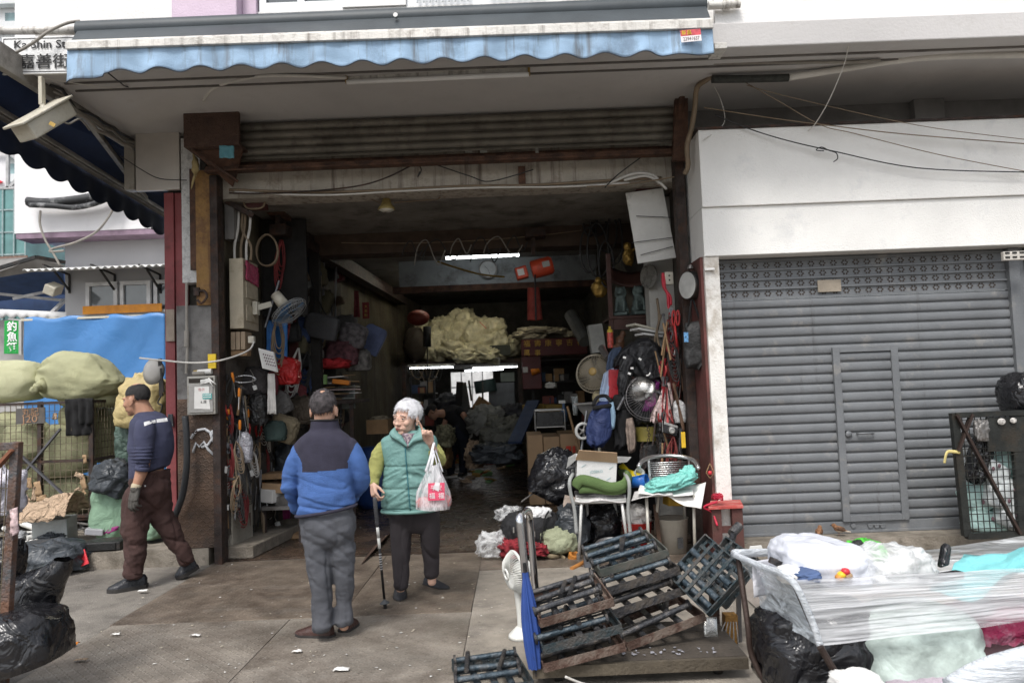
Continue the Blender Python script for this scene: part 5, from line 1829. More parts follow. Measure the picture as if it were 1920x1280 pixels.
# --- pale green sack with black plastic on top
c,w,h=pcen(186,895,256,1012,8.0)
sack('pale green sack on the pavement behind the walking man',V((c.x,8.0,.165+h/2)),(w*1.2,.5,h*1.15),21,None,m_sack2,amp=.16)
c,w,h=pcen(182,862,246,935,7.85)
b=MB()
bagshape(b,c,(w*1.15,.45,h),14,(0,25,0),nu=40,nv=26,amp=.2,ridge=.07,rf=3)
o=b.build('plastic_sheet',m_bind,None,True)
tag(o,'bunched black plastic sheet on top of the pale green sack','plastic')
c,w,h=pcen(266,985,305,1040,7.75)
sack('small pale green sack low behind the walking man legs',V((c.x,7.75,.165+h/2)),(w*1.2,.35,h),25,None,m_sack2,amp=.16)
o=rectbag('crumpled yellow bag hanging behind the walking man head',(226,708,310,815),8.4,.35,31,M('yellow_vinyl',(.50,.40,.19),.5,var=.12,fold=.3,fs=4),rot=(0,12,0),amp=.16,ridge=.08)
o=rectbag('dark green bag hanging below the yellow bag',(222,790,262,880),8.5,.3,33,M('dark_green_bag',(.07,.11,.09),.6,fold=.5))
# old fan head hanging by a strap
fh=T('broken_fan','old grey fan head with a black strap hanging by the red column','fan',P(292,740,8.0))
c=P(289,697,8.0)
bm().lathe([(.02,-.04),(.13,-.02),(.14,.02),(.06,.05),(0,.055)],c,(-.4,-1,.1),24).build('shell',M('fan_grey',(.36,.35,.33),.5,var=.1),fh,True)
bm().bar(P(300,672,7.95),P(302,742,7.95),.035,.02).bar(P(302,690,7.93),P(306,735,7.93),.02).build('strap',m_black,fh)
bm().tube(smooth_path([P(302,742,7.95),P(296,755,7.95),P(304,760,7.95),P(300,775,7.95)]),.008,6).build('cord',m_cableb,fh,True)
# --- junk along the kerb
ZP=.168
def onp(x,y):
 return G(x,y,ZP)
def lie(name,label,cat,p,mb,mat,**kw):
 return tag(mb.build(name,mat,None,**kw),label,cat)
tc=T('tool_case','flat black plastic tool case lying on the left kerb','tool case',onp(190,1033))
p=onp(188,1033)
bm().box(p+V((0,.12,.045)),(.36,.26,.085),(0,0,4)).build('case',m_black,tc,bev=.01)
b=MB()
for k in range(6):
 b.box(p+V((0,-.02,.02+k*.011)),(.30,.016,.004),(0,0,4))
b.build('ribs',M('case_rib',(.05,.05,.05),.5),tc)
o=lie('device','grey electronic device lying on the black tool case','device',p,bm().box(onp(172,1020)+V((0,.08,.12)),(.17,.14,.06),(3,8,12)),M('device_grey',(.34,.34,.36),.4,var=.1),bev=.006)
q=onp(210,1015)
b=MB()
bagshape(b,q+V((0,.02,.13)),(.20,.12,.09),5,(0,-20,5),amp=.2)
lie('pouch','small magenta pouch on the kerb junk beside the walking man','pouch',q,b,M('magenta_cloth',(.26,.03,.16),.7),smooth=True)
for i,(x,y)in enumerate(((104,1016),(121,1012))):
 t=T('toy_roller',['red spoked wheel with a black tyre left of the other','red spoked wheel with a black tyre standing nearer the tool case'][i],'wheel',onp(x,y),'red wheels on the kerb')
 c=onp(x,y)+V((0,0,.085))
 bm().tube([c+V((.072*math.cos(a),.02*math.sin(a),.075*math.sin(a)))for a in[k*math.pi/12 for k in range(24)]],.013,8,True).build('tyre',m_black,t,True)
 b=MB().tube([c+V((.055*math.cos(a),.015*math.sin(a),.058*math.sin(a)))for a in[k*math.pi/12 for k in range(24)]],.008,6,True)
 for k in range(6):
  a=k*math.pi/3
  b.bar(c,c+V((.055*math.cos(a),.0,.058*math.sin(a))),.012,.008)
 b.ell(c,(.02,.02,.02),10)
 b.build('rim',m_redpl,t,True)
o=bm().quadbox([P(124,1034,7.24),P(158,1029,7.24),P(166,1056,7.18),P(136,1068,7.18)],(0,.015,.0)).build('red_plate',M('red_painted_plate',(.62,.035,.05),.5,var=.12,dirt=.12,dcol=(.45,.2,.2),bump=.2),None,bev=.003)
tag(o,'square red plate leaning against the left kerb','plate')
sd=T('screwdriver','red handled screwdriver lying on the kerb near the red plate','screwdriver',onp(100,1033))
bm().tube([onp(86,1034)+V((0,0,.02)),onp(105,1032)+V((0,0,.02))],[.014,.016],10).build('handle',m_redpl,sd,True)
bm().tube([onp(105,1032)+V((0,0,.02)),onp(126,1031)+V((0,0,.02))],.005,8).build('shank',m_steel,sd)
for i,(a,c)in enumerate((((38,1012),(76,1006)),((42,998),(78,1002)),((50,1018),(84,1012)))):
 o=bm().tube([onp(*a)+V((0,0,.05+.05*(i==1))),onp(*c)+V((0,0,.05))],.032,12).build('white_pipe',M('white_pvc',(.66,.66,.63),.45,var=.1,dirt=.2),None,40)
 tag(o,['short white plastic pipe end lying behind the bottles','white plastic pipe lying across the other on the kerb','white plastic pipe nearest the red wheels'][i],'pipe')
bt=T('bottle','clear bottle with a teal base lying on the kerb','bottle',onp(68,1040))
p=onp(70,1040)+V((0,0,.05))
bm().lathe([(0,0),(.045,.004),(.045,.06),(.02,.085),(.02,.10)],p,(.5,-.1,.3),16).build('base',M('teal_bottle',(.03,.38,.30),.3),bt,True)
bm().lathe([(.03,0),(.035,.09),(.02,.1),(0,.1)],p+V((.03,.06,.02)),(.6,.2,.3),14).build('top',M('clear_grey_plastic',(.5,.52,.5),.2),bt,True)
for i,(x,y,sx,mt,lb)in enumerate([(45,1038,.24,m_paper,'white rag lying on the kerb beside the bottle'),(24,1020,.2,M('grey_rag',(.3,.31,.32),.8,fold=.5),'grey rag near the rusty post on the kerb'),(88,1020,.26,m_bind,'limp black rag between the bottle and the red wheels'),(35,975,.3,m_blkcl,'black cloth on the pavement under the cage')]):
 b=MB()
 c=onp(x,y)
 bagshape(b,c+V((0,.05,.05)),(sx,.2,.12),40+i,amp=.35,ridge=.2,flat=.5)
 lie('rag',lb,'rag',c,b,mt,smooth=True)
 # heap of metal scraps
for i in range(16):
 x,y=rnd.uniform(135,215),rnd.uniform(1000,1018)
 p=onp(x,y)+V((0,.1,.02+rnd.uniform(0,.1)))
 d=V((rnd.uniform(.08,.2),rnd.uniform(-.1,.1),rnd.uniform(-.03,.03)))
 o=bm().tube([p-d,p+d],rnd.uniform(.005,.011),6).build('metal_rod',m_steel if i%3 else m_grimm,None)
 tag(o,'short metal rod in the scrap heap behind the tool case','rod','metal rods in the kerb scrap heap')
for i in range(8):
 x,y=rnd.uniform(0,60),rnd.uniform(985,1030)
 p=onp(x,y)+V((0,.1,.05))
 mt=(m_steel,m_paper,M('teal_bottle',0),m_grimm)[i%4]
 o=bm().tube([p,p+V((rnd.uniform(-.12,.12),.05,rnd.uniform(0,.08)))],.025,10).build('metal_can',mt,None,40)
 tag(o,'small can lying in the litter under the cage','can','small cans on the left kerb')
 # black sheet on the ground by the kerb
b=MB()
c=G(55,1090)
bagshape(b,c+V((-.05,.35,.12)),(.78,.6,.36),52,(0,0,8),60,36,sq=.8,amp=.16,ridge=.07,rf=2.2,flat=.5)
lie('plastic_sheet','dusty black plastic sheet heaped on the ground below the kerb','plastic',c,b,m_bind,smooth=True)
# --- near rusty cage corner with bin liners
YN=4.0
nc=T('cage_cart','rusty near cage corner with peeling blue paint at the left edge','cage cart',P(10,1278,YN))
m_rblue=M('rust_and_blue_paint',(.16,.085,.055),.7,.3,var=.4,vs=8,bump=.6,bs=60,dirt=.5,dcol=(.04,.10,.13),ds=4)
b=MB().bar(P(32,828,YN),P(4,1300,YN),.045,.045).bar(P(36,836,YN),P(-60,838,YN),.05,.04)
b.build('corner_post',m_rblue,nc,bev=.004)
bm().bar(P(24,843,YN-.03),P(-40,915,YN-.03),.04,.015).build('brace',M('orange_rust',(.22,.09,.05),.8),nc)
b=MB()
for k in range(9):
 b.bar(P(-60,870+k*45,YN+.01),P(26-k*2.5,870+k*45,YN+.01),.004)
for k in range(5):
 b.bar(P(2+k*9-6,850,YN+.012),P(-18+k*9-6,1280,YN+.012),.004)
b.build('wire_mesh',M('rusty_wire',0),nc)
b=MB()
drape(b,P(18,955,YN-.03),P(33,950,YN-.03),.14,8,12,1,.012,4)
lie('tape_strip','red and white tape strip tied to the near rusty post','tape',None,b,M('red_white_tape',(.62,.4,.4),.6,var=.9,vs=30),smooth=True,solid=.003)
b=MB()
bagshape(b,P(0,930,YN+.25),(.22,.2,.3),61,amp=.3,ridge=.15)
lie('pale_bag','pale plastic bag inside the near cage at the left edge','bag',None,b,M('pale_plastic',(.62,.6,.66),.4,fold=.5),smooth=True)
# two bin liners: one standing open and pulled to a point, one slumped
YB=4.25
def liner(u,v):
# v up from the floor to the drawn-out mouth at upper right
 l=[(-120,1262),(-90,1180),(-50,1120),(20,1085),(88,1055),(104,1045)]
 r=[(88,1206),(92,1170),(103,1140),(117,1105),(128,1075),(133,1050)]
 k=min(4.999,v*5)
 i=int(k)
 f_=k-i
 L_=V((l[i][0]+(l[i+1][0]-l[i][0])*f_,l[i][1]+(l[i+1][1]-l[i][1])*f_,0))
 R_=V((r[i][0]+(r[i+1][0]-r[i][0])*f_,r[i][1]+(r[i+1][1]-r[i][1])*f_,0))
 a=2*math.pi*u
 c_=math.copysign(abs(math.cos(a))**.8,math.cos(a))
 q=(L_+R_)/2+(R_-L_)/2*c_
 p=P(q.x,q.y,YB)
 w=.011*ridge(V((u*2.6+.3*v,v*1.8,3)),2.2)*min(1,4*v+.2)
 return p+V((w,math.sin(a)*(.22-.17*v)+w,w*.5))
b=MB().grid(72,50,liner,cu=True)
o=b.build('bin_liner',m_bin,None,True)
tag(o,'black bin liner pulled up to an open pointed mouth at the lower left','bin bag')
b=MB()
c,w,h=pcen(-150,1150,119,1295,4.05)
bagshape(b,c,(w*1.0,.5,h*1.05),71,(0,-14,0),80,50,sq=.62,amp=.05,ridge=.012,rf=3,flat=.4)
o=b.build('bin_liner',m_bin,None,True)
tag(o,'slumped shiny black bin liner in front of the pointed one','bin bag')
b=MB()
bagshape(b,P(0,1090,4.3),(.20,.25,.5),74,(0,12,0),40,30,sq=.8,amp=.1,ridge=.06)
o=b.build('bin_liner',m_bin,None,True)
tag(o,'black bin liner half hidden behind the near rusty post','bin bag')
# ================================================================== THINGS ON THE LEFT COLUMN
mb_=T('meter_box','grey metal meter box with torn notices on the diamond plate column','meter box',P(378,782,7.25))
q0,q1=P(351,778,7.2),P(403,704,7.2)
m_mbox=M('meter_box_grey',(.34,.33,.30),.5,.4,var=.15,vs=5,dirt=.25,dcol=(.18,.12,.07),ds=7)
bm().bb((q0.x,7.2,q0.z),(q1.x,7.295,q1.z)).build('case',m_mbox,mb_,bev=.005)
mdoor=bm().bb((q0.x+.02,7.19,q0.z+.02),(q1.x-.02,7.199,q1.z-.07)).build('door',M('meter_door',(.36,.35,.33),.45,.4,var=.1),mb_,bev=.003)
bm().bb((q0.x+.02,7.194,q1.z-.062),(q1.x-.02,7.199,q1.z-.02)).build('slot',M('slot_dark',(.03,.025,.02),.8),mb_)
a,c=P(364,768,7.186),P(392,724,7.186)
bm().quadbox([V((a.x,7.186,a.z+.01)),V((c.x+.01,7.186,a.z)),V((c.x,7.186,a.z+.08)),V((c.x,7.186,c.z)),V((a.x+.005,7.186,c.z))],(0,.003,0)).build('notice',m_paper,mdoor)
text('告示',.032,((a.x+c.x)/2,7.1855,c.z-.03),(90,0,0),M('notice_red',(.6,.2,.2),.7),mdoor)
text('6.座',.035,((a.x+c.x)/2+.02,7.1855,a.z+.07),(90,0,0),m_ink,mdoor)
a,c=P(380,748,7.184),P(397,737,7.184)
tg=bm().bb((a.x,7.182,a.z),(c.x,7.185,c.z)).build('teal_label',M('teal_label',(.08,.40,.38),.6),mdoor)
for k in range(2):
 b=MB()
 for j in range(6):
  b.bb((a.x+.008+j*.013,7.180,a.z+.012+k*.022),(a.x+.017+j*.013,7.1815,a.z+.024+k*.022))
 b.build('print_line',m_paper,tg)
bm().tube([P(362,700,7.23),P(385,699,7.23)],.022,12).build('spray',m_cable,mb_).name='pipe_joint'
sc_=T('spray_can','white spray can with a yellow ring lying on the meter box','spray can',P(382,701,7.24))
p0,p1=P(364,698,7.24),P(397,696,7.24)
bm().tube([p0.lerp(p1,.22),p1],.026,14).build('can',m_paper,sc_,40)
bm().tube([p0,p0.lerp(p1,.21)],.022,14).build('ring',M('yellow_ring',(.5,.36,.12),.5),sc_,40)
o=bm().bb((P(392,692,7.27).x,7.24,P(392,691,7.27).z),(P(407,692,7.27).x,7.27,P(392,664,7.27).z)).build('yellow_packet',M('yellow_packet',(.75,.52,.03),.5,var=.2,vs=20),None,bev=.004)
tag(o,'small yellow packet hanging above the meter box','packet')
b=MB()
drape(b,P(376,712,7.17),P(392,709,7.17),.04,8,5,1,.01,2)
b.tube([P(390,710,7.17),P(406,721,7.17)],[.014,.004],6).tube([P(390,711,7.17),P(400,725,7.17)],[.01,.004],6)
tag(b.build('plastic_tie',m_paper,None,True),'white plastic strip knotted on the meter box door','strip')
o=bm().tube(smooth_path([P(350,530,7.27),P(350,600,7.27),P(351,655,7.27),P(349,700,7.27)]),.014,8).tube([P(350,620,7.27),P(350,650,7.27)],.024,10).build('pipe',m_cable,None,40)
tag(o,'thin grey water pipe with a fitting between the red column and the steel sheet','pipe')
o=bm().tube(smooth_path([P(366,548,7.27),P(382,545,7.26),P(388,556,7.24),P(378,568,7.22),P(370,562,7.22)]),.012,8).bb((P(366,555,7.29).x,7.25,P(366,555,7.29).z),(P(376,555,7.29).x,7.30,P(366,540,7.29).z)).build('iron_hook',m_dkrust,None,40)
tag(o,'rusty iron hook at the foot of the peeling yellow board','hook')
o=bm().tube(smooth_path([P(347,780,7.2),P(350,820,7.18),P(350,870,7.18),P(344,920,7.2),P(334,952,7.22),P(327,968,7.25)]),.030,10).build('hose',M('black_hose',(.03,.032,.035),.5),None,True)
tag(o,'thick black hose running down from the meter box','hose')
o=bm().tube([P(337,807,7.24),P(356,808,7.18),P(372,810,7.2)],.006,6).tube([P(366,810,7.2)+V((.02*math.cos(a),0,.02*math.sin(a)))for a in[k*.6 for k in range(11)]],.005,6).build('wire_tie',m_dkrust,None,True)
tag(o,'bent wire tie holding the black hose to the column','wire')
o=bm().tube(smooth_path([P(262,671,7.4),P(310,676,7.2),P(360,680,7.15),P(405,677,7.15),P(440,668,7.3),P(468,655,7.45),P(476,640,7.5)]),.009,6).build('cable',m_cablew,None,True)
tag(o,'white cable stretched across the column to the fuse boxes','cable')
o=bm().quadbox([P(316,800,7.42),P(325,800,7.42),P(323,776,7.42),P(314,776,7.42)],(0,.02,0)).build('grey_pouch',m_bind,None,bev=.004)
tag(o,'small grey plate stuck on the red column behind the walking man','plate')
# ================================================================== INSIDE THE SHOP
def tagged(label,cat,mb,name,mat,group=None,**kw):
 return tag(mb.build(name,mat,None,**kw),label,cat,group)
m_tube=glow('lit_tube',(.93,.97,1.0),5)
m_tubef=M('fitting_white',(.6,.6,.58),.5)
def litube(a,c,label,r=.016,name='tube_light'):
 a,c=V(a),V(c)
 t=T(name,label,'lamp',(a+c)/2)
 bm().tube([a,c],r,12).build('tube',m_tube,t,True)
 d=(c-a).normalized()
 bm().bar(a-d*.03+V((0,.0,.05)),c+d*.03+V((0,.0,.05)),.06,.04).build('batten',m_tubef,t)
 return t
litube(P(836,484,10.9),P(973,478,10.9),'lit fluorescent tube over the blue grey board inside the shop',.021)
litube(P(768,690,14.45),P(850,688,14.45),'lit tube under the mezzanine at its left end',.014)
litube(P(872,695,16.2),P(944,692,16.2),'lit tube above the bright back window',.016)
litube(P(886,690,14.6),P(972,687,14.6),'lit tube along the mezzanine edge at right',.012)
q0,q1=P(806,420,9.3),P(980,413,9.3)
t=T('tube_light','unlit fluorescent batten on the brown ceiling beam','lamp',(q0+q1)/2)
bm().bar(q0+V((0,0,.05)),q1+V((0,0,.05)),.08,.05).build('batten',m_grimm,t)
bm().tube([q0,q1],.016,8).build('tube',M('tube_glass_dusty',(.45,.44,.42),.4),t,True)
m_tube2=glow('warm_lit_tube',(1,.93,.72),15)
t=litube((-1.6,13.2,3.54),(.1,13.2,3.54),'lit tube on the ceiling behind the blue grey board above the plastic bundles',.024)
t.children[0].data.materials[0]=m_tube2
# bell lamp on a rod
bl=T('pendant_lamp','small brass bell shaped pendant lamp under the lintel','lamp',P(724,395,7.62))
q=P(724,364,7.66)
bm().lathe([(.012,.03),(.012,-.02),(.03,-.04),(.045,-.07),(.05,-.10),(.085,-.15),(.088,-.165)],q,(0,0,1),24).build('shade',M('aged_brass_shade',(.33,.26,.10),.45,.3,var=.2),bl,True,solid=.003)
bm().lathe([(0,-.19),(.05,-.185),(.08,-.165),(.082,-.155)],q,(0,0,1),20).build('diffuser',M('opal_glass',(.6,.58,.5),.3),bl,True)
o=bm().tube(smooth_path([P(640,358,7.5),P(690,372,7.66),P(716,382,7.66)]),.004,5).tube([P(738,380,7.68),P(820,374,7.7),P(826,370,7.7)],.006,5).build('wire',m_cablebr,None)
tag(o,'thin wires holding the bell lamp from both sides','wire')
# cables along the lintel
lint=[([(430,356,7.35),(560,360,7.35),(700,358,7.35),(850,350,7.35),(1000,347,7.35),(1150,338,7.35),(1240,333,7.35)],.016,m_cablebr,'tan conduit running the whole length under the lintel'),([(440,360,7.33),(600,366,7.33),(760,358,7.33),(900,352,7.33),(1060,350,7.33),(1180,343,7.33)],.010,m_cablew,'pale cable sagging just below the lintel conduit'),([(430,362,7.31),(520,362,7.31),(650,352,7.31),(720,335,7.31),(785,303,7.31)],.008,m_dkrust,'rusty rod slanting from the lintel up to the shutter rail'),([(800,303,7.33),(880,330,7.33),(920,340,7.33),(1000,318,7.33)],.006,m_cableb,'thin black wire looping along the lintel face'),([(1140,345,7.32),(1180,328,7.32),(1208,325,7.32),(1230,332,7.32),(1236,345,7.32)],.014,m_cablew,'white cable bending over at the right end of the lintel'),([(1170,338,7.31),(1210,330,7.31),(1236,342,7.31),(1250,355,7.31)],.014,m_cablew,'white cable end pointing down beside the white board'),([(1100,350,7.3),(1180,345,7.3),(1275,330,7.25)],.007,m_cablebr,'tan cord running to the right guide post'),([(1134,352,7.3),(1158,328,7.3),(1206,292,7.28)],.006,m_cableb,'black wire slanting up at the right of the lintel'),([(780,303,7.3),(790,318,7.28),(783,332,7.28),(787,322,7.28)],.006,m_cableb,'small wire loop hanging from the shutter rail')]
for pts,r,mt,lb in lint:
 o=bm().tube(smooth_path([P(*q)for q in pts],5),r,6).build('cable',mt,None,True)
 tag(o,lb,'cable')
 # dark red junction box with a cable round it, coil, conduits at upper left
q0,q1=P(466,394,7.7),P(500,357,7.7)
jb=T('junction_box','dark red junction box with a cable looped round it at the upper left','junction box',(q0+q1)/2)
bm().bb((q0.x,7.62,q0.z),(q1.x,7.75,q1.z)).build('case',M('dark_red_box',(.10,.035,.035),.6,var=.2),jb,bev=.006)
c=(q0+q1)/2+V((0,-.1,0))
bm().tube([c+V((.11*math.copysign(abs(math.cos(a))**.6,math.cos(a)),0,.115*math.copysign(abs(math.sin(a))**.6,math.sin(a))))for a in[k*math.pi/16 for k in range(32)]],.012,6,True).build('loop',m_cablebr,jb,True)
def coil(label,c,rx,rz,turns,r,mt,name='cable_coil',jit=.06,seed=0,tail=0,cat='cable',group=None):
 c=V(c)
 pts=[]
 N=turns*22
 for i in range(N+1):
  a=i/22*2*math.pi
  k=1+jit*noise.noise(V((i*.11,seed,1)))
  pts.append(c+V((rx*math.cos(a)*k,.02*noise.noise(V((i*.2,seed,5)))+i/N*.03,rz*math.sin(a)*k-rz*.1*abs(math.cos(a)))))
 if tail:
  pts.append(pts[-1]+V((.02,0,-tail)))
 b=MB().tube(pts,r,6)
 return tagged(label,cat,b,name,mt,group,smooth=True)
coil('oval coil of tan cable hanging on the upper left wall',P(500,468,7.9),.115,.17,3,.010,m_cablebr,seed=1)
for i,(x0,x1)in enumerate(((448,440),(460,452),(470,462),(456,470))):
 o=bm().tube(smooth_path([P(x0,395,7.65),P(x0-2,430,7.62),P(x1,460,7.6),P(x1,488,7.6)]),.014,8).build('conduit',m_cablebr if i%2 else m_cablew,None,True)
 tag(o,'tan conduit dropping into the top of the beige fuse cabinet','conduit','conduits above the fuse cabinet')
o=bm().bb((P(425,440,7.6).x,7.55,P(425,450,7.6).z),(P(442,440,7.6).x,7.7,P(425,380,7.6).z)).build('sheet',M('dull_sheet',(.2,.19,.18),.6),None)
tag(o,'dull metal sheet behind the conduits at the upper left corner','sheet')
o=bm().bar(P(424,378,7.55),P(475,405,7.6),.05).build('wood_batten',m_dkrust,None)
tag(o,'dark slanting batten under the lintel at left','batten')
# fuse cabinet
fc=T('fuse_cabinet','beige metal fuse cabinet at the left of the opening','cabinet',P(452,612,7.6))
x0=P(430,550,7.5).x
z0,z1=P(440,616,7.5).z,P(440,484,7.5).z
x1=x0+.14
m_beige=M('beige_cabinet',(.50,.44,.33),.5,.1,var=.12,vs=5,dirt=.3,dcol=(.25,.19,.12),ds=6)
bm().bb((x0,7.5,z0),(x1,7.95,z1)).build('case',m_beige,fc,bev=.006)
for k in range(2):
 bm().bb((x1+.002,7.56,z0+.08+k*.24),(x1+.014,7.9,z0+.25+k*.24)).build('door',m_beige,fc,bev=.004)
o=tagged('pink packet stuck on top of the beige fuse cabinet','packet',bm().grid(14,12,lambda u,v:V((x1+.025+.015*noise.noise(V((u*4,v*4,0))),7.52+u*.38,z1-.02-v*.2-.03*u))),'packet',M('pink_packet',(.42,.06,.13),.35,var=.6,vs=40),smooth=True,solid=.006)
fb=T('fuse_boxes','row of old bakelite fuse boxes under the beige cabinet','fuse box',P(452,660,7.55))
z0_,z1_=P(440,656,7.5).z,P(440,622,7.5).z
for k in range(3):
 bm().bb((x0+.005+k*.05,7.5,z0_),(x0+.05+k*.05,7.62+.04*k,z1_)).build('box',M('bakelite_tan',(.33,.25,.17),.5,var=.2,dirt=.3),fb,bev=.006)
p=P(468,636,7.5)
bm().box(p+V((0,.06,0)),(.06,.06,.07)).build('plug',m_cream,fb,bev=.006)
bm().bb((x0,7.52,z0_-.06),(x0+.16,7.64,z0_-.006)).build('strip',m_wood,fb)
# wall fan pointing down
wf_=T('wall_fan','cream wall fan with blue blades tilted down on the left wall','fan',P(515,580,7.9))
c=P(537,578,7.85)
ax=V((.6,-.12,-.78)).normalized()
fr=frame(ax)
bm().tube([c-ax*.20,c-ax*.05],[.055,.062],16).build('motor',m_cream,wf_,True)
b=MB()
for rr,dz in((.19,.02),(.205,.05),(.19,.08),(.12,.10),(.12,-.01),(.05,.11),(.06,-.02)):
 b.tube([c+ax*dz+fr@V((rr*math.cos(a),rr*math.sin(a),0))for a in[k*math.pi/16 for k in range(32)]],.003,5,True)
for k in range(36):
 a=k*math.pi/18
 e=fr@V((math.cos(a),math.sin(a),0))
 b.tube([c-ax*.02+e*.05,c+ax*.0+e*.14,c+ax*.05+e*.205,c+ax*.10+e*.12,c+ax*.11+e*.03],.0018,4)
b.build('cage',M('fan_cage_grey',(.35,.36,.36),.5,.3),wf_,True)
b=MB()
for k in range(3):
 a=k*2*math.pi/3+.4
 b.grid(8,6,lambda u,v:c+ax*(.03+.05*v)+fr@V(((.03+.15*u)*math.cos(a+(v-.5)*1.5),(.03+.15*u)*math.sin(a+(v-.5)*1.5),0)))
b.build('blade',M('fan_blade_blue',(.06,.17,.34),.35),wf_,True,solid=.003)
o=bm().bar(P(478,578,7.75),P(508,570,7.85),.05,.06).box(P(480,578,7.75),(.05,.09,.14)).build('bracket',m_cream,wf_,bev=.006)
# blue sheet, calendar, bags on the left wall
b=MB().grid(16,20,lambda u,v:P(500+39*u,600+(8+92-14*(1-u))*v,8.5+.05*math.sin(u*6)))
tagged('small bright blue sheet hanging below the wall fan','sheet',b,'blue_sheet',M('blue_sheet',(.06,.22,.56),.5,fold=.2,fs=4),smooth=True,solid=.004)
cl_=T('calendar','tattered white paper calendar hanging on the left wall','calendar',P(500,700,7.7))
b=MB().grid(8,8,lambda u,v:P(484+8*v+30*u,652+38*v+8*u,7.6+.1*u+.02*math.sin(v*3)))
b.build('page',m_paper,cl_,True,solid=.004)
b=MB()
for j in range(4):
 for i in range(5):
  q=P(494+i*4+j*2,664+j*6+i,7.585+.012*i)
  b.box(q,(.012,.003,.014))
b.build('numbers',M('calendar_ink',(.15,.1,.12),.8),cl_)
items=[('crumpled red plastic bag on the left wall behind the calendar',(520,672,560,726),8.3,.25,M('red_bag',(.42,.02,.02),.35,fold=.4,fs=8),dict(amp=.15)),('black briefcase bag hanging by its strap on the left wall',(572,590,632,640),9.3,.12,M('charcoal_bag',(.05,.05,.053),.6),dict(sq=.4,amp=.04,ridge=.0,rot=(0,14,0))),('dark plaid carrier bag hanging beside the briefcase',(640,608,684,655),10.0,.2,M('plaid_dark',(.12,.11,.115),.8,var=.7,vs=14),dict(sq=.5,rot=(0,18,0))),('red plaid carrier bag below the briefcase',(612,640,668,690),10.0,.25,M('plaid_red',(.12,.05,.06),.8,var=.7,vs=14),dict(sq=.5)),('grey plaid carrier bag lowest in the hanging row',(650,655,692,700),10.2,.25,M('plaid_grey',(.16,.15,.14),.8,var=.7,vs=14),dict(sq=.5)),('striped red and blue carrier bag on the yellowed wall',(678,612,716,668),10.6,.12,M('striped_blue',(.10,.13,.25),.6,var=.3),dict(sq=.3,rot=(0,28,0),ridge=0,amp=.05)),('olive satchel with a dark flap hanging in the left clutter',(505,780,556,832),8.1,.16,M('olive_canvas',(.17,.14,.09),.9,fold=.3),dict(sq=.55,rot=(0,20,0))),('dark green cap bag hanging below the white cloth strip',(498,790,535,830),7.95,.12,M('dark_green_canvas',(.03,.05,.045),.9),dict(sq=.6)),('brown jacket bundle hanging behind the seen man',(540,745,590,800),8.6,.25,M('brown_bundle',(.07,.055,.04),.9,fold=.4),dict(amp=.2)),('dark blue bag behind the head of the man in the blue jacket',(570,748,600,790),8.9,.2,M('deep_blue_bag',(.02,.025,.10),.7),dict()),('black pouch hanging on the tool wall near the post',(424,780,460,830),7.6,.14,m_blkcl,dict(amp=.2)),('grey pouch with a zip hanging above the olive satchel',(500,735,545,785),8.2,.14,M('grey_pouch',(.11,.105,.1),.8,fold=.4),dict(rot=(0,-25,0))),('clear bag of small parts hanging on the tool wall',(446,812,472,872),7.55,.1,film('parts_bag_film',(.6,.6,.66),.45,.15,.3,.6,20),dict(amp=.1)),('bundle of black leather hanging by the olive satchel',(470,740,500,800),7.8,.14,M('black_leather_bits',(.02,.02,.02),.4,fold=.5),dict(amp=.2)),('dark canvas bundle hanging behind the left tools',(455,690,500,745),7.9,.2,M('dark_canvas',(.05,.045,.045),.9,fold=.4),dict(amp=.2)),('dark red folded umbrella cloth on the left wall',(498,700,520,745),8.0,.1,M('maroon_cloth',(.12,.02,.03),.8,fold=.4),dict(amp=.1)),('black sack at the foot of the left wall',(520,830,560,900),8.6,.3,m_bind,dict())]
for lb,px,Yq,dp,mt,kw in items:
 rot=kw.pop('rot',None)
 rectbag(lb,px,Yq,dp,hash(lb)%50 if False else len(lb),mt,'hanging_bag','bag',rot,**kw)
o=bm().tube(smooth_path([P(585,596,9.28),P(590,560,9.25),P(583,520,9.2)]),.008,6).tube(smooth_path([P(612,592,9.28),P(596,560,9.25),P(583,520,9.2)]),.008,6).build('strap',m_blkcl,None)
tag(o,'thin strap of the black briefcase bag','strap')
# white cloth strip
b=MB()
drape(b,P(502,700,7.75),P(515,700,7.75),.42,10,14,2,.012,3,-.3)
tagged('white cloth strip tied and hanging on the left tool wall','cloth',b,'cloth_strip',M('white_cloth',(.62,.60,.57),.9),smooth=True,solid=.005)
coil('coil of bright steel wire lying on the tool wall shelf',P(458,710,7.5),.11,.035,5,.004,M('bright_wire',(.45,.46,.48),.3,.8),'wire_coil',.12,4,cat='wire')
o=tagged('board behind the hanging tools on the left wall','board',bm().quadbox([V((-2.86,7.45,.25)),V((-2.75,8.7,.25)),V((-2.75,8.7,2.0)),V((-2.86,7.45,2.0))],(-.04,0,0)),'backing_board',M('tool_board',(.07,.06,.05),.9,var=.4,dirt=.4))
o=tagged('rusty plate along the foot of the left wall','plate',bm().quadbox([P(424,1012,7.46),P(470,985,7.9),P(470,960,7.9),P(424,985,7.46)],(-.03,0,0)),'foot_plate',m_rust)
o=tagged('rough pale concrete pier under the left tool wall','pier',bm().quadbox([V((-2.84,7.5,.02)),V((-2.80,7.95,.02)),V((-2.80,7.95,.9)),V((-2.84,7.5,.9))],(-.1,0,0)),'concrete_pier',M('rough_concrete',(.26,.24,.2),.9,var=.3,bump=.8,bs=40))
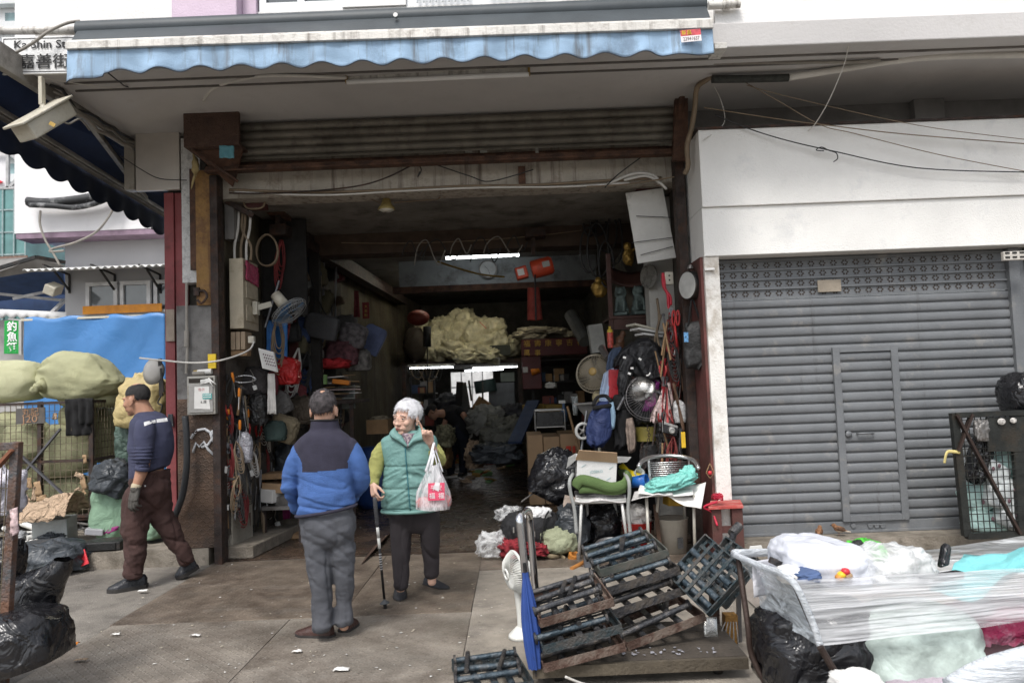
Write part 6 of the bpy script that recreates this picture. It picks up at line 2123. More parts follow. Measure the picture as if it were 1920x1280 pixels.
o=tagged('worn concrete step along the left wall inside the opening','step',bm().quadbox([V((-2.92,7.44,.02)),V((-2.62,7.44,.02)),V((-2.45,9.0,.02)),V((-2.92,9.0,.02))],(0,0,.12)),'floor_step',m_kerb,bev=.01)
# prototypes of small hanging hardware, copied along the two tool walls
m_toolm=M('tool_steel_dark',(.14,.14,.145),.4,.7,var=.3)
m_redh=M('red_handle',(.40,.03,.03),.45,var=.15)
m_tool_b=M('tool_black',(.02,.02,.022),.5)
def proto_screwdriver(hm,lb,g):
 t=T('screwdriver',lb,'screwdriver',(0,0,0),g)
 bm().tube([(0,0,0),(0,0,-.03),(0,0,-.085),(0,0,-.10)],[.010,.015,.014,.009],8).build('handle',hm,t,True)
 bm().tube([(0,0,-.10),(0,0,-.24)],.005,6).build('shank',m_steel,t)
 return t
def proto_pliers(hm,lb,g):
 t=T('pliers',lb,'pliers',(0,0,0),g)
 for s in(-1,1):
  bm().tube([(s*.03,0,-.0),(s*.032,0,-.05),(s*.012,0,-.11)],[.009,.010,.008],8).build('handle',hm,t,True)
 bm().bar((-.012,0,-.10),(.008,0,-.19),.014,.02).bar((.012,.0,-.10),(-.006,0,-.19),.014,.02).lathe([(0,-.012),(.016,-.012),(.016,.012),(0,.012)],(0,0,-.115),(0,1,0),12).build('jaws',m_toolm,t)
 return t
def proto_hammer(hm,lb,g):
 t=T('hammer',lb,'hammer',(0,0,0),g)
 bm().tube([(0,0,0),(0,0,-.15),(0,0,-.30)],[.012,.011,.015],8).build('handle',hm,t,True)
 bm().tube([(-.05,0,-.02),(-.03,0,-.02),(.02,0,-.02),(.06,0,-.03)],[.018,.014,.014,.006],8).build('head',m_toolm,t)
 return t
def proto_spanner(hm,lb,g):
 t=T('spanner',lb,'spanner',(0,0,0),g)
 bm().bar((0,0,-.02),(0,0,-.22),.018,.008).lathe([(.010,-.005),(.022,-.005),(.022,.005),(.010,.005),(.010,-.005)],(0,0,0),(0,1,0),14).build('shaft',hm,t)
 bm().bar((-.012,0,-.22),(-.02,0,-.26),.012,.012).bar((.012,0,-.22),(.02,0,-.26),.012,.012).build('jaws',hm,t)
 return t
def proto_adaptor(hm,lb,g):
 t=T('adaptor',lb,'adaptor',(0,0,0),g)
 bm().box((0,0,-.24),(.045,.04,.06)).build('plug',hm,t,bev=.006)
 bm().tube(smooth_path([(0,0,0),(.02,0,-.08),(-.01,0,-.15),(0,0,-.21)]),.004,5).build('lead',m_cable,t,True)
 return t
def proto_hank(hm,lb,g):
 b=MB()
 for k in range(6):
  w=.03+.008*(k%3)
  L=.18+.03*k
  b.tube(smooth_path([(0,.004*k,0),(-w,.004*k,-L*.5),(-w*.6,.004*k,-L),(w*.5,.004*k,-L*1.02),(w,.004*k,-L*.5),(0.004,.004*k,0)],4),.0045,5)
 o=b.build('cable_hank',hm,None,True,base=(0,0,0))
 return tag(o,lb,'cable',g)
def proto_strap(hm,lb,g):
 b=MB().grid(4,14,lambda u,v:((u-.5)*.028*math.cos(v*4),.01+(u-.5)*.02*math.sin(v*4),-v*.42))
 o=b.build('strap',hm,None,True,solid=.003,base=(0,0,0))
 return tag(o,lb,'strap',g)
def proto_bar(hm,lb,g):
 o=bm().tube([(0,0,0),(0,0,-.34)],.009,6).build('iron_bar',hm,None,base=(0,0,0))
 return tag(o,lb,'bar',g)
def scatter(protos,spots,seed):
 rr=random.Random(seed)
 n=[0]*len(protos)
 for i,p in enumerate(spots):
  k=i%len(protos)
  o=protos[k]if n[k]==0 else dup(protos[k])
  n[k]+=1
  o.location=p
  o.rotation_euler=(R(rr.uniform(-6,6)),R(rr.uniform(-16,16)),R(rr.uniform(-70,70)))
  s=rr.uniform(.8,1.15)
  o.scale=(s,s,s)
GL='tools and cables hanging on the left wall'
pl_=[proto_screwdriver(m_orange,'orange handled screwdriver hanging on the left tool wall',GL),proto_pliers(m_redh,'red handled pliers hanging on the left tool wall',GL),proto_hammer(m_wood,'wooden handled hammer hanging on the left tool wall',GL),proto_hank(m_cableb,'hank of black cable hanging on the left tool wall',GL),proto_spanner(m_toolm,'dark steel spanner hanging on the left tool wall',GL),proto_adaptor(m_paper,'white plug adaptor dangling on the left tool wall',GL),proto_strap(M('grey_webbing',(.2,.2,.21),.9),'grey webbing strap hanging on the left tool wall',GL),proto_hank(m_cablew,'hank of white cable hanging on the left tool wall',GL),proto_pliers(m_tool_b,'black handled pliers hanging on the left tool wall',GL),proto_bar(m_toolm,'dark iron bar hanging on the left tool wall',GL),proto_strap(M('black_webbing',(.02,.02,.02),.9),'black webbing strap hanging on the left tool wall',GL),proto_hank(m_cablebr,'hank of tan cable hanging on the left tool wall',GL),proto_bar(M('rusty_wire',0),'rusty iron rod hanging on the left tool wall',GL),proto_hank(M('dull_red_cable',(.2,.03,.03),.6),'hank of dull red cable hanging on the left tool wall',GL)]
rr=random.Random(5)
spots=[]
for i in range(118):
 px=424+92*(rr.random()**1.3)
 py=rr.uniform(690,915)if i<105 else rr.uniform(900,960)
 Yq=2.78*1400/(963-px)+rr.uniform(-.12,.05)
 spots.append(P(px,py,max(7.44,min(8.7,Yq))))
scatter(pl_,spots,11)
tagged('dark boarding added along the left wall to darken it behind the hanging bags','boarding',bm().quadbox([V((-2.82,8.5,.03)),V((-2.60,11.4,.03)),V((-2.60,11.4,3.3)),V((-2.82,8.5,3.3))],(-.03,0,0)),'added_boarding',M('tool_board',0))  # dark sheet added over the plaster to darken this stretch of wall
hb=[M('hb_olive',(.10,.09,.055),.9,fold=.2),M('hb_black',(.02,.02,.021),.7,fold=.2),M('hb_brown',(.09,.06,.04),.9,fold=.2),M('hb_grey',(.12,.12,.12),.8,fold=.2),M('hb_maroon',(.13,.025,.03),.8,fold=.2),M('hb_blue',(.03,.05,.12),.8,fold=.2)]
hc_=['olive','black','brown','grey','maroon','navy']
for i in range(46):
 px=rr.uniform(528,676)
 py=rr.uniform(500,900)if px<640 else rr.uniform(500,760)
 Yq=max(8.3,min(11.2,2.72*1400/(970-px)))-rr.uniform(0,.2)
 s_=rr.uniform(.14,.34)
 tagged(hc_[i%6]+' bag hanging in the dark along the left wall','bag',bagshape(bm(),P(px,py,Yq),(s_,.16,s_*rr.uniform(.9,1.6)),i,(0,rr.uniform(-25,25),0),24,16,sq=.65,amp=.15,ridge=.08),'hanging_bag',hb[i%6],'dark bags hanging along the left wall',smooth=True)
for i in range(26):
 o=dup(pl_[(3,6,7,10,11,13,9)[i%7]])
 px=rr.uniform(520,640)
 o.location=P(px,rr.uniform(420,760),max(8.2,min(10.5,2.6*1400/(965-px)))-.1)
 o.scale=(1.6,1.6,rr.uniform(1.2,2.2))
 # work bench / shelf with papers on the left, further in
sh_=T('shelf','dark shelf loaded with papers and red cloth on the left wall','shelf',P(630,755,10.2))
a,c=P(575,752,9.6),P(690,748,10.6)
bm().bb((a.x-.1,9.6,a.z-.05),(c.x,10.7,a.z)).build('top',m_dkrust,sh_)
for x in(a.x,c.x-.06):
 bm().bb((x,9.65,.02),(x+.05,9.7,a.z-.052)).build('leg',m_dkrust,sh_)
zt0=a.z
for i in range(22):
 w=rr.uniform(.25,.5)
 x=rr.uniform(a.x+.15,c.x-.2)
 mt=(m_paper,m_card,M('old_newsprint',(.42,.40,.36),.9),M('dark_folder',(.06,.05,.05),.7),M('pinkish_paper',(.5,.38,.36),.9))[i%5]
 o=bm().box((x,9.85+rr.uniform(-.1,.3),zt0+.012+i*.014),(w,.3,.012),(rr.uniform(-3,3),rr.uniform(-4,4),rr.uniform(-25,25))).build('paper_stack',mt,None)
 tag(o,'folded paper in the pile on the dark left shelf','paper','papers piled on the left shelf')
rectbag('red cloth lying on top of the paper pile',(582,672,652,694),9.8,.4,91,M('red_cloth',(.42,.025,.03),.8,fold=.3),'red_cloth','cloth',amp=.25,ridge=.1)
o=tagged('orange packet on the edge of the left shelf','packet',bm().box(P(640,716,9.6),(.22,.1,.06),(0,8,0)),'packet',m_orange,bev=.01)
for i,(x,y,mt,lb)in enumerate(((585,712,m_paper,'white tin on the left shelf'),(606,712,M('green_tin',(.2,.35,.12),.4),'green roll of tape standing on the left shelf'),(596,718,M('brass_tin',(.4,.28,.08),.4,.5),'small brass tin on the left shelf edge'),(577,716,m_steel,'steel can at the end of the left shelf'))):
 tagged(lb,'tin',bm().lathe([(.055,0),(.055,.12),(0,.12)],P(x,y+8,9.55),(0,0,1),14),'tin',mt)
o=tagged('pale grey switch box on the wall behind the left shelf','switch box',bm().box(P(650,742,10.4),(.22,.1,.35)),'switch_box',M('pale_switch',(.33,.38,.38),.5),bev=.01)
# lower bench with junk behind the seen man
lb_=T('shelf','low steel shelf with scraps near the floor at left','shelf',P(520,950,8.4))
a,c=P(490,950,8.1),P(565,950,8.1)
bm().bb((a.x,8.1,a.z-.04),(c.x,8.9,a.z)).build('top',m_grimm,lb_)
bm().bb((a.x,8.12,.02),(a.x+.04,8.16,a.z-.042)).build('leg',m_dkrust,lb_)
bm().bb((c.x-.04,8.12,.02),(c.x,8.16,a.z-.042)).build('leg',m_dkrust,lb_)
for i,(x,y,w,h,mt,lb)in enumerate(((506,925,.3,.14,m_paper,'torn white packet on the low steel shelf'),(530,912,.35,.1,m_card,'flat cardboard box on the low steel shelf'),(550,935,.3,.12,m_grimm,'grey tin box on the low steel shelf'),(524,890,.3,.06,m_wood,'wooden offcut above the low steel shelf'))):
 tagged(lb,'box',bm().box(P(x,y,8.3),(w,.3,h),(0,rr.uniform(-8,8),rr.uniform(-20,20))),'box',mt,bev=.006)
tagged('magenta plastic tub beside the low steel shelf','tub',bm().lathe([(.14,0),(.17,.28),(.16,.28),(.13,.02),(0,.02)],G(488,1000,.02)+V((.1,.3,0)),(0,0,1),20),'tub',M('magenta_tub',(.25,.02,.12),.5),smooth=True)
tagged('steel bowl on the floor under the low shelf','bowl',bm().lathe([(.05,0),(.15,.05),(.18,.10),(.17,.10),(.14,.055),(0,.02)],G(540,985,.02),(0,0,1),24),'bowl',m_steel,smooth=True)
tagged('brown round basket lid on the floor under the low shelf','lid',bm().lathe([(.0,.05),(.15,.045),(.2,.01),(.2,0),(0,0)],G(562,1003,.02),(0,0,1),24),'basket_lid',m_wood,smooth=True)
tagged('crumpled white paper on the floor by the left step','paper',bm().box(G(496,1012,.02)+V((0,.05,.05)),(.12,.05,.08),(10,30,20)),'paper_scrap',m_paper)
tagged('pink cloth on the floor under the low shelf','cloth',bagshape(bm(),G(515,990,.02)+V((0,.1,.05)),(.3,.2,.12),8,amp=.3,ridge=.15),'pink_cloth',M('pink_cloth',(.35,.16,.22),.9),smooth=True)
# carton and blue barrel between the two standing people
ct=T('carton','brown carton full of scraps on the blue barrel at left','carton',P(708,830,10.5))
c,w,h=pcen(692,785,730,812,10.5)
b=MB()
for s in(-1,1):
 b.box(c+V((s*w/2,0,0)),(.012,.3,h)).box(c+V((0,s*.15,0)),(w,.012,h))
b.box(c+V((0,0,-h/2)),(w,.3,.012))
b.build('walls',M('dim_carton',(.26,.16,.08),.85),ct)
b=MB()
bagshape(b,c+V((0,0,h*.4)),(w*.9,.25,.12),3,amp=.3,ridge=.2)
b.build('scraps',M('carton_scraps',(.2,.17,.12),.9,var=.6,vs=20),ct,True)
tagged('dark blue plastic barrel at left behind the old woman','barrel',bm().lathe([(.26,0),(.29,.08),(.30,.3),(.285,.5),(.27,.78),(.25,.82),(0,.82)],V((P(706,860,10.5).x,10.5,.02)),(0,0,1),28),'barrel',M('blue_barrel',(.015,.04,.14),.45),smooth=True)
# steel rails along the left side ceiling and the travelling beam
o=tagged('long dark steel rail sloping back along the left wall','rail',bm().bar(P(520,430,8.2),P(755,566,15.0),.18,.12).bar(P(520,418,8.2),P(755,560,15),.05,.2),'steel_rail',m_dkrust)
o=tagged('rusty tray along the upper left wall','tray',bm().bar(P(500,372,7.8),P(575,470,9.5),.2,.05),'cable_tray',m_rust)
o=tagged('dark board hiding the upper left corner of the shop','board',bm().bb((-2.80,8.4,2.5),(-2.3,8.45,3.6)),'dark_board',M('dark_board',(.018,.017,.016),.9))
o=tagged('dark red upright post on the left wall','post',bm().bar(P(553,780,9.0),P(548,480,9.0),.09),'post',M('dark_red_post',(.07,.018,.016),.7))
o=tagged('second dark upright behind the wall fan','post',bm().bar(P(596,760,9.4),P(590,470,9.4),.12),'post',M('dark_post',(.02,.018,.016),.8))
# small signs on left wall
tagged('small red card with gold letters on the yellowed wall','card',bm().box(P(686,582,11.0),(.1,.01,.24)),'red_card',M('red_card',(.2,.02,.02),.6))
rcd=SC.objects['red_card']
for i in range(3):
 text('大吉利'[i],.05,P(686,575+i*8,10.98),(90,0,0),M('gold_ink',(.55,.4,.06),.4),rcd)
tagged('dark red rag hanging beside the red card','rag',drape(bm(),P(664,545,10.6),P(672,545,10.6),.38,8,10,1,.02,3,-.5),'rag',M('dark_red_rag',(.12,.02,.025),.9),smooth=True,solid=.005)
# hoist with chain bag
ho=T('electric_hoist','red electric hoist hanging from the ceiling beam with its chain bag','hoist',P(1005,510,9.2))
YH=9.2
m_hoist=M('hoist_red',(.55,.07,.03),.4,.1,var=.15,dirt=.2,dcol=(.12,.04,.03))
fm=frame((.93,0,.22),(0,0,1))
c=P(1017,501,YH)
bm().tube([c-fm.col[2]*.14,c-fm.col[2]*.12,c+fm.col[2]*.10,c+fm.col[2]*.13],[.10,.115,.115,.09],18).build('drum',m_hoist,ho,40)
c2=P(978,512,YH)
bm().box(c2,(.15,.16,.15),fm).build('gear_case',m_hoist,ho,bev=.015)
bm().box(c2+V((-.01,-.085,0)),(.08,.004,.08),(0,-12,0)).build('plate',m_paper,ho)
bm().box(c+V((.04,-.12,.02)),(.09,.01,.07),(0,-12,0)).build('label_plate',M('hoist_label',(.3,.3,.28),.5),ho)
q=P(1000,478,YH)
bm().bar(q,P(1000,440,YH),.05,.03).bar(P(985,440,YH),P(1022,437,YH),.22,.10).build('trolley',m_dkrust,ho)
bm().tube([P(1003,515,YH-.1),P(1005,600,YH-.1)],.012,6).build('chain',m_black,ho)
b=MB().grid(16,14,lambda u,v:P(1000,540+60*v,YH)+V(((.075+.02*v)*math.cos(2*math.pi*u)+.02*v,.07*math.sin(2*math.pi*u),.01*noise.noise(V((u*6,v*4,0))))),cu=True)
b.build('chain_bag',M('red_chain_bag',(.19,.03,.02),.8,fold=.2),ho,True)
h2=T('electric_hoist','second dim red hoist by the yellowed wall deep inside','hoist',P(784,600,13))
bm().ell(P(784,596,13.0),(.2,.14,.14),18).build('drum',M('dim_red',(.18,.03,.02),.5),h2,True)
bm().tube([P(801,612,12.9),P(801,650,12.9)],.07,12).build('pendant',m_black,h2,True)
bm().tube([P(801,645,12.9),P(802,740,12.9)],.012,6).build('chain',m_black,h2)
o=bm().tube(smooth_path([P(820,490,10.5),P(850,500,10.5),P(900,514,10.3),P(945,519,10)]),.014,6).build('rope',M('yellow_rope',(.3,.2,.05),.8),None,True)
tag(o,'yellowish rope sagging below the lit tube','rope')
# looping cables from a line near the ceiling
pts=[]
o=bm().tube(sag(P(640,455,9.2),P(1090,432,9.2),.06,16),.006,5).build('line',m_cablebr,None)
tag(o,'taut line strung across under the brown beam','line')
for i,x in enumerate((770,800,822,860,905,935,965)):
 w=16+7*(i%3)
 h=28+9*((i*2)%3)
 y=452-(x-770)*.05
 o=bm().tube(smooth_path([P(x-w,y+h,9.15),P(x-w*.7,y+12,9.15),P(x,y,9.15),P(x+w*.6,y+h*.7,9.15),P(x+w,y+h,9.15),P(x+w*1.5,y+h*.4,9.15)]),.008,5).build('cable',m_cable if i%2 else m_cableb,None,True)
 tag(o,'loop of cable hanging from the line under the brown beam','cable','cable loops under the beam')
for i in range(7):
 coil('coil of dark cable hanging high at the right of the ceiling',P(1105+(i%4)*16,400+(i//2)*34+rr.uniform(-10,10),9.3-.2*i*.3),.09+.02*(i%3),.28+.05*(i%2),3,.011,m_cableb,seed=20+i,group='dark cable coils at upper right')
 # ceiling fan cage
b=MB()
c=P(1078,352,8.4)
for rr_ in(.28,.22,.16,.1,.04):
 b.tube([c+V((rr_*math.cos(a),rr_*math.sin(a)*.9,-.09*(1-(rr_/.28)**2)))for a in[k*math.pi/16 for k in range(32)]],.004,5,True)
for k in range(20):
 a=k*math.pi/10
 b.tube([c+V((r_*math.cos(a),r_*math.sin(a)*.9,-.09*(1-(r_/.28)**2)))for r_ in(.02,.1,.2,.28)],.003,4)
tagged('dark fan cage fixed flat under the ceiling at right','fan',b,'fan_cage',m_black)
ck=T('clock','round dusty wall clock on the blue grey board','clock',P(915,505,11.5))
q=P(915,505,11.56)
bm().lathe([(.145,0),(.145,.03),(.125,.035),(.125,.02),(0,.02)],q,(0,-1,0),28).build('case',m_grimm,ck,40)
bm().lathe([(.124,.021),(.124,.023),(0,.023)],q,(0,-1,0),24).build('dial',M('dusty_dial',(.4,.42,.42),.4),ck)
bm().bar(q+V((0,-.03,0)),q+V((-.05,-.03,.05)),.012,.004).bar(q+V((0,-.03,0)),q+V((.03,-.03,-.08)),.009,.004).build('hands',m_black,ck)
# --- mezzanine with plastic bundles
mz=T('mezzanine','dark storage platform across the back of the shop','platform',P(865,680,14.7))
x0,x1=P(752,680,14.5).x,P(1130,670,14.5).x
zm_=P(865,676,14.5).z
bm().bb((x0,14.5,zm_-.08),(x1,17.7,zm_)).build('deck',m_dkrust,mz)
for px in(757,975):
 x=P(px,700,14.52).x
 bm().bb((x-.04,14.52,.02),(x+.04,14.6,zm_-.082)).build('post',m_dkrust,mz)
m_clr=M('bundled_clear_plastic',(.60,.55,.37),.32,var=.3,vs=6,bump=.2,bs=40,fold=.35,fs=6,spec=.6)
Yb=14.9
spots=[(812,652,46,62,14.8),(838,640,50,80,15.2),(868,630,52,84,15.3),(900,640,56,70,15.0),(925,650,50,46,14.8),(850,660,60,34,14.65),(880,662,60,34,14.6),(918,663,50,30,14.6),(950,650,40,36,14.9),(800,640,30,70,15.4)]
for i,(x,y,w,h,Yq)in enumerate(spots):
 c,W_,H_=pcen(x-w/2,y-h/2,x+w/2,y+h/2,Yq)
 b=MB()
 bagshape(b,c,(W_*1.15,.7,H_*1.15),60+i,(rr.uniform(-15,15),rr.uniform(-20,20),rr.uniform(-30,30)),40,28,sq=.8,amp=.22,ridge=.14,rf=3.5,flat=.2)
 tagged('wrinkled bundle of clear plastic film on the storage platform','plastic bundle',b,'plastic_bundle',m_clr,'plastic bundles on the platform',smooth=True)
c,W_,H_=pcen(902,597,948,628,14.9)
b=MB()
bagshape(b,c,(W_,.4,H_*1.1),88,(0,-8,0),36,26,amp=.15,ridge=.1)
o=tagged('topmost bundle of clear plastic with a red strip','plastic bundle',b,'plastic_bundle',m_clr,smooth=True)
bm().bar(P(899,603,14.62),P(912,616,14.62),.05,.01).build('red_strip',m_redpl,o)
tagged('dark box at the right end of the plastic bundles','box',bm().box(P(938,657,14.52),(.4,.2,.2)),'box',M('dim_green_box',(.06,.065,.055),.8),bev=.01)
for i,(x,y,w)in enumerate(((985,628,.5),(1005,620,.7),(1040,622,.5),(1075,628,.4),(1000,634,.6))):
 tagged('flat pale bundle stacked on the right end of the platform','bundle',bagshape(bm(),P(x,y,14.3),(w,.5,.16),31+i,amp=.2,ridge=.1),'bundle',M('pale_bundle',(.34,.30,.22),.8,var=.3,fold=.3),'pale bundles on the platform',smooth=True)
tagged('dark statue head at the left end of the platform','figure',bm().ell(P(778,645,14.4),(.22,.15,.33),18,None,lambda d:1+.2*fbm(d*3,2)),'figure',M('dark_figure',(.04,.03,.022),.7),smooth=True)
# hanging cables on the left under the platform
for i in range(7):
 x=762+i*7
 o=bm().tube(smooth_path([P(x,686,14.4),P(x+6,700+5*(i%3),14.4),P(x+18,706+4*(i%4),14.4),P(x+26,690,14.4)]),.010,5).build('cable',m_cablebr if i%2 else m_cableb,None,True)
 tag(o,'cable drooping below the left end of the platform','cable','cables under the platform')
 # red lacquered panel with gold
rp=T('lacquer_panel','dark red lacquered panel with gold characters below the platform at right','panel',P(1045,665,13.6))
a,c=P(978,668,13.6),P(1100,632,13.6)
bm().bb((a.x,13.6,a.z),(c.x,13.66,c.z)).bb((a.x,13.61,a.z-.6),(a.x+.35,13.66,a.z-.002)).build('board',M('red_lacquer',(.10,.012,.012),.4,var=.2),rp,bev=.01)
for i in range(6):
 text('福壽康寧吉祥'[i],.13,P(988+i*20,645-i*.6,13.58),(90,0,0),M('gold_leaf',(.50,.30,.05),.35,.4),rp)
text('萬',.12,P(988,662,13.58),(90,0,0),M('gold_leaf',0),rp)
text('事',.12,P(1008,662,13.58),(90,0,0),M('gold_leaf',0),rp)
# --- things at the back
mc=T('machine','grey sheet metal machine before the bright back window','machine',P(942,765,15.2))
a,c=P(917,762,15.2),P(965,716,15.2)
bm().bb((a.x,15.2,a.z),(c.x,15.9,c.z)).build('hood',M('machine_grey',(.16,.165,.17),.5,.3),mc,bev=.02)
bm().bb((a.x-.05,15.0,a.z-.10),(c.x+.1,15.9,a.z-.003)).build('table',m_grimm,mc,bev=.01)
bm().bb((a.x+.1,15.1,.02),(c.x,15.8,a.z-.102)).build('base',m_black,mc)
bm().tube([P(912,735,15.1),P(908,712,15.1)],.22,16).build('drum',M('dark_green_drum',(.03,.05,.045),.5),mc,40)
bm().box(P(952,707,15.4),(.3,.2,.2)).build('head',M('pale_green_machine',(.2,.22,.18),.5),mc,bev=.02)
for i,(xa,ya,xb2_,yb2_,w)in enumerate(((866,718,880,800,.16),(879,714,884,750,.03),(905,716,905,748,.03),(858,790,862,716,.12))):
 o=bm().bar(P(xa,ya,14.2),P(xb2_,yb2_,14.0),w,.05).build('dark_post',m_black,None)
 tag(o,['black board leaning in front of the back window','thin black rod left of the back window','thin black rod in the middle of the back window','black upright beside the leaning board'][i],'post')
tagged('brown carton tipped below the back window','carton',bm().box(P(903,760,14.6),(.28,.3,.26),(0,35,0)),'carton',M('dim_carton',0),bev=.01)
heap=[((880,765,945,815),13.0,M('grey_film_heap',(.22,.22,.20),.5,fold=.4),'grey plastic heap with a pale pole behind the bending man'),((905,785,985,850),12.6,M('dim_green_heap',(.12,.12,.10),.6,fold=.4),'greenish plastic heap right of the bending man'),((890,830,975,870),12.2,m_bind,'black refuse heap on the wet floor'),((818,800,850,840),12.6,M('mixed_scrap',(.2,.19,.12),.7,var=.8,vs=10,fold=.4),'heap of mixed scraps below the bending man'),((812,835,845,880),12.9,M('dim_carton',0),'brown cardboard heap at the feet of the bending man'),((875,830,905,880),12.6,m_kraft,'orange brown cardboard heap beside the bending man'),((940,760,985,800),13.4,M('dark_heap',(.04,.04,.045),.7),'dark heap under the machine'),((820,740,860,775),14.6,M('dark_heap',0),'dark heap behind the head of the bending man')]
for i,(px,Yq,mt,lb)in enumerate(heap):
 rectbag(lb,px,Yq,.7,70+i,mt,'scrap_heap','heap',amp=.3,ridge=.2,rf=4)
o=bm().bar(P(892,815,12.4),P(940,775,12.6),.05).build('pale_pole',m_grimm,None)
tag(o,'pale pole leaning on the grey plastic heap','pole')
# scattered scraps on the floor
for i in range(40):
 x,y=rr.uniform(845,985),rr.uniform(860,905)
 if rr.random()<.4:
  x,y=rr.uniform(840,960),rr.uniform(855,880)
 p=G(x,y,.022)
 mt=(m_paper,m_kraft,M('dull_red_scrap',(.3,.05,.04),.8),M('green_scrap',(.1,.2,.08),.8),M('ochre_scrap',(.35,.2,.04),.8))[i%5]
 o=bm().box(p+V((0,0,.02)),(rr.uniform(.08,.25),rr.uniform(.08,.2),.03),(rr.uniform(-15,15),rr.uniform(-15,15),rr.uniform(0,180))).build('floor_scrap',mt,None)
 tag(o,'scrap lying on the wet floor inside the shop','scrap','scraps on the wet shop floor')
 # dark racks filling the back left and right
for i,(px0,px1,py0,py1,Yq,lb)in enumerate([(770,815,705,800,14.8,'dark rack of parts at the back left'),(1000,1110,670,800,13.9,'dark rack of parts under the lacquered panel')]):
 t=T('rack',lb,'rack',P((px0+px1)/2,py1,Yq))
 a,c=P(px0,py1,Yq),P(px1,py0,Yq)
 for k in range(4):
  z=a.z+(c.z-a.z)*k/3
  bm().bb((a.x,Yq,z-.02),(c.x,Yq+.5,z)).build('shelf_board',m_black,t)
 for x in(a.x,c.x-.04):
  bm().bb((x,Yq-.01,.02),(x+.04,Yq+.03,c.z)).build('upright',m_black,t)
 for k in range(18):
  z=a.z+(c.z-a.z)*(k%3)/3
  x=rr.uniform(a.x+.1,c.x-.1)
  h=rr.uniform(.1,.25)
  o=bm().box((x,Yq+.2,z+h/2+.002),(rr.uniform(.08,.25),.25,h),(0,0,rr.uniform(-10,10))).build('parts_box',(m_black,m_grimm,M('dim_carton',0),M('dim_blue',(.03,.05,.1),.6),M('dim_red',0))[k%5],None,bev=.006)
  tag(o,'dim box of parts on the '+('back left' if i==0 else 'right hand')+' dark rack','box','boxes on the dark racks')
for i,(x,y,w,h)in enumerate(((1000,770,40,26),(1040,768,36,22))):
 c,W_,H_=pcen(x-w/2,y-h/2,x+w/2,y+h/2,13.2)
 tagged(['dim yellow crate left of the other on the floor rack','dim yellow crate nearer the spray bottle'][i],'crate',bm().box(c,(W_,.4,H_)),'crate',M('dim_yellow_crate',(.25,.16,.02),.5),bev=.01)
tagged('orange tool hanging on the dark rack','tool',bm().tube([P(996,698,13.5),P(1012,694,13.5)],[.06,.04],10),'power_tool',m_orange,smooth=True)
tagged('small white card pinned on the dark rack','card',bm().box(P(985,693,13.5),(.09,.01,.1)),'card',m_paper)
tagged('crumpled white bag on the dark rack','bag',bagshape(bm(),P(1033,723,13.4),(.2,.15,.12),5,amp=.3),'white_bag',m_paper,smooth=True)
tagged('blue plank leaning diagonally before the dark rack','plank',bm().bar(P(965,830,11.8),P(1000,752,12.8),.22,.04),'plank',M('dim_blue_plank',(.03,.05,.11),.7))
# stacked cardboard bales
bale=T('cardboard_bale','big brown cardboard bale with red printing on the shop floor','cardboard',P(1040,900,10.0))
a,c=P(992,912,10.0),P(1088,812,10.0)
b=MB()
xk=[0,.30,.62,1.0]
for k in range(3):
 b.bb((a.x+(c.x-a.x)*xk[k],10.0+.02*(k%2),.03),(a.x+(c.x-a.x)*xk[k+1]-.008,10.8,c.z-.03*(k%2)))
b.build('sheets',m_card,bale,bev=.006)
m_rprint=M('red_box_print',(.45,.05,.03),.8,var=.2)
b=MB()
for k in range(2):
 z=P(1010,862+k*8,9.98).z
 b.bb((a.x+.15,9.985,z-.02),(a.x+.42,9.995,z+.012))
b.build('print_bands',m_rprint,bale)
for q in((1044,845,14,12),(1066,842,9,12),(1076,842,5,12)):
 p=P(q[0],q[1],9.98)
 bm().box(p,(q[2]*.0072,.012,q[3]*.0072)).build('print_block',m_rprint,bale)
fr_=T('metal_rack','chrome framed glass tray rack on top of the cardboard bale','rack',P(1035,808,10.1))
b=MB()
p0,p1=P(1005,808,10.0),P(1060,806,10.0)
for dy in(0,.4):
 for p in(p0,p1):
  b.tube([p+V((0,dy,0)),p+V((0,dy,.27))],.01,6)
 b.tube([p0+V((0,dy,.27)),p1+V((0,dy,.27))],.01,6).tube([p0+V((0,dy,.05)),p1+V((0,dy,.05))],.01,6)
b.build('frame',m_steel,fr_)
bm().bb((p0.x+.02,10.02,p0.z+.05),(p1.x-.02,10.38,p0.z+.24)).build('dark_tray',M('dark_tray',(.03,.03,.03),.3),fr_)
sp=T('spray_bottle','blue and white trigger spray bottle behind the bale','spray bottle',P(1058,792,10.3))
q=P(1058,790,10.3)
bm().lathe([(.045,0),(.05,.12),(.02,.2),(.018,.25)],q,(0,0,1),14).build('bottle',M('spray_blue',(.08,.14,.25),.3),sp,True)
bm().box(q+V((-.02,0,.27)),(.09,.03,.04)).build('trigger',m_paper,sp)
tagged('clear drinking glass on the dark shelf edge','glass',bm().lathe([(.03,0),(.045,.25),(.042,.25),(.028,.01)],P(1079,778,10),(0,0,1),14),'glass',film('glass_clear',(.8,.85,.85),.6,.05,.2,.2,5),smooth=True)
o=bm().tube([P(1064,762,9.7),P(1087,850,9.4)],.018,8).build('broom_stick',m_wood,None)
tag(o,'wooden broom handle leaning by the cardboard bale','broom')
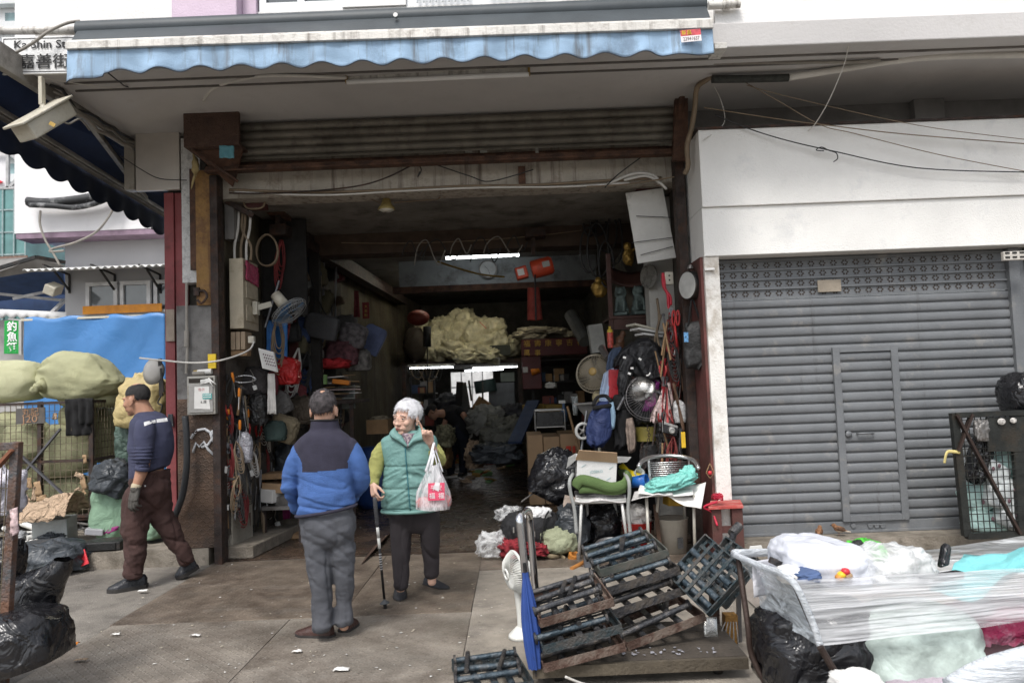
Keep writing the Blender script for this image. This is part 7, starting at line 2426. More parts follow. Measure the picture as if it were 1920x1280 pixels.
# ================================================================== RIGHT SIDE OF THE OPENING
rr=random.Random(21)
m_whitew=M('white_inner_pillar',(.42,.41,.38),.8,var=.1,dirt=.35,dcol=(.2,.18,.15),ds=4)
tagged('pale painted pillar inside the right of the opening','pillar',bm().bb((P(1216,560,8.0).x,7.95,.03),(1.755,8.2,3.58)),'inner_pillar',m_whitew)
q=[P(1196,494,7.6),P(1268,483,7.6),P(1243,352,7.6),P(1173,362,7.6)]
wb=tagged('tilted white board tied up at the top right of the opening','board',bm().quadbox(q,(0,.02,0)),'white_board',M('white_board_paint',(.62,.61,.58),.7,var=.08,dirt=.15),bev=.003)
for k,(ya,yb_)in enumerate(((455,445),(405,408),(478,462))):
 o=bm().tube([P(1185+8*k,ya,7.57),P(1262,yb_,7.57)],.004,5).build('tie_wire',m_cableb,wb)
tagged('dark red box fixed above the white board','box',bm().box(P(1212,350,7.75),(.25,.2,.12)),'red_box',M('dark_red_box',0),bev=.008)
# statue shelf
ss=T('shelf','dark wooden shelf carrying two stone lions at the right','shelf',P(1180,598,8.7))
a,c=P(1140,600,8.5),P(1218,594,8.9)
bm().bb((a.x,8.4,a.z),(c.x,9.0,a.z+.035)).build('board',M('dark_red_wood',(.055,.022,.016),.6,var=.3),ss,bev=.004)
bm().bb((a.x,8.42,a.z-.25),(a.x+.05,8.46,a.z+.75)).bb((c.x-.05,8.45,a.z-.3),(c.x,8.5,a.z-.003)).build('upright',M('dark_red_wood',0),ss)
bm().bb((a.x+.05,8.4,a.z-.12),(c.x-.052,8.42,a.z-.003)).build('apron',M('dark_red_wood',0),ss)
m_lion=M('bluish_stone',(.13,.17,.16),.7,var=.3,vs=14,bump=.6,bs=60)
def lion(p,label,s=1.0,ryaw=0):
 t=T('stone_lion',label,'statue',p)
 rm=Euler((0,0,R(ryaw))).to_matrix()
 L=lambda*v:V(p)+rm@V(v)*s
 b=MB()
 b.box(L(0,0,.02),(.16*s,.18*s,.04*s),(0,0,ryaw))
 b.build('plinth',m_lion,t,bev=.004)
 b=MB()
 b.ell(L(0,.03,.13),(.065*s,.085*s,.10*s),14)
 b.ell(L(0,-.02,.20),(.06*s,.055*s,.08*s),14)
 b.ell(L(0,-.05,.29),(.058*s,.06*s,.055*s),16,None,lambda d:1+.15*fbm(d*5,2))
 b.ell(L(0,-.10,.275),(.035*s,.035*s,.028*s),12)
 for q in(-1,1):
  limb(b,[(L(q*.04,-.05,.2),.022*s),(L(q*.045,-.075,.12),.019*s),(L(q*.045,-.085,.055),.022*s)],8,3)
  b.ell(L(q*.045,-.105,.05),(.022*s,.03*s,.014*s),8)
  b.ell(L(q*.05,.05,.07),(.035*s,.06*s,.04*s),10)
  b.ell(L(q*.048,-.03,.335),(.016*s,.012*s,.022*s),8)
 for k in range(14):
  an=k*2*math.pi/14
  b.ell(L(.06*math.cos(an),-.02,.275+.06*math.sin(an)),.02*s,8)
 limb(b,[(L(0,.1,.08),.02*s),(L(.02,.13,.16),.018*s),(L(0,.11,.24),.022*s)],8,3)
 fuse(b,'lion_body',m_lion,t,.008,2)
 return t
lion(P(1166,592,8.6),'bluish stone lion statue on the dark shelf, left of the pair',.95,-20)
lion(P(1198,590,8.6),'bluish stone lion statue on the dark shelf by the pale pillar',.95,10)
m_gold=M('gold_leaf',0)
b=MB()
b.ell(P(1178,482,8.6),(.07,.06,.10),14,None,lambda d:1+.3*fbm(d*4,2)).ell(P(1176,462,8.6),(.05,.05,.05),12,None,lambda d:1+.25*fbm(d*5,2))
limb(b,[(P(1186,470,8.6),.02),(P(1194,462,8.58),.016),(P(1192,452,8.55),.014)],8,3)
o=fuse(b,'gold_figure',M('dull_gold',(.32,.20,.05),.4,.6,var=.4,vs=20),None,.01,1)
tag(o,'gilded figure high on the right behind the white board','figure')
b=MB()
b.ell(P(1124,540,9.0),(.10,.06,.12),14,None,lambda d:1+.25*fbm(d*5,2)).ell(P(1122,526,8.95),(.05,.04,.05),10,None,lambda d:1+.3*fbm(d*5,2))
o=fuse(b,'gold_mask',M('dull_gold',0),None,.01,1)
tag(o,'dim gilded mask left of the stone lions','mask')
tagged('curved dark red panel above the stone lions','panel',bm().grid(14,6,lambda u,v:P(1145+70*u,502+26*v+10*math.sin(u*3),8.8-.2*v)),'curved_board',M('dark_red_wood',0),smooth=True,solid=.02)
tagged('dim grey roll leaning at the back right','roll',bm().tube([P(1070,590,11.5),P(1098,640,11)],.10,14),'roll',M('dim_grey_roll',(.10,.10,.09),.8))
ac=T('spray_can','colourful spray can with a red body standing below the lions','spray can',P(1145,655,8.3))
q=P(1145,652,8.3)
bm().lathe([(.035,0),(.035,.17),(0,.17)],q,(0,0,1),14).build('body',M('can_red_print',(.5,.08,.06),.35,var=.8,vs=30),ac,40)
bm().lathe([(.035,.171),(.03,.20),(.014,.215),(.014,.24),(0,.24)],q,(0,0,1),14).build('cap',M('can_yellow',(.55,.4,.05),.4),ac,40)
b=MB()
b.ell(P(1163,640,8.3),(.05,.05,.07),12,None,lambda d:1+.3*fbm(d*4,2)).ell(P(1168,626,8.3),(.035,.035,.04),10).ell(P(1158,650,8.3),(.08,.05,.03),10)
o=fuse(b,'brown_figurine',M('brown_carving',(.12,.055,.03),.5,var=.3),None,.008,1)
tag(o,'small brown carved figurine beside the spray can','figurine')
for i,(x,y,w,a_)in enumerate(((1216,622,.34,10),(1210,616,.36,13),(1222,630,.3,8))):
 tagged(['white book lying on top by the pale pillar','cream book under the white one by the pale pillar','thin white board under the books by the pale pillar'][i],'book',bm().box(P(x,y,7.9),(w,.2,.022),(0,a_,20)),'book',m_paper if i!=1 else m_cream)
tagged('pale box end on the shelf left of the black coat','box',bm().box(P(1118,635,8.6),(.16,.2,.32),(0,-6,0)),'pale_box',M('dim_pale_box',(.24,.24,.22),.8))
tagged('steel flask lying among the junk above the fan','flask',bm().tube([P(1128,652,8.2),P(1140,672,8.0)],[.04,.035],12),'flask',m_steel,smooth=40)
o=tagged('dark cabinet behind the hanging coats at right','cabinet',bm().bb((1.05,8.9,.03),(1.7,9.9,1.9)),'dark_cabinet',M('dark_board',0))
# pedestal fan
pf=T('pedestal_fan','beige pedestal fan with a round wire cage beside the black coat','fan',P(1120,800,8.2))
c=P(1116,700,8.2)
ax=V((-.35,-.9,.2)).normalized()
fr=frame(ax)
m_fcage=M('beige_fan_cage',(.42,.37,.28),.5,.1,var=.1)
b=MB()
for k in range(60):
 a=k*math.pi/30
 e=lambda r_,z_,t_=0:c+fr@V((r_*math.cos(a+t_),r_*math.sin(a+t_),z_))
 b.tube([e(.045,.10),e(.12,.095,.08),e(.19,.06,.16),e(.215,0,.2)],.0022,4)
 if k%2==0:
  b.tube([e(.215,0),e(.18,-.06),e(.06,-.08)],.0022,4)
for r_,z_ in((.215,0),(.19,.06),(.045,.1)):
 b.tube([c+fr@V((r_*math.cos(a),r_*math.sin(a),z_))for a in[k*math.pi/20 for k in range(40)]],.006 if z_==0 else.004,6,True)
b.build('cage',m_fcage,pf,True)
b=MB()
for k in range(3):
 a0=k*2*math.pi/3
 b.grid(8,6,lambda u,v:c+fr@V(((.03+.15*u)*math.cos(a0+(v-.5)*1.6),(.03+.15*u)*math.sin(a0+(v-.5)*1.6),.02+.04*(v-.5))))
b.build('blade',M('fan_blade_tan',(.20,.165,.11),.4),pf,True,solid=.003)
bm().lathe([(.045,.098),(.045,.11),(.03,.118),(0,.12)],c,ax,16).build('badge',M('fan_badge',(.45,.30,.10),.4),pf,True)
bm().tube([c-ax*.05,c-ax*.2],[.07,.06],14).tube([c-ax*.12,c+V((.02,.1,-.9))],.018,8).build('stand',m_cream,pf,40)
bm().ell(P(1122,745,8.2),(.07,.06,.09),14).build('control',M('fan_control',(.45,.38,.22),.5),pf,True)
# hanging clothes and bags
Yg=7.75
def cloth(label,pts_l,pts_r,Y,mat,seed,name='coat',cat='coat',nu=28,nv=28,amp=.03,folds=3,depth=.16,solid=.012):
 """a garment outlined by left and right pixel edges top to bottom"""
 n=len(pts_l)-1
 def f(u,v):
  k=min(n-1e-4,v*n)
  i=int(k)
  t=k-i
  L_=V((*pts_l[i],0)).lerp(V((*pts_l[i+1],0)),t)
  R_=V((*pts_r[i],0)).lerp(V((*pts_r[i+1],0)),t)
  a=2*math.pi*u
  c_=math.copysign(abs(math.cos(a))**.85,math.cos(a))
  q=(L_+R_)/2+(R_-L_)/2*c_
  p=P(q.x,q.y,Y)
  w=amp*math.sin(u*folds*4*math.pi+seed+3*noise.noise(V((u*3,v*3,seed))))*(.3+.7*v)+amp*1.2*ridge(V((u*3,v*2,seed)),1.6)
  end=min(1,v*6+.25,(1-v)*6+.35)
  return p+V((w*.6,math.sin(a)*depth*end+w,w*.4))
 b=MB().grid(nu*2,nv,f,cu=True)
 n0=nu*2
 b.add([b.v[i]for i in range(n0)],[tuple(range(n0))])
 b.add([b.v[(nv-1)*n0+i]for i in range(n0)],[tuple(range(n0))])
 o=b.build(name,mat,None,True,weld=True)
 return tag(o,label,cat)
m_coat=M('black_nylon_coat',(.015,.015,.017),.5,var=.25,vs=5,bump=.15,bs=60,fold=.35,fs=7)
coat=T('coat','black coat with white labels slung over the junk at right','coat',P(1205,770,7.5))
for nm,(l,r_,sd)in{'back':([(1195,635),(1180,650),(1172,672),(1185,700),(1205,712)],[(1215,632),(1236,648),(1250,680),(1254,705),(1248,712)],3),'sleeve':([(1172,662),(1160,690),(1158,715),(1160,735),(1162,742)],[(1200,668),(1190,690),(1182,712),(1176,735),(1170,742)],7)}.items():
 o=cloth('',l,r_,7.55 if nm=='back' else 7.5,m_coat,sd,nm,None,amp=.02,depth=.12 if nm=='back' else.07)
 o.parent=coat
 o.matrix_parent_inverse=wm(coat).inverted()
o=cloth('',[(1185,640),(1165,655),(1152,672),(1150,690)],[(1205,640),(1195,662),(1180,680),(1165,694)],7.65,m_coat,12,'sleeve',None,amp=.02,depth=.09)
o.parent=coat
o.matrix_parent_inverse=wm(coat).inverted()
for i,(x,y)in enumerate(((1185,690),(1171,670),(1180,700),(1200,673))):
 bm().box(P(x,y,7.36),(.03,.004,.02),(0,12*i,0)).build('label_tag',m_paper,coat)
bm().tube([P(1213+6*math.cos(a),698+6*math.sin(a),7.36)for a in(0,.6,1.2,1.8)],.008,6).build('white_trim',m_paper,coat,True)
cloth('blue denim garment hanging behind the black coat',[(1150,652),(1140,665),(1137,690),(1140,705)],[(1165,650),(1168,670),(1160,690),(1158,705)],7.75,M('denim',(.06,.085,.14),.9,var=.15,bump=.4,bs=200),4,'jeans','jeans',amp=.015,depth=.08)
cloth('light blue cloth hanging left of the red box',[(1148,688),(1132,700),(1126,730),(1124,772)],[(1165,686),(1158,700),(1148,730),(1142,770)],7.7,M('light_blue_cloth',(.36,.45,.60),.85,var=.08,fold=.15),6,'blue_cloth','cloth',amp=.02,depth=.07)
tagged('red plastic box behind the black sleeve','box',bm().box(P(1154,720,7.66),(.15,.1,.30),(0,3,0)),'red_box',M('red_box_plastic',(.42,.02,.03),.35),bev=.02)
wk_=T('wok','dented steel wok hanging on edge below the black coat','wok',P(1190,755,7.45))
ax=V((-.62,-.62,.48)).normalized()
c=P(1190,724,7.5)
bm().lathe([(.205,0),(.20,-.008),(.175,.05),(.12,.09),(.05,.11),(0,.112)],c-ax*.06,ax,36,sx=.72).build('bowl',M('worn_steel_pan',(.42,.41,.39),.28,.9,var=.25,vs=4),wk_,True,solid=.004)
bm().tube([P(1170,745,7.42),P(1158,768,7.42)],.016,8).build('handle',m_toolm,wk_)
pu=T('toy','purple plastic toy with a round ribbed dial in a dark net','toy',P(1225,770,7.5))
cl2=cloth('',[(1228,712),(1220,730),(1208,755),(1204,770)],[(1238,712),(1236,730),(1232,755),(1222,772)],7.5,M('purple_plastic',(.22,.02,.19),.4,var=.2),9,'shell',None,amp=.008,depth=.05,solid=0)
cl2.parent=pu
cl2.matrix_parent_inverse=wm(pu).inverted()
q=P(1220,752,7.43)
b=MB()
for r_ in(.05,.035,.018):
 b.tube([q+V((r_*math.cos(a),0,r_*math.sin(a)))for a in[k*math.pi/10 for k in range(20)]],.007,6,True)
b.build('dial',M('pink_plastic',(.35,.03,.25),.35),pu,True)
# wire fan guard hanging
b=MB()
c=P(1213,745,7.42)
fr=frame(V((.1,-1,.25)))
for k in range(44):
 a=k*math.pi/22
 b.tube([c+fr@V((r_*math.cos(a),r_*math.sin(a),z_))for r_,z_ in((.03,.05),(.14,.04),(.21,-.0),(.225,-.03))],.0018,4)
for r_,z_ in((.225,-.03),(.21,0),(.03,.05)):
 b.tube([c+fr@V((r_*math.cos(a),r_*math.sin(a),z_))for a in[k*math.pi/20 for k in range(40)]],.004,5,True)
tagged('round wire fan guard hanging over the purple toy','fan guard',b,'wire_guard',M('dark_chrome_wire',(.2,.19,.19),.35,.8),smooth=True)
cloth('dark net bag behind the wire fan guard',[(1195,715),(1186,740),(1184,770),(1195,795)],[(1240,715),(1246,740),(1244,770),(1230,796)],7.6,M('dark_net',(.03,.03,.032),.6,fold=.3),14,'net_bag','bag',amp=.02,depth=.1)
# backpack
bp_=T('backpack','navy blue backpack hanging at the front of the junk','backpack',P(1125,838,7.5))
o=cloth('',[(1122,752),(1106,775),(1099,805),(1100,828),(1110,838)],[(1140,752),(1150,772),(1152,795),(1146,818),(1130,838)],7.5,M('navy_nylon',(.025,.04,.12),.6,var=.15,fold=.3,fs=6,bump=.2,bs=150),5,'pack',None,amp=.014,folds=2,depth=.12)
o.parent=bp_
o.matrix_parent_inverse=wm(bp_).inverted()
o=cloth('',[(1143,755),(1145,780),(1147,805)],[(1150,753),(1155,778),(1152,803)],7.42,M('light_blue_strap',(.25,.38,.5),.7),2,'strap',None,10,10,amp=.006,depth=.04)
o.parent=bp_
o.matrix_parent_inverse=wm(bp_).inverted()
bm().tube(smooth_path([P(1112,760,7.4),P(1120,745,7.45),P(1135,742,7.5),P(1146,752,7.45)]),.018,8).tube([P(1112,765,7.38),P(1146,760,7.4)],.022,8).build('top_handle',m_blkcl,bp_,True)
cloth('black bag hanging right of the navy backpack',[(1160,760),(1152,785),(1150,815),(1152,842)],[(1178,758),(1184,785),(1180,815),(1176,842)],7.55,m_blkcl,15,'black_bag','bag',amp=.015,depth=.1)
cloth('mottled beige bag hanging between the black bag and the chains',[(1174,785),(1173,805),(1175,830),(1180,850)],[(1186,782),(1191,805),(1192,830),(1190,846)],7.45,M('mottled_beige',(.22,.17,.14),.7,var=.3,vs=25),16,'beige_bag','bag',amp=.01,depth=.06)
rectbag('black shoe bag hanging above the black bag',(1150,740,1185,770),7.5,.12,44,m_blkcl,'shoe_bag')
cloth('grey cloth hanging below the camera',[(1238,812),(1236,830),(1238,855)],[(1268,810),(1270,830),(1266,856)],7.5,M('grey_cloth',(.12,.115,.11),.9,var=.15),17,'grey_cloth','cloth',amp=.02,depth=.06)
cloth('dark grey cloth hanging left of the chains',[(1202,830),(1200,850),(1202,880)],[(1228,826),(1232,850),(1228,882)],7.6,M('dark_grey_cloth',(.05,.05,.05),.9),18,'dark_cloth','cloth',amp=.02,depth=.08)
o=cloth('white and red mesh cloth hanging in a triangle',[(1246,718),(1236,745),(1222,775),(1220,790)],[(1256,716),(1262,745),(1266,775),(1268,798)],7.38,M('red_white_mesh',(.60,.48,.46),.8,var=.5,vs=45),19,'mesh_cloth','cloth',amp=.02,depth=.04)
bm().bar(P(1249,725,7.32),P(1252,798,7.30),.02,.004).bar(P(1240,760,7.32),P(1262,790,7.30),.06,.004).build('red_stripe',M('faded_red_cloth',(.50,.10,.10),.8),o)
rectbag('small white plastic bag knotted beside the mesh cloth',(1264,752,1284,796),7.3,.08,23,film('white_small_bag',(.8,.8,.8),.25,.3,.4,.5,20),'white_bag')
cm=T('camera','silver and black film camera hanging from a strap at right','camera',P(1256,818,7.28))
q=P(1256,806,7.3)
bm().box(q,(.15,.06,.085),(0,20,0)).build('body',m_tool_b,cm,bev=.008)
bm().box(q+V((.008,0,.05)),(.14,.055,.025),(0,20,0)).build('top_plate',m_steel,cm,bev=.004)
bm().lathe([(.035,0),(.035,.03),(.03,.05),(.02,.052),(.018,.04),(0,.04)],q+V((.005,-.03,0)),(0,-1,0),18).build('lens',m_steel,cm,40)
o=bm().tube(smooth_path([P(1243,800,7.28),P(1248,760,7.3),P(1250,720,7.32),P(1258,760,7.3),P(1268,806,7.28)]),.006,6).build('strap',m_blkcl,cm,True)
# chains, bucket handle, odd iron
for i,(x,y0,y1)in enumerate(((1214,800,870),(1236,790,850),(1262,820,880),(1205,830,890))):
 b=MB()
 n=int((y1-y0)/5)
 for k in range(n):
  p=P(x+3*math.sin(k*.5+i),y0+k*5,7.4)
  b.tube([p+V(((.012 if k%2 else.002)*math.cos(a),(.002 if k%2 else.012)*math.cos(a),.018*math.sin(a)))for a in[j*math.pi/5 for j in range(10)]],.004,5,True)
 tagged('rusty iron chain hanging among the junk at right','chain',b,'chain',m_dkrust,'chains hanging at right',smooth=True)
tagged('yellow metal tin hanging under the fan guard','tin',bm().lathe([(.10,0),(.105,.14),(0,.14)],P(1212,826,7.6),(0,0,1),18),'yellow_tin',M('dirty_yellow',(.24,.20,.05),.5,var=.3),smooth=40)
# tools hanging densely on the right jamb
GR='tools and cables hanging on the right jamb'
m_rustw=M('rusty_red_wire',(.16,.035,.03),.6,var=.4)
pr_=[proto_hank(m_rustw,'hank of rusty red wire hanging on the right jamb',GR),proto_bar(m_dkrust,'dark iron bar hanging on the right jamb',GR),proto_pliers(M('faded_red_grip',(.35,.04,.04),.5),'red gripped pliers hanging on the right jamb',GR),proto_spanner(m_toolm,'steel spanner hanging on the right jamb',GR),proto_bar(m_wood,'brown wooden stick hanging on the right jamb',GR),proto_hank(m_cableb,'hank of black cable hanging on the right jamb',GR),proto_hammer(m_dkrust,'rusty hammer hanging on the right jamb',GR),proto_strap(M('red_webbing',(.30,.02,.03),.8),'red webbing strap hanging on the right jamb',GR),proto_bar(M('rusty_red_wire',0),'rusty red rod hanging on the right jamb',GR),proto_strap(M('brown_leather_strap',(.09,.05,.03),.6),'brown leather strap hanging on the right jamb',GR),proto_screwdriver(m_tool_b,'black handled screwdriver hanging on the right jamb',GR)]
spots=[]
for i in range(96):
 x=1228+50*rr.random()
 y=rr.uniform(580,830)if i<84 else rr.uniform(820,880)
 if x<1240 and y<640:
  x+=18
 spots.append(P(x,y,rr.uniform(7.25,7.55)))
scatter(pr_,spots,31)
tagged('red handled scissors hanging on the right jamb','scissors',bm().tube([P(1263+3*math.cos(a),596+14*math.sin(a),7.2)for a in[k*math.pi/8 for k in range(16)]],.009,6,True).tube([P(1271+3*math.cos(a),596+14*math.sin(a),7.2)for a in[k*math.pi/8 for k in range(16)]],.009,6,True).bar(P(1265,610,7.2),P(1270,650,7.2),.02,.01),'scissors',m_redh,smooth=True)
tagged('bright red cord bundle hanging below the socket','cord',bm().tube(smooth_path([P(1243,512,7.5),P(1244,535,7.48),P(1252,552,7.46),P(1254,575,7.44),P(1262,590,7.4)]),[.016]*25,8).tube(smooth_path([P(1247,514,7.5),P(1247,540,7.47),P(1257,556,7.45),P(1258,572,7.44)]),.013,8),'red_cable_bundle',M('bright_red_cord',(.5,.02,.04),.4),smooth=True)
sk=T('socket','cream power socket on the right jamb','socket',P(1254,536,7.5))
q=P(1254,522,7.5)
bm().box(q,(.085,.05,.13)).build('case',m_cream,sk,bev=.01)
for s_ in(-.02,.025):
 bm().lathe([(.009,0),(.009,.004),(0,.004)],q+V((0,-.026,s_)),(0,-1,0),10).build('hole',m_black,sk)
tagged('oval mirror edge hanging by the pale pillar','mirror',bm().lathe([(.13,0),(.13,.02),(.115,.02),(.115,.01),(0,.01)],P(1218,518,7.9),(-.85,-.5,0),28),'mirror',M('mirror_rim',(.3,.29,.26),.3,.6),smooth=40)
tagged('tangle of pale hoses on the pale pillar','hose',bm().tube(smooth_path([P(1232,560,7.8),P(1236,600,7.7),P(1228,640,7.6),P(1240,660,7.55)]),.014,8).tube(smooth_path([P(1240,590,7.7),P(1232,620,7.6),P(1236,650,7.5)]),.012,8),'hose',M('cable_sheath_tan',0),smooth=True)
# drum and shoulder bag on the white pillar side
dr=T('drum','small round black hand drum hanging on the right post','drum',P(1296,560,6.98))
q=P(1296,535,7.0)
bm().lathe([(.0,-.045),(.13,-.045),(.135,-.04),(.135,.04),(.13,.045),(0,.045)],q,(-.92,-.4,0),32).build('rim',m_black,dr,40)
bm().lathe([(.125,.046),(.125,.049),(0,.049)],q,(-.92,-.4,0),28).lathe([(.125,-.046),(.125,-.049),(0,-.049)],q,(-.92,-.4,0),28).build('skin',M('drum_skin',(.48,.48,.46),.4),dr)
bm().lathe([(.015,0),(.03,.01),(.02,.04),(.01,.05)],q+V((0,0,.15)),(0,0,1),10).build('hanger',m_grimm,dr)
sbg=T('shoulder_bag','black leather shoulder bag hanging on the right post','bag',P(1308,692,6.95))
o=cloth('',[(1284,606),(1280,640),(1280,672),(1286,690)],[(1318,600),(1326,632),(1330,662),(1312,693)],6.98,M('black_leather_bag',(.028,.028,.028),.45,var=.2,bump=.3,bs=80,fold=.12),8,'bag_body',None,amp=.012,folds=2,depth=.06)
o.parent=sbg
o.matrix_parent_inverse=wm(sbg).inverted()
bm().tube(smooth_path([P(1290,612,6.95),P(1294,580,6.95),P(1298,560,6.98),P(1306,582,6.95),P(1314,604,6.95)]),.009,6).build('strap',m_blkcl,sbg,True)
q0,q1=P(1283,642,6.88),P(1290,622,6.88)
bm().box((q0+q1)/2,(.04,.005,.09)).build('patch',M('patch_blue',(.1,.25,.45),.5,var=.8,vs=40),sbg)
pdn=T('pendant','red knot charm in a wire triangle hanging on the white pillar','pendant',P(1331,897,6.72))
b=MB()
tri=[P(1331,868,6.74),P(1324,886,6.74),P(1331,896,6.74),P(1339,886,6.74)]
for i in range(4):
 b.bar(tri[i],tri[(i+1)%4],.006)
b.build('frame',m_wood,pdn)
bm().ell(P(1331,886,6.73),.02,12).build('bead',m_redpl,pdn,True)
tagged('short white bar jutting from the pillar under the fascia','bar',bm().bar(P(1321,505,6.74),P(1339,504,6.74),.03,.02),'fixing_bar',m_fascia)
# ------------------------------------------------------------- the heap on the floor
# black bin bag leaning on the bale
b=MB()
c,w,h=pcen(1000,846,1086,950,7.7)
bagshape(b,c,(w*1.08,.45,h*1.12),81,(0,28,0),70,46,sq=.8,amp=.12,ridge=.06,rf=3.5,flat=.3)
tagged('shiny black bin bag behind the chair with the white box','bin bag',b,'bin_bag',m_bin,smooth=True)
# stroller wheel and frame
sw_=T('stroller','folded stroller frame with a white wheel under the navy backpack','stroller',P(1095,900,7.7))
q=P(1093,808,7.5)
bm().tube([q+V((.07*math.cos(a),.03*math.cos(a),.075*math.sin(a)))for a in[k*math.pi/12 for k in range(24)]],.016,8,True).build('tyre',M('pale_tyre',(.42,.42,.40),.6),sw_,True)
b=MB().ell(q,(.025,.025,.025),10)
for k in range(5):
 a=k*2*math.pi/5
 b.bar(q,q+V((.06*math.cos(a),.02*math.cos(a),.065*math.sin(a))),.012)
b.build('hub',m_grimm,sw_)
bm().tube([P(1100,770,7.6),P(1088,860,7.5),P(1080,900,7.5)],.014,8).tube([P(1120,850,7.6),P(1100,800,7.55)],.012,8).tube([P(1088,862,7.5),P(1180,858,7.6)],.012,8).build('tubes',m_toolm,sw_)
tagged('flat grey tray on top of the stroller','tray',bm().quadbox([P(1076,756,7.6),P(1120,753,7.6),P(1118,753,8.0),P(1078,756,8.0)],(0,0,-.02)).quadbox([P(1080,759,7.62),P(1116,757,7.62),P(1112,800,7.7)],(0,.05,0)),'grey_tray',M('grey_tray',(.14,.135,.125),.5))
# chair 1 with box
YCH=6.85
ch=T('chair','white tubular armchair with grey armrests holding a white box','chair',G(1130,1040))
m_tubew=M('white_tube_paint',(.55,.55,.53),.4,.2,var=.12,dirt=.2,dcol=(.3,.27,.22),ds=9)
fl,frr=G(1083,1051),G(1190,1012)
fl=P(1085,1050,6.88);frr=P(1178,1030,6.9)
sl_,sr_=P(1078,940,YCH),P(1174,938,YCH)
seat_z=sl_.z
for p0,p1 in((P(1090,944,YCH),fl),(P(1166,942,YCH),frr),(P(1100,940,YCH+.4),P(1104,1015,YCH+.45)),(P(1152,938,YCH+.4),P(1160,1000,YCH+.45))):
 l=bm().tube([p0,p1],.0145,10).build('leg',m_tubew,ch,True)
 bm().tube([p1+V((0,0,.06)),p1-V((0,0,.002))],.019,10).build('foot',m_grimm,l)
b=MB().tube([sl_,sr_],.022,12)
b.tube([P(1080,936,YCH+.42),P(1170,934,YCH+.42)],.016,8).tube([P(1090,944,YCH),P(1094,948,YCH+.42)],.014,8).tube([P(1166,942,YCH),P(1160,944,YCH+.42)],.014,8)
b.build('seat_frame',m_tubew,ch,True)
bm().quadbox([sl_+V((.01,.02,.01)),sr_+V((-.01,.02,.01)),sr_+V((-.03,.42,.01)),sl_+V((.03,.42,.01))],(0,0,.03)).build('seat',m_grimm,ch,bev=.01)
for s_,xs_ in((0,(1075,1070,1068,1074)),(1,(1176,1180,1179,1172))):
 b=MB().tube(smooth_path([P(xs_[0]+6,1000,YCH-.02),P(xs_[0]+2,955,YCH-.02),P(xs_[1],925,YCH-.03),P(xs_[2],902,YCH-.03),P(xs_[3],888,YCH+.1),P(xs_[3],882,YCH+.4)]),.017,10)
 b.build('armrest',M('grey_plastic_arm',(.30,.31,.30),.5,var=.1),ch,True)
tagged('folded newspaper hanging over the front of the chair seat','newspaper',bm().grid(16,6,lambda u,v:P(1079+95*u,926+14*v+2*math.sin(u*9),YCH-.03+.1*(1-v))),'newspaper',M('printed_newspaper',(.52,.50,.49),.9,var=.35,vs=40),smooth=True,solid=.006)
b=MB()
b.tube(smooth_path([P(1078,912,YCH+.0),P(1090,900,YCH-.02),P(1115,905,YCH-.04),P(1145,914,YCH-.04),P(1170,908,YCH),P(1178,890,YCH+.1),P(1165,888,YCH+.25)]),.050,10,flat=.55)
b.tube(smooth_path([P(1085,918,YCH),P(1110,917,YCH-.02),P(1150,921,YCH-.02),P(1172,916,YCH)]),.035,10,flat=.5)
tagged('coiled flat green fire hose on the chair under the white box','hose',b,'green_hose',M('green_canvas_hose',(.10,.16,.055),.9,var=.15,bump=.4,bs=150),smooth=True)
bxx=T('cardboard_box','open white cardboard box with a brown flap on the chair','box',P(1118,905,YCH+.02))
q=[P(1079,902,YCH),P(1156,907,YCH),P(1158,868,YCH),P(1081,862,YCH)]
m_boxw=M('white_card_print',(.60,.60,.59),.7,var=.05,vs=6)
dd=V((.02,.30,.03))
t_=.006
b=MB()
b.quadbox(q,(0,t_,0))
b.quadbox([p+dd for p in q],(0,t_,0))
b.quadbox([q[0],q[3],q[3]+dd,q[0]+dd],(t_,0,0)).quadbox([q[1],q[2],q[2]+dd,q[1]+dd],(-t_,0,0)).quadbox([q[0],q[1],q[1]+dd,q[0]+dd],(0,0,t_))
b.build('walls',m_boxw,bxx)
m_kb=M('raw_brown_card',(.42,.29,.18),.85,var=.1)
bm().quadbox([q[3]+V((-.01,-.01,.002)),q[2]+V((.0,-.01,.002)),P(1157,849,YCH-.08),P(1086,844,YCH-.08)],(0,.006,.004)).build('flap',m_kb,bxx)
bm().quadbox([q[2]+V((.002,.02,0)),q[2]+dd,P(1184,857,YCH+.2),P(1176,866,YCH+.05)],(0,0,.005)).build('flap',M('grey_card',(.30,.30,.29),.8),bxx)
bm().quadbox([q[3]+V((-.002,.02,0)),q[3]+dd,P(1066,858,YCH+.25),P(1062,878,YCH+.02)],(0,0,.005)).build('flap',M('grey_card',0),bxx)
m_pt=M('pale_teal_print',(.33,.47,.48),.8)
text('JOSEKO',.034,(q[0].lerp(q[1],.52)+V((0,-.003,.10))),(90,-2,0),m_pt,bxx)
b=MB()
for(u,v)in((.18,.75),(.85,.75),(.2,.25),(.8,.22),(.5,.2)):
 p=q[0].lerp(q[1],u)+(q[3]-q[0])*v+V((0,-.002,0))
 b.bar(p-V((.02,0,.012)),p+V((.02,0,.012)),.006,.003)
b.build('print_marks',m_pt,bxx)
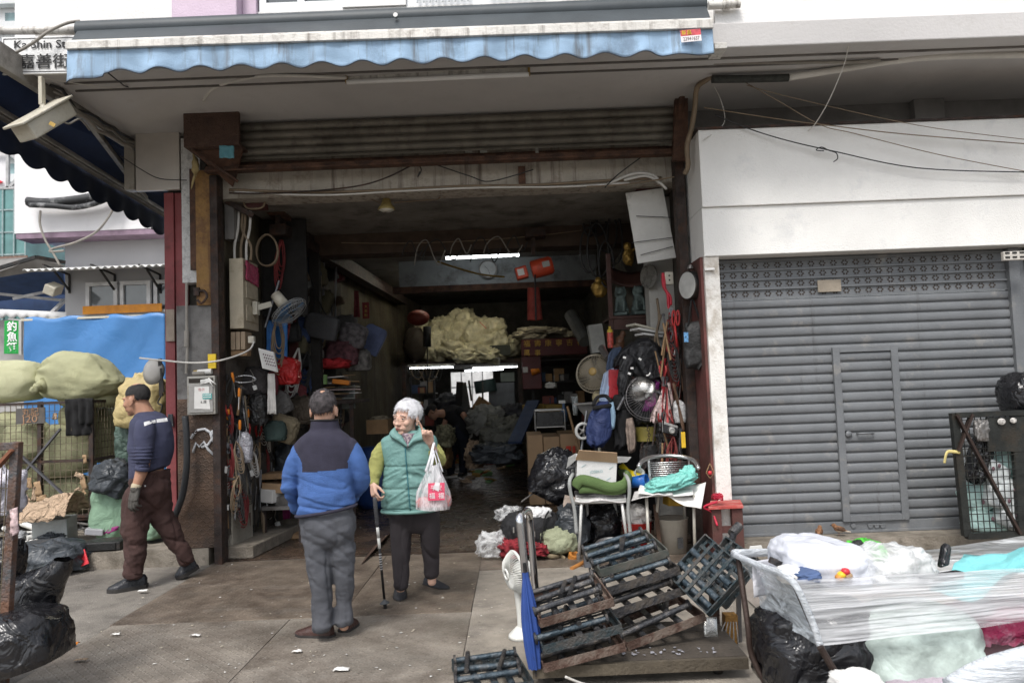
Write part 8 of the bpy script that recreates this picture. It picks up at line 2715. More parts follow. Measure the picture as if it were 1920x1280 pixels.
# chair 2
Y5=6.9
c2_=T('chair','aluminium chair with a slatted back covered by newspapers','chair',G(1250,1030))
m_al=M('brushed_aluminium',(.55,.55,.54),.28,.9,var=.08,vs=8)
arc=smooth_path([P(1198,872,Y5-.05),P(1207,862,Y5+.02),P(1225,856,Y5+.12),P(1255,854,Y5+.17),P(1285,857,Y5+.12),P(1302,864,Y5+.02),P(1309,876,Y5-.06)])
bm().tube(arc,.019,12).ell(P(1198,873,Y5-.06),.022,10).ell(P(1309,877,Y5-.07),.022,10).build('top_rail',m_al,c2_,True)
b=MB()
for k in range(10):
 b.tube([P(1217,868+k*4.0,Y5+.14),P(1290,865+k*4.0,Y5+.14)],.0075,6)
b.build('backrest',m_al,c2_,True)
bm().bar(P(1216,862,Y5+.15),P(1220,920,Y5+.13),.02).build('back_post',m_al,c2_)
bm().bar(P(1291,860,Y5+.15),P(1290,920,Y5+.13),.02).build('back_post',m_al,c2_)
bm().quadbox([P(1205,928,Y5-.22),P(1300,924,Y5-.22),P(1292,912,Y5+.16),P(1212,915,Y5+.16)],(0,0,-.02)).build('seat',m_al,c2_,bev=.008)
for p0,p1 in((P(1212,930,Y5-.2),P(1217,1035,Y5-.22)),(P(1300,928,Y5-.2),P(1303,1030,Y5-.22)),(P(1235,925,Y5-.0),P(1228,1000,Y5+.2)),(P(1282,922,Y5+.1),P(1285,1000,Y5+.2))):
 bm().tube([p0,p1],.0145,8).build('leg',M('cream_tube',(.50,.48,.42),.4,.3),c2_,True)
def sheetq(label,q,name,mat,cat,seed=0,amp=.015,parent=None,solid=.004):
 q=[V(p)for p in q]
 b=MB().grid(16,14,lambda u,v:q[0].lerp(q[1],u).lerp(q[3].lerp(q[2],u),v)+V((0,0,amp*fbm(V((u*3,v*3,seed)),2)+.02*amp/.015*math.sin(u*4+seed))))
 return tagged(label,cat,b,name,mat,smooth=True,solid=solid)
sheetq('white newspaper sheet drooping off the right of the aluminium chair',[P(1250,930,Y5-.25),P(1315,956,Y5-.33),P(1324,906,Y5-.1),P(1268,906,Y5)],'newspaper',m_paper,'newspaper',3)
sheetq('open newspaper with pictures on the aluminium chair',[P(1184,934,Y5-.3),P(1262,930,Y5-.3),P(1258,914,Y5),P(1190,918,Y5)],'newspaper',M('printed_newspaper',0),'newspaper',5)
sheetq('second newspaper lying under the turquoise bag',[P(1195,928,Y5-.28),P(1300,926,Y5-.28),P(1300,908,Y5),P(1200,912,Y5)],'newspaper',m_paper,'newspaper',8,.01)
b=MB()
m_turq=M('turquoise_bag',(.19,.52,.46),.55,var=.08,fold=.25,fs=7)
c,w,h=pcen(1213,884,1304,926,Y5-.12)
bagshape(b,c+V((-.02,0,-.01)),(w*1.0,.3,h*.75),6,(0,-12,0),48,30,amp=.25,ridge=.15,rf=2.6,flat=.4)
bagshape(b,P(1290,893,Y5-.1),(.16,.12,.16),9,(0,-35,0),30,20,amp=.3,ridge=.2,rf=2.6)
tagged('turquoise plastic bag lying on the newspapers of the aluminium chair','bag',b,'turquoise_bag',m_turq,smooth=True)
# small plastics between the chairs
tagged('yellow plastic funnel lying between the two chairs','funnel',bm().lathe([(.03,-.10),(.035,-.02),(.10,.09),(.105,.10),(.095,.09),(.02,-.02)],P(1177,887,7.1),(.5,-.3,-.7),20),'yellow_funnel',M('yellow_plastic',(.55,.42,.01),.4),smooth=True)
tagged('clear plastic cup between the two chairs','cup',bm().lathe([(.04,-.05),(.05,.05),(.046,.05),(.036,-.046),(0,-.046)],P(1196,889,7.05),(.3,-.85,.4),18),'clear_cup',M('milky_plastic',(.38,.40,.38),.3),smooth=True)
tagged('blue plastic cup lying between the two chairs','cup',bm().lathe([(0,-.08),(.05,-.08),(.06,.08),(.055,.08),(.045,-.07),(0,-.07)],P(1198,902,6.95),(.8,-.5,.15),20),'blue_cup',M('blue_plastic',(.015,.10,.36),.35),smooth=True)
bk=T('bucket','red bucket with a white bag in its mouth under the chairs','bucket',G(1194,1008))
q=V((P(1194,985,7.15).x,7.15,.02))
bm().lathe([(0,0),(.11,0),(.14,.26),(.148,.27),(.135,.265),(.105,.02)],q,(0,0,1),28).build('pail',M('red_pail',(.40,.022,.018),.45,var=.15,dirt=.25,dcol=(.1,.03,.03),ds=8),bk,True)
b=MB()
bagshape(b,q+V((0,0,.30)),(.26,.24,.22),13,amp=.25,ridge=.15)
b.build('white_bag',M('white_bag_plastic',(.6,.58,.56),.4,fold=.3),bk,True)
wbk=T('bucket','old white bucket with a black printed label under the aluminium chair','bucket',G(1256,1010))
q=V((P(1258,980,7.1).x,7.05,.02))
bm().lathe([(0,0),(.125,0),(.145,.30),(.152,.31),(.14,.30)],q,(0,0,1),28).build('pail',M('dirty_white_pail',(.42,.39,.33),.5,var=.12,dirt=.3,dcol=(.2,.16,.11)),wbk,True)
bm().box(q+V((.04,-.136,.10)),(.055,.004,.10),(0,0,16)).build('label_print',M('label_black',(.07,.07,.07),.7,var=.5,vs=60),wbk)
tagged('yellow carton wedged over the white bucket','carton',bm().box(P(1262,936,7.05),(.15,.15,.10),(0,4,10)),'yellow_carton',M('yellow_carton',(.45,.28,.03),.6,var=.3,vs=10),bev=.006)
o=bm().bar(P(1228,945,7.0),P(1240,1045,6.9),.035,.02).build('dark_plank',M('dark_plank',(.09,.05,.03),.7),None)
tag(o,'dark wooden slat leaning between the two buckets','slat')
sv=T('sieve','shallow steel sieve standing on the floor under the white chair','sieve',G(1148,1028))
q=V((P(1148,1008,6.95).x,6.98,.03))
ax=V((.05,-.35,.93)).normalized()
bm().lathe([(.15,0),(.165,.075),(.17,.08),(.16,.078),(.146,.004),(0,.004)],q,ax,32).build('pan',m_steel,sv,True)
# duffel bag and other soft things
df=T('duffel_bag','black duffel bag stuffed with white tissue on the shop threshold','bag',G(995,1030))
c,w,h=pcen(946,962,1046,1028,7.25)
c.z=max(c.z,.13)
b=MB()
bagshape(b,c,(w*1.05,.42,h*1.25),17,(0,-6,12),56,36,sq=.6,amp=.08,ridge=.04,flat=.4)
o=b.build('bag_body',M('black_duffel',(.022,.022,.024),.8,var=.2,bump=.4,bs=160,fold=.2),df,True)
bm().tube(smooth_path([P(1014,1018,7.0),P(1018,990,7.0),P(1024,965,7.05),P(1034,955,7.2)]),.022,8,flat=.3).tube(smooth_path([P(955,985,7.02),P(960,1000,7.0),P(975,1008,7.0)]),.006,6).build('handle',m_blkcl,df,True)
bm().box(P(1002,1001,7.0),(.012,.01,.05)).box(P(963,993,7.0),(.012,.01,.05)).build('zip_pull',m_steel,df)
b=MB()
for i in range(6):
 bagshape(b,P(988+i*7,966-(i%2)*5,7.15),(.12,.12,.10),30+i,nu=18,nv=12,amp=.35,ridge=.2)
b.build('tissue',M('white_tissue',(.70,.70,.70),.9),df,True)
o=bm().tube([P(978,940,7.5),P(1003,922,7.6),P(1010,915,7.7)],.008,6).build('steel_rod',m_steel,None)
tag(o,'thin steel rod sticking out behind the black duffel','rod')
m_clrb=film('crumpled_clear_film',(.85,.86,.86),.74,.12,.25,.6,10)
for lb,px,Yq in(('crumpled clear plastic left of the black duffel on the floor',(932,950,980,976),7.5),('crumpled clear plastic bottle bag on the steel plates',(898,1000,946,1046),7.05)):
 rectbag(lb,px,Yq,.2,len(lb),m_clrb,'clear_plastic','plastic',amp=.35,ridge=.14,rf=2.2)
for lb,px,Yq in(('red tartan cloth in front of the black duffel',(938,1012,985,1046),7.0),('smaller red tartan cloth by the olive sack',(988,1018,1026,1040),7.0)):
 rectbag(lb,px,Yq,.25,len(lb),M('red_tartan',(.20,.018,.025),.9,var=.85,vs=26),'tartan_cloth','cloth',amp=.3,ridge=.2)
rectbag('pale olive sack on the floor beside the duffel',(1018,988,1080,1038),7.1,.35,41,M('pale_olive_sack',(.30,.32,.21),.8,var=.12,fold=.2),'olive_sack','sack',amp=.15)
rectbag('grey black plastic bag under the left side of the chair',(1046,948,1100,1030),7.15,.3,43,m_bind,'plastic_bag','bag',amp=.2,ridge=.1)
rectbag('black plastic bag in the dark under the chair',(1095,950,1160,1020),7.35,.3,47,m_bin,'plastic_bag','bag',amp=.2,ridge=.1)
tagged('cream carton with a red mark behind the chair leg','carton',bm().box(P(1066,946,7.2),(.10,.1,.16),(0,14,0)),'cream_carton',M('cream_carton',(.55,.45,.38),.7,var=.3,vs=8),bev=.004)
b=MB()
for i in range(7):
 p=G(1005+i*8,1046+5*math.sin(i*2))
 b.tube(smooth_path([p+V((-.10,.1,.03)),p+V((-.02,-.03,.05+.02*(i%2))),p+V((.06,.04,.03)),p+V((.02,.12,.05)),p+V((.11,-.02,.02))]),.018,8,flat=.35)
tagged('tangle of tan webbing straps on the threshold','straps',b,'webbing_straps',M('tan_webbing',(.20,.16,.10),.9,var=.25),smooth=True)
tagged('orange roll of tape on the floor by the chair leg','tape',bm().lathe([(.03,0),(.055,0),(.055,.05),(.03,.05),(.03,0)],G(1076,1050)+V((0,.02,.01)),(.2,-.3,.9),18),'tape_roll',M('orange_tape',(.45,.18,.04),.5))
o=bm().tube([G(1072,1070)+V((0,0,.02)),G(1100,1056)+V((0,0,.02))],[.018,.022],10).build('wooden_handle',M('orange_wood',(.42,.18,.05),.5),None,40)
tag(o,'short orange wooden handle on the ground behind the steel frames','handle')
tagged('small grey tin box behind the steel frames','box',bm().box(G(1110,1066)+V((0,.05,.07)),(.13,.1,.14)),'grey_box',M('dark_grey_tin',(.09,.095,.105),.5),bev=.006)
# red stool with a red net
st_=T('stool','small red wooden stool with a worn top by the white pillar','stool',G(1365,1015,.15))
q0,q1,q2,q3=P(1328,950,6.45),P(1394,947,6.45),P(1388,936,6.75),P(1332,938,6.75)
bm().quadbox([q0,q1,q2,q3],(0,0,-.025)).build('top',M('red_worn_wood',(.42,.07,.06),.7,var=.25,vs=8,dirt=.3,dcol=(.45,.35,.3),ds=9),st_,bev=.004)
m_rw=M('red_brown_wood',(.085,.033,.028),.75,var=.25,dirt=.3)
for(xa,xb3,Yq)in((1334,1352,6.48),(1372,1392,6.48),(1340,1352,6.74),(1370,1384,6.74)):
 a,c=P(xa,952,Yq),P(xb3+(4 if xa>1360 else-4),1022,Yq)
 bm().quadbox([(a.x,Yq,.15),(P(xb3,952,Yq).x,Yq,.15),(P(xb3,952,Yq).x,Yq,q0.z-.026),(a.x,Yq,q0.z-.026)],(0,.02,0)).build('leg',m_rw,st_)
bm().quadbox([P(1338,1000,6.5),P(1388,998,6.5),P(1388,985,6.5),P(1338,987,6.5)],(0,.02,0)).build('stretcher',m_rw,st_)
b=MB()
for i in range(12):
 p=P(1345+4*math.cos(i),934-i%4*2,6.5)
 b.tube([p+V((.03*math.cos(a+i),.03*math.sin(a),.015*math.sin(a*2+i)))for a in[k*.7 for k in range(10)]],.005,5)
b.tube(smooth_path([P(1345,940,6.46),P(1320,950,6.5),P(1335,960,6.5),P(1345,985,6.45)]),.010,6)
tagged('tangled red net and ribbon on the red stool','net',b,'red_net',M('red_nylon',(.48,.02,.05),.4),smooth=True)
# ================================================================== RIGHT FOREGROUND
rr=random.Random(33)
m_teal=M('chipped_teal_paint',(.034,.056,.066),.55,.4,var=.4,vs=12,bump=.5,bs=80,dirt=.55,dcol=(.10,.085,.075),ds=12)
m_rustb=M('rust_brown_frame',(.10,.06,.046),.75,.3,var=.4,vs=10,bump=.5,bs=80,dirt=.4,dcol=(.22,.19,.16),ds=10)
m_gun=M('gunmetal_pipe',(.06,.063,.07),.45,.6,var=.4,vs=14,bump=.4,bs=90,dirt=.45,dcol=(.20,.18,.16),ds=14)
m_dgun=M('dark_gunmetal',(.045,.045,.048),.5,.5,var=.4,vs=14,bump=.4,dirt=.4,dcol=(.13,.11,.09),ds=12)
m_bpipe=M('worn_blue_pipe',(.05,.072,.09),.45,.5,var=.35,vs=14,bump=.4,dirt=.4,dcol=(.16,.16,.16),ds=14)
def cradle(label,p0,p1,p3,fm_,pm,pm2,lattice=False,name='steel_cradle',h=.045,npipe=3):
 p0,p1,p3=V(p0),V(p1),V(p3)
 x=(p1-p0)
 W_=x.length
 x.normalize()
 y=p3-p0
 y-=x*y.dot(x)
 D_=y.length
 y.normalize()
 z=x.cross(y)
 L=lambda a,b_,c:p0+x*(a*W_)+y*(b_*D_)+z*c
 t=T(name,label,'steel frame',p0)
 b=MB()
 for a,c in(((0,0),(1,0)),((1,0),(1,1)),((1,1),(0,1)),((0,1),(0,0))):
  q0,q1=L(*a,0),L(*c,0)
  b.bar(q0,q1,.008,h,x=z)
  q2=L(a[0]*.96+.02,a[1]*.94+.03,-h/2+.004),L(c[0]*.96+.02,c[1]*.94+.03,-h/2+.004)
  b.bar(q2[0],q2[1],.03,.006,x=z)
 b.build('frame',fm_,t)
 zt=h*.35
 def pipe(a,c,r,mt,fl=.031,nm='pipe'):
  o=bm().tube([a,c],r,12).build(nm,mt,t,40)
  d=(c-a).normalized()
  for e,s in((a,1),(c,-1))if fl else():
   MB().lathe([(r*.8,0),(fl,0),(fl,.013),(r*.8,.013)],e+d*(0 if s>0 else-.013),d,16).build('flange',m_dgun,o,40)
 if lattice:
  for v in(.30,.62):
   pipe(L(.02,v,zt),L(.98,v,zt),.019,pm,.0)
  pipe(L(.02,.12,zt),L(.98,.12,zt),.017,pm2,.0)
  s_=MB()
  for u in(.28,.5,.72):
   s_.bar(L(u,.01,zt+.022),L(u,.99,zt+.022),.022,.005,x=z)
  for v in(.45,.80):
   s_.bar(L(.01,v,zt-.022),L(.99,v,zt-.022),.022,.005,x=z)
  s_.build('flat_bars',fm_,t)
 else:
  for k in range(npipe):
   v=.18+.62*k/max(1,npipe-1)
   e_=rr.uniform(-.05,.05)
   pipe(L(-.05+e_,v,zt+.026),L(.90+e_,v+rr.uniform(-.06,.06),zt+.026+rr.uniform(0,.02)),.0165,pm if k%2==0 else pm2)
  for u in(.25,.72):
   pipe(L(u,.05,zt-.012),L(u,.95,zt-.012),.018,pm2,.0,'cross_pipe')
  s_=MB().bar(L(.48,.01,zt),L(.48,.99,zt),.035,.006,x=z).bar(L(.02,.5,zt+.003),L(.98,.54,zt+.003),.02,.005,x=z)
  s_.build('flat_bars',pm2,t)
  for k in range(2):
   u=rr.uniform(.1,.7)
   pipe(L(u,rr.uniform(.1,.3),zt+.05),L(u+rr.uniform(.05,.22),rr.uniform(.6,.9),zt+.05),.013,m_dgun,.0,'loose_pipe')
 return t
gq='steel pipe frames on the trolley'
cradle('rusty brown steel pipe frame at the upper left of the trolley stack',P(1013,1168,3.97),P(1150,1128,4.02),P(1003,1112,4.34),m_rustb,m_gun,m_gun)
cradle('teal steel pipe frame under the rusty brown one on the trolley',P(1019,1218,3.94),P(1166,1177,3.99),P(1010,1164,4.32),m_teal,m_bpipe,m_gun)
cradle('lowest dark steel pipe frame at the left of the trolley stack',P(1020,1252,3.96),P(1172,1212,4.01),P(1014,1205,4.32),m_rustb,m_dgun,m_dgun)
cradle('grey green steel pipe frame topmost in the middle of the stack',P(1126,1074,4.37),P(1253,1036,4.42),P(1118,1026,4.77),M('grey_green_frame',(.085,.095,.085),.6,.4,var=.3,vs=12,dirt=.4,dcol=(.16,.14,.12),ds=10),m_bpipe,m_bpipe)
cradle('dark steel pipe frame with a blue pipe just under the grey green one',P(1140,1108,4.32),P(1274,1068,4.37),P(1134,1072,4.72),m_dgun,m_bpipe,m_gun,npipe=2)
cradle('nearly black steel pipe frame in the middle of the stack',P(1150,1150,4.28),P(1284,1106,4.34),P(1146,1112,4.67),m_dgun,m_dgun,m_dgun)
cradle('brown edged steel pipe frame at the bottom right of the stack',P(1176,1212,4.20),P(1322,1156,4.27),P(1164,1160,4.62),m_rustb,m_gun,m_gun,npipe=2)
cradle('blue green lattice steel frame standing on edge at the right of the stack',P(1256,1080,4.44),P(1328,1152,4.14),P(1281,966,4.64),m_teal,m_bpipe,m_bpipe,True)
cradle('second lattice steel frame behind the standing blue green one',P(1302,1092,4.72),P(1358,1138,4.46),P(1330,985,4.90),m_teal,m_bpipe,m_teal,True)
cradle('blue steel pipe frame lying alone on the ground at the bottom edge',G(868,1300,.05),G(1000,1284,.05),G(866,1240,.05),m_teal,m_bpipe,m_bpipe)
tagged('short pipe stub sticking up behind the lattice frames','pipe',bm().tube([P(1372,1000,4.9),P(1386,985,4.95)],.03,12).tube([P(1368,1030,4.9),P(1376,998,4.9)],.022,10),'pipe_stub',m_gun,smooth=40)
# trolley
tl_=T('trolley','long wooden platform trolley under the steel frames','trolley',G(1200,1270))
a,c=G(998,1246,.13),G(1400,1228,.13)
dv_=V((.0,.62,0))
m_deck=M('dirty_deck_wood',(.065,.054,.043),.8,var=.3,vs=5,bump=.5,bs=50,dirt=.4,dcol=(.05,.042,.035))
b=MB()
n=6
for k in range(n):
 b.quadbox([a+dv_*(k/n),c+dv_*(k/n),c+dv_*((k+.96)/n),a+dv_*((k+.96)/n)],(0,0,-.035))
b.build('deck',m_deck,tl_)
bm().quadbox([a+V((0,-.03,-.002)),c+V((0,-.03,-.002)),c+V((0,-.03,-.06)),a+V((0,-.03,-.06))],(0,.028,0)).build('front_beam',M('edge_wood',(.085,.07,.05),.8,var=.3,vs=8,bump=.4,dirt=.3),tl_)
for x in(.12,.88):
 for k in(.15,.8):
  p=a.lerp(c,x)+dv_*k
  w_=bm().lathe([(0,-.02),(.042,-.02),(.047,0),(.042,.02),(0,.02)],(p.x,p.y,.05),(1,0,0),18).build('wheel',m_black,tl_,40)
  bm().bb((p.x-.025,p.y-.03,.06),(p.x+.025,p.y+.03,.094)).build('fork',m_grimm,w_)
hp_=smooth_path([P(1003,1246,4.08),P(990,1120,4.08),P(977,1000,4.08),P(974,972,4.09),P(979,960,4.16),P(986,957,4.28),P(992,962,4.4),P(994,985,4.48),P(1004,1100,4.5),P(1012,1200,4.5)])
bm().tube(hp_,.0215,14).build('handle',m_chrome,tl_,True)
for x,y0,y1,mt,w in((1338,1090,1200,m_dkrust,.05),(1368,1150,1240,M('yellow_wood_post',(.34,.18,.045),.75,var=.3,vs=8,bump=.4,dirt=.35),.075),(1384,1090,1240,m_toolm,.025)):
 bm().bar(P(x,y0,4.62),P(x+3,y1,4.62),w).build('stake',mt,tl_)
tagged('bent bright metal sheet propped against the trolley post','sheet',bm().grid(6,12,lambda u,v:P(1322+26*u+10*v*v-4,1156+72*v,4.42-.05*math.sin(v*3))),'metal_sheet',M('bright_sheet',(.52,.52,.50),.25,.9,var=.1),smooth=True,solid=.003)
b=MB()
for i in range(5):
 b.tube(smooth_path([P(1360+i*5,1165,4.5),P(1352+i*8,1195+i*4,4.45),P(1375,1215+i*5,4.45),P(1392-i*3,1240,4.5)]),.004,5)
tagged('loose tangle of thin wire round the yellow trolley post','wire',b,'wire_tangle',M('dull_wire',(.22,.21,.2),.5,.5),smooth=True)
for i in range(26):
 u,k=rr.uniform(.42,.92),rr.uniform(.05,.3)
 p=a.lerp(c,u)+dv_*k+V((0,0,.004))
 s_=rr.uniform(.006,.017)
 n_=rr.randint(3,5)
 o=bm().quadbox([p+V((s_*math.cos(j*6.28/n_+i)*rr.uniform(.5,1.2),s_*math.sin(j*6.28/n_+i),rr.uniform(0,.008)))for j in range(n_)],(0,0,.002)).build('plastic_scrap',M('pale_grey_scrap',(.30,.30,.33),.6),None)
 tag(o,'pale scrap lying on the trolley deck','scrap','pale scraps on the trolley deck')
o=bm().tube(smooth_path([G(1060,1268,.2),G(1090,1280,.15),G(1115,1285,.12)]),.006,6).build('cord',m_cablew,None,True)
tag(o,'white cord end hanging under the trolley front','cord')
# folded blue umbrella
um=T('umbrella','folded blue umbrella standing against the chrome trolley handle','umbrella',P(1005,1258,4.0))
u0,u1=P(1004,1256,4.02),P(984,1065,4.06)
ax=(u1-u0)
fr=frame(ax)
b=MB().grid(48,24,lambda u,v:u0+ax*(.02+.94*v)+fr@V(((.030+.017*math.sin(math.pi*min(1,v*1.05))-.016*v)*(1+.22*math.sin(u*16*math.pi+v*3))*math.cos(2*math.pi*u),(.030+.017*math.sin(math.pi*min(1,v*1.05))-.016*v)*(1+.22*math.sin(u*16*math.pi+v*3))*math.sin(2*math.pi*u),0)),cu=True)
b.build('canopy',M('blue_umbrella_cloth',(.022,.06,.24),.6,var=.15,bump=.15,bs=150),um,True)
bm().tube([u0-ax.normalized()*.03,u0+ax*.05],.007,8).tube([u1-ax*.06,u1+ax.normalized()*.03],.010,8).build('shaft',m_black,um)
# white pedestal fan on the slab
wfn=T('table_fan','white plastic fan standing on the pale slab behind the umbrella','fan',G(978,1196))
q=G(978,1194,.013)
YF=q.y
m_wpl=M('white_fan_plastic',(.66,.66,.62),.35,var=.04)
bm().lathe([(.0,0),(.085,0),(.082,.02),(.05,.05),(.03,.07)],q,(0,0,1),28).build('base',m_wpl,wfn,True)
bm().tube(smooth_path([q+V((0,0,.05)),P(975,1140,YF),P(970,1100,YF),P(970,1075,YF)]),[.034]*7+[.036]*6+[.045]*6,14,flat=.7).build('stalk',m_wpl,wfn,True)
hc=P(966,1072,YF-.02)
ax=V((-.88,-.38,-.12)).normalized()
fr=frame(ax)
bm().lathe([(0,-.11),(.05,-.10),(.06,-.04),(.04,0)],hc,ax,18).build('motor',m_wpl,wfn,True)
b=MB()
for k in range(48):
 a_=k*math.pi/24
 b.tube([hc+fr@V((r_*math.cos(a_),r_*math.sin(a_),z_))for r_,z_ in((.03,.06),(.09,.05),(.125,.01),(.13,-.01))],.003,4)
for r_,z_ in((.13,-.01),(.03,.06)):
 b.tube([hc+fr@V((r_*math.cos(a_),r_*math.sin(a_),z_))for a_ in[k*math.pi/20 for k in range(40)]],.009,6,True)
b.lathe([(0,.06),(.03,.06)],hc,ax,14)
b.build('cage',m_wpl,wfn,True)
# ------------------------------------------------------------- film wrapped cart
Z1,Z0=.76,.50
A,B_,C_=G(1376,1037,Z1),G(1484,1087,Z1),G(2060,1058,Z1)
D_=G(2060,1000,Z1)
Ab,Bb,Cb=G(1428,1150,Z0),G(1538,1210,Z0),G(2060,1150,Z0+.07)
ca=T('film_cart','hand cart walled with stretched clear wrapping film at lower right','cart',G(1700,1400))
m_wrap=film('stretch_wrap',(.93,.94,.96),.66,.16,.25,.10,1,stretch=(.8,.8,16),sp=.24)
m_wrap2=film('stretch_wrap_loose',(.82,.88,.92),.50,.15,.2,.35,3.0,stretch=(2,2,4))
def band(t0,t1,b0,b1,nu,nv,inw,seed,lo=0.,hi=1.):
 t0,t1,b0,b1=V(t0),V(t1),V(b0),V(b1)
 n_=(t1-t0).cross(V((0,0,1))).normalized()
 def f(u,v):
  vv=lo+(hi-lo)*v
  p=t0.lerp(t1,u).lerp(b0.lerp(b1,u),vv)
  r_=.006*noise.noise(V((u*3,vv*60,seed)))+.004*noise.noise(V((u*9,vv*25,seed+4)))
  return p+n_*(-inw*math.sin(math.pi*vv)+r_)+V((0,0,.006*noise.noise(V((u*5,1,seed)))))
 return MB().grid(nu,nv,f)
band(B_,C_,Bb,Cb,60,70,.02,1).build('wrap',m_wrap,ca,True)
band(B_+V((0,-.004,0)),C_+V((0,-.004,0)),Bb+V((0,-.004,0)),Cb+V((0,-.004,0)),60,40,.02,5,0,.5).build('wrap',m_wrap,ca,True)
band(A,B_,Ab,Bb,30,40,.03,9).build('wrap',m_wrap2,ca,True)
m_roll=film('rolled_film_edge',(.86,.90,.94),.08,.2,.3,.4,8,stretch=(1,1,12))
b=MB()
b.tube(smooth_path([A+V((0,0,-.005)),A.lerp(B_,.5),B_,Bb.lerp(B_,.4)+V((.01,0,0)),Bb]),.014,10)
b.tube(smooth_path([A,P(1470,1034,A.y+.2),P(1640,1028,A.y+.4)]),.02,10)
b.build('film_edge',m_roll,ca,True)
E1,E2=P(1640,1062,3.75),P(2060,1046,3.75)
b=MB().grid(40,24,lambda u,v:P(1600+460*u,1075-(28+42*min(1,u*1.4))*v,4.0+.05*math.sin(v*3))+V((0,.02*noise.noise(V((u*4,v*20,3))),.008*noise.noise(V((u*8,v*30,6))))))
b.build('wrap',film('stretch_wrap_back',(.80,.83,.84),.35,.1,.15,.35,2,stretch=(1,1,14)),ca,True)
b=MB().grid(24,14,lambda u,v:A.lerp(B_,.35+.0*v).lerp(P(1620,1032,3.75),u)+V((.0,.02*math.sin(u*9),-.16*v)))
b.build('liner',M('white_liner',(.62,.62,.66),.5,fold=.2,fs=5),ca,True,solid=.003)
m_leg=M('dark_brown_bar',(.045,.03,.025),.5,.4,var=.3)
bm().tube(smooth_path([A+V((.02,.0,-.02)),P(1402,1170,3.55),P(1410,1228,3.55),P(1446,1300,3.5)]),.014,8).build('leg',m_leg,ca,True)
bm().tube([P(1538,1212,3.0),P(1590,1300,3.0)],.014,8).build('leg',m_leg,ca)
bm().tube([B_+V((.01,.02,0)),Bb+V((.01,.02,0))],.012,8).build('post',m_leg,ca)
bm().bb((1.25,2.75,.2),(2.8,3.6,.23)).build('base',m_black,ca)
for x in(1.35,2.6):
 for y in(2.85,3.5):
  bm().lathe([(0,-.02),(.085,-.02),(.09,0),(.085,.02),(0,.02)],(x,y,.095),(1,0,0),16).build('wheel',m_black,ca,40)
  # contents
rectbag('black bin bag under the wrapping film at the cart corner',(1432,1125,1636,1310),3.5,.5,3,m_bin,'bin_bag','bin bag',nu=60,nv=40,amp=.08,ridge=.04,sq=.6)
rectbag('milky bag of pale green stuff hanging in the middle of the cart',(1600,1130,1816,1310),3.4,.45,5,M('milky_green_bag',(.46,.54,.50),.35,var=.3,vs=9,bump=.1,fold=.12,fs=5),'milky_bag',nu=60,nv=40,amp=.08,ridge=.02)
rectbag('pinkish laundry showing low in the milky bag',(1650,1258,1790,1320),3.25,.3,8,M('pinkish_laundry',(.42,.36,.41),.7,fold=.3),'laundry','laundry',amp=.15)
b=MB()
rectbag('magenta and grey quilt under the film at the right edge',(1785,1130,1990,1250),3.45,.4,11,M('magenta_quilt',(.30,.018,.075),.7,var=.5,vs=3,fold=.3,dirt=.5,dcol=(.42,.42,.46),ds=3),'quilt','quilt',nu=50,nv=34,amp=.15,ridge=.06)
rectbag('pale grey bundle below the magenta quilt',(1800,1190,1990,1300),3.35,.35,12,M('dark_maroon_bundle',(.06,.03,.035),.8),'bundle','bundle')
tagged('thick roll of stretched film low at the right edge','film roll',bm().tube(smooth_path([P(1790,1300,2.85),P(1860,1262,2.85),P(2000,1225,2.85)]),.06,18),'film_roll',m_roll,smooth=True)
rectbag('small white bag end below the black bag of the cart',(1565,1262,1650,1310),2.9,.2,15,m_paper,'white_bag','bag')
m_wbag=M('translucent_white_bag',(.62,.64,.70),.32,var=.12,vs=5,bump=.1,fold=.15,fs=4,spec=.6)
c,w,h=pcen(1455,1014,1622,1092,3.45)
b=MB()
bagshape(b,c,(w*1.02,.45,h*1.25),2,(0,8,0),64,40,amp=.1,ridge=.025,rf=3)
wbg=tagged('big white plastic bag of bottles in the cart','bag',b,'white_bag',m_wbag,smooth=True)
for x,y,mt in((1578,1077,M('cap_yellow',(.75,.5,.03),.4)),(1585,1071,m_redpl),(1590,1079,m_card),(1574,1082,M('cap_orange',(.6,.25,.05),.4))):
 bm().ell(P(x,y,3.2),(.02,.02,.016),10).build('bottle_cap',mt,wbg,True)
bm().tube([P(1452,1058,3.4),P(1456,1048,3.4)],.03,12).build('black_bottle_end',m_black,wbg)
rectbag('blue cap lying in front of the big white bag',(1484,1066,1532,1090),3.22,.15,19,M('blue_cap_cloth',(.07,.11,.22),.8),'blue_hat','cap')
rectbag('white cloth beside the blue cap in the cart',(1462,1062,1500,1092),3.25,.15,20,m_paper,'white_cloth','cloth')
rectbag('bright green plastic bag behind the clear bag in the cart',(1596,1014,1652,1086),3.6,.2,22,M('bright_green_bag',(.08,.50,.045),.4,fold=.4,var=.1),'green_bag',amp=.2,ridge=.1)
tagged('black bottle neck poking out beside the green bag','bottle',bm().tube([P(1618,1050,3.5),P(1612,1030,3.5),P(1606,1014,3.5)],[.05,.035,.022],12),'black_bottle',m_black,smooth=True)
rectbag('crumpled clear plastic bag standing up in the cart',(1612,1022,1730,1094),3.35,.3,24,film('clear_cart_bag',(.86,.87,.87),.42,.15,.3,.3,7),'clear_bag',nu=56,nv=36,amp=.2,ridge=.05,rf=2.5)
sheetq('teal blue plastic sheet lying over the load of the cart',[P(1742,1090,3.25),P(2040,1082,3.25),P(2040,996,3.7),P(1806,1020,3.65)],'teal_sheet',M('teal_blue_sheet',(.20,.56,.58),.4,var=.08,fold=.2,fs=3),'sheet',4,.05)
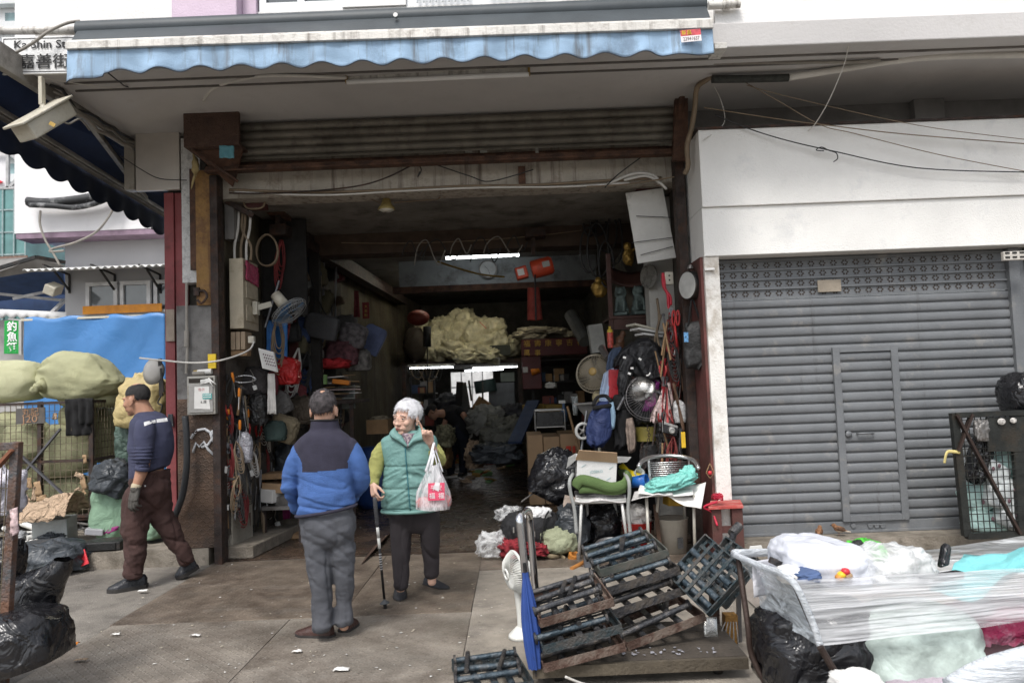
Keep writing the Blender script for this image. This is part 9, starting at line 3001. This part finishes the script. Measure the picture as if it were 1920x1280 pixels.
tagged('black folded plastic standing up by the teal sheet','plastic',bm().quadbox([P(1764,1066,3.4),P(1782,1060,3.4),P(1786,1026,3.42),P(1779,1018,3.42),P(1771,1026,3.42)],(0,.04,0)),'black_plastic',m_bin,bev=.01)
tagged('black strip under the teal sheet','plastic',bm().bar(P(1725,1088,3.22),P(1800,1076,3.3),.04,.03),'black_strip',m_bin)
tagged('small white card between the stool and the cart','card',bm().quadbox([P(1404,1036,4.2),P(1432,1034,4.2),P(1428,1022,4.2),P(1407,1024,4.2)],(0,.01,0)),'white_card',m_paper)
# ------------------------------------------------------------- cage at the right edge
YK=6.38
rk=T('cage_cart','black mesh cage cart with teal packets in front of the grey shutter','cage cart',P(1860,1008,YK))
m_blkfr=M('black_cage_frame',(.022,.024,.022),.55,.3,var=.4,vs=9,dirt=.3,dcol=(.06,.045,.03))
k0,k1,k2,k3=P(1788,774,YK),P(1812,1004,YK),P(2080,995,YK),P(2080,762,YK)
b=MB()
b.bar(k0,k1,.06,.05).bar(k1,k2,.06,.05).bar(k0+V((0,0,-.02)),k3+V((0,0,-.02)),.08,.04).bar(P(1905,770,YK),P(1918,1000,YK),.09,.05)
b.build('frame',m_blkfr,rk)
bm().bar(P(1793,778,YK-.04),P(1912,1000,YK-.04),.045,.02).build('brace',m_leg,rk)
bm().bar(P(1822,776,YK-.03),P(1795,845,YK-.03),.05,.02).build('brace',m_leg,rk)
bm().quadbox([P(1852,846,YK-.03),P(2060,846,YK-.03),P(2060,778,YK-.03),P(1850,782,YK-.03)],(0,.02,0)).build('front_plate',m_blkfr,rk)
b=MB()
for i in range(26):
 t_=i/25
 b.bar(k0.lerp(k3,t_)+V((0,-.02,0)),k1.lerp(k2,t_)+V((0,-.02,0)),.006)
for j in range(18):
 t_=j/17
 b.bar(k0.lerp(k1,t_)+V((0,-.024,0)),k3.lerp(k2,t_)+V((0,-.024,0)),.006)
b.build('wire_mesh',m_blkfr,rk)
for x,y,r_ in((1878,790,.035),(1900,788,.03)):
 MB().ell(P(x,y,YK-.05),(r_,.008,r_*.8),12).build('sticker',M('worn_sticker',(.5,.48,.45),.6,var=.6,vs=40),rk,True)
m_tpk=M('teal_printed_packets',(.42,.60,.57),.45,var=.12,vs=4,bump=.1,fold=.25,fs=7)
m_wpk=M('white_printed_packets',(.62,.66,.66),.45,var=.15,vs=8,bump=.1,fold=.25,fs=7)
pk_=[(1850,880,60,40),(1895,860,50,50),(1835,930,50,50),(1880,925,60,55),(1925,900,50,60),(1845,975,60,40),(1900,970,60,45),(1940,960,50,60),(1875,895,40,30),(1960,860,60,60)]
for i,(x,y,w,h)in enumerate(pk_):
 c,W_,H_=pcen(x-w/2,y-h/2,x+w/2,y+h/2,YK+.12+.05*(i%3))
 b=MB()
 bagshape(b,c,(W_*1.15,.2,H_*1.15),90+i,(0,rr.uniform(-35,35),0),28,18,sq=.45,amp=.08,ridge=.04,flat=.1)
 o=tagged('printed plastic packet pressed against the mesh of the black cage','packet',b,'plastic_packet',m_tpk if i%3 else m_wpk,'packets in the black cage',smooth=True)
 e=MB()
 for k in range(2):
  e.ell(c+V((rr.uniform(-.06,.06),-.115,rr.uniform(-.05,.05))),(.014,.004,.02),8)
 e.build('print_spots',M('packet_print',(.18,.10,.12),.6),o,True)
cloth('black plastic bag squashed in the top corner of the black cage',[(1828,812),(1815,850),(1808,890),(1822,905)],[(1850,808),(1862,850),(1850,888),(1838,906)],YK+.08,m_bin,7,'black_bag','bag',amp=.02,depth=.08)
rectbag('knotted grey plastic on the top rail of the black cage',(1830,790,1850,830),YK-.05,.06,29,m_grimm,'plastic_knot','plastic',amp=.3,ridge=.2)
rectbag('shiny black bin bag on top of the black cage',(1886,700,1960,778),YK+.2,.4,35,m_bin,'bin_bag','bin bag',amp=.08,ridge=.06)
tagged('yellow tape end sticking out of the black cage','tape',bm().tube(smooth_path([P(1800,848,YK-.04),P(1780,846,YK-.05),P(1774,852,YK-.06),P(1771,868,YK-.06)]),.014,6,flat=.3),'yellow_tape',M('pale_yellow_tape',(.6,.5,.2),.6),smooth=True)
def sparrow(p,yaw,label):
 t=T('sparrow',label,'bird',p,'sparrows on the kerb')
 m=Matrix.Translation(V(p))@Euler((0,0,R(yaw))).to_matrix().to_4x4()
 b=MB()
 b.ell((0,0,.058),(.045,.028,.030),14,(0,-18,0)).ell((.042,0,.092),(.021,.019,.019),12)
 limb(b,[((.02,0,.07),.024),((.036,0,.085),.019)],10,3)
 limb(b,[((-.03,0,.052),.018),((-.06,0,.042),.010),((-.095,0,.036),.007)],8,3)
 b.v=[m@v for v in b.v]
 zt_=(m@V((0,0,.06))).z
 fuse(b,'body',[M('sparrow_brown',(.20,.10,.05),.9,var=.5,vs=60),M('sparrow_belly',(.42,.36,.29),.9,var=.1)],t,.005,1,.5,None,lambda c:1 if c.z<zt_-.012 else 0)
 b=MB().lathe([(.006,0),(.0,.016)],(.060,0,.092),(1,0,-.1),8)
 b.v=[m@v for v in b.v]
 b.build('beak',m_black,t)
 for s in(-1,1):
  b=MB().tube([(.0,s*.011,.036),(.006,s*.012,.001)],.0022,5)
  b.v=[m@v for v in b.v]
  b.build('leg',M('bird_leg',(.2,.12,.1),.6),t)
  b=MB().ell((-.012,s*.024,.064),(.042,.009,.018),10,(0,-12,0))
  b.v=[m@v for v in b.v]
  b.build('wing',M('sparrow_wing',(.11,.06,.035),.9,var=.6,vs=50),t,True)
sparrow(G(1574,1004,.155),160,'brown sparrow on the kerb nearer the wicket door, seen side on')
sparrow(G(1537,1009,.155),60,'brown sparrow on the kerb left of the other sparrow')
# ------------------------------------------------------------- litter on the ground
m_lit=[M('dull_white_litter',(.55,.54,.51),.8),M('grey_litter',(.42,.41,.39),.8),M('cream_litter',(.5,.45,.36),.8)]
for i in range(135):
 if i<95:
  x,y=rr.uniform(180,900),1055+215*rr.random()**1.2
 elif i<120:
  x,y=rr.uniform(640,980),rr.uniform(930,1080)
 else:
  x,y=rr.uniform(900,980),rr.uniform(1080,1270)
 z=.018
 p=G(x,y,z)
 s_=rr.uniform(.004,.012)*(2.0 if rr.random()<.06 else 1)
 n_=rr.randint(4,6)
 a0=rr.uniform(0,6)
 el=rr.uniform(.35,1)
 o=bm().quadbox([p+V((s_*math.cos(a0+j*6.283/n_)*rr.uniform(.6,1.3),el*s_*math.sin(a0+j*6.283/n_)*rr.uniform(.6,1.3),rr.uniform(0,.004)))for j in range(n_)],(0,0,.002)).build('paper_scrap',m_lit[i%3],None)
 tag(o,'tiny pale paper scrap lying on the ground','scrap','paper scraps on the ground')
for i,(x,y,s_,mt,lb)in enumerate([(366,1192,.035,m_paper,'torn white paper flake on the near checker plate'),(640,1256,.045,m_paper,'long white paper strip near the bottom of the ramp'),(152,1238,.04,m_kraft,'curled brown leaf on the checker plate at lower left'),(133,1208,.05,m_orange,'small orange scrap on the seam at lower left'),(217,1190,.03,m_paper,'flat white flake near the seam at left'),(557,1222,.03,m_paper,'pale gum patch right of the brown shoes'),(150,1060,.05,m_bin,'small black lump on the ground by the black sheet'),(268,1108,.04,m_paper,'white paper bit under the walking man front shoe'),(1360,1100,.04,m_redpl,'small red bit on the side paving')]):
 p=G(x,y,.019)
 o=bm().grid(6,5,lambda u,v:p+V(((u-.5)*2*s_,(v-.5)*s_*.9,.006+.02*abs(noise.noise(V((u*3,v*3,i*3.))))*(u>.1)))).build('litter_piece',mt,None,True,solid=.002)
 tag(o,lb,'scrap')
st0,st1=G(678,1058,.016),G(736,996,.016)
o=bm().grid(20,4,lambda u,v:st0.lerp(st1,u)+V(((v-.5)*.08*math.sin(math.pi*u),0,.005+.05*v*math.sin(math.pi*u)))).build('bark_strip',M('dark_bark',(.06,.035,.025),.8,var=.3),None,True,solid=.006)
tag(o,'long dark curled strip on the plates beside the walking stick','strip')
bpy.context.view_layer.update()
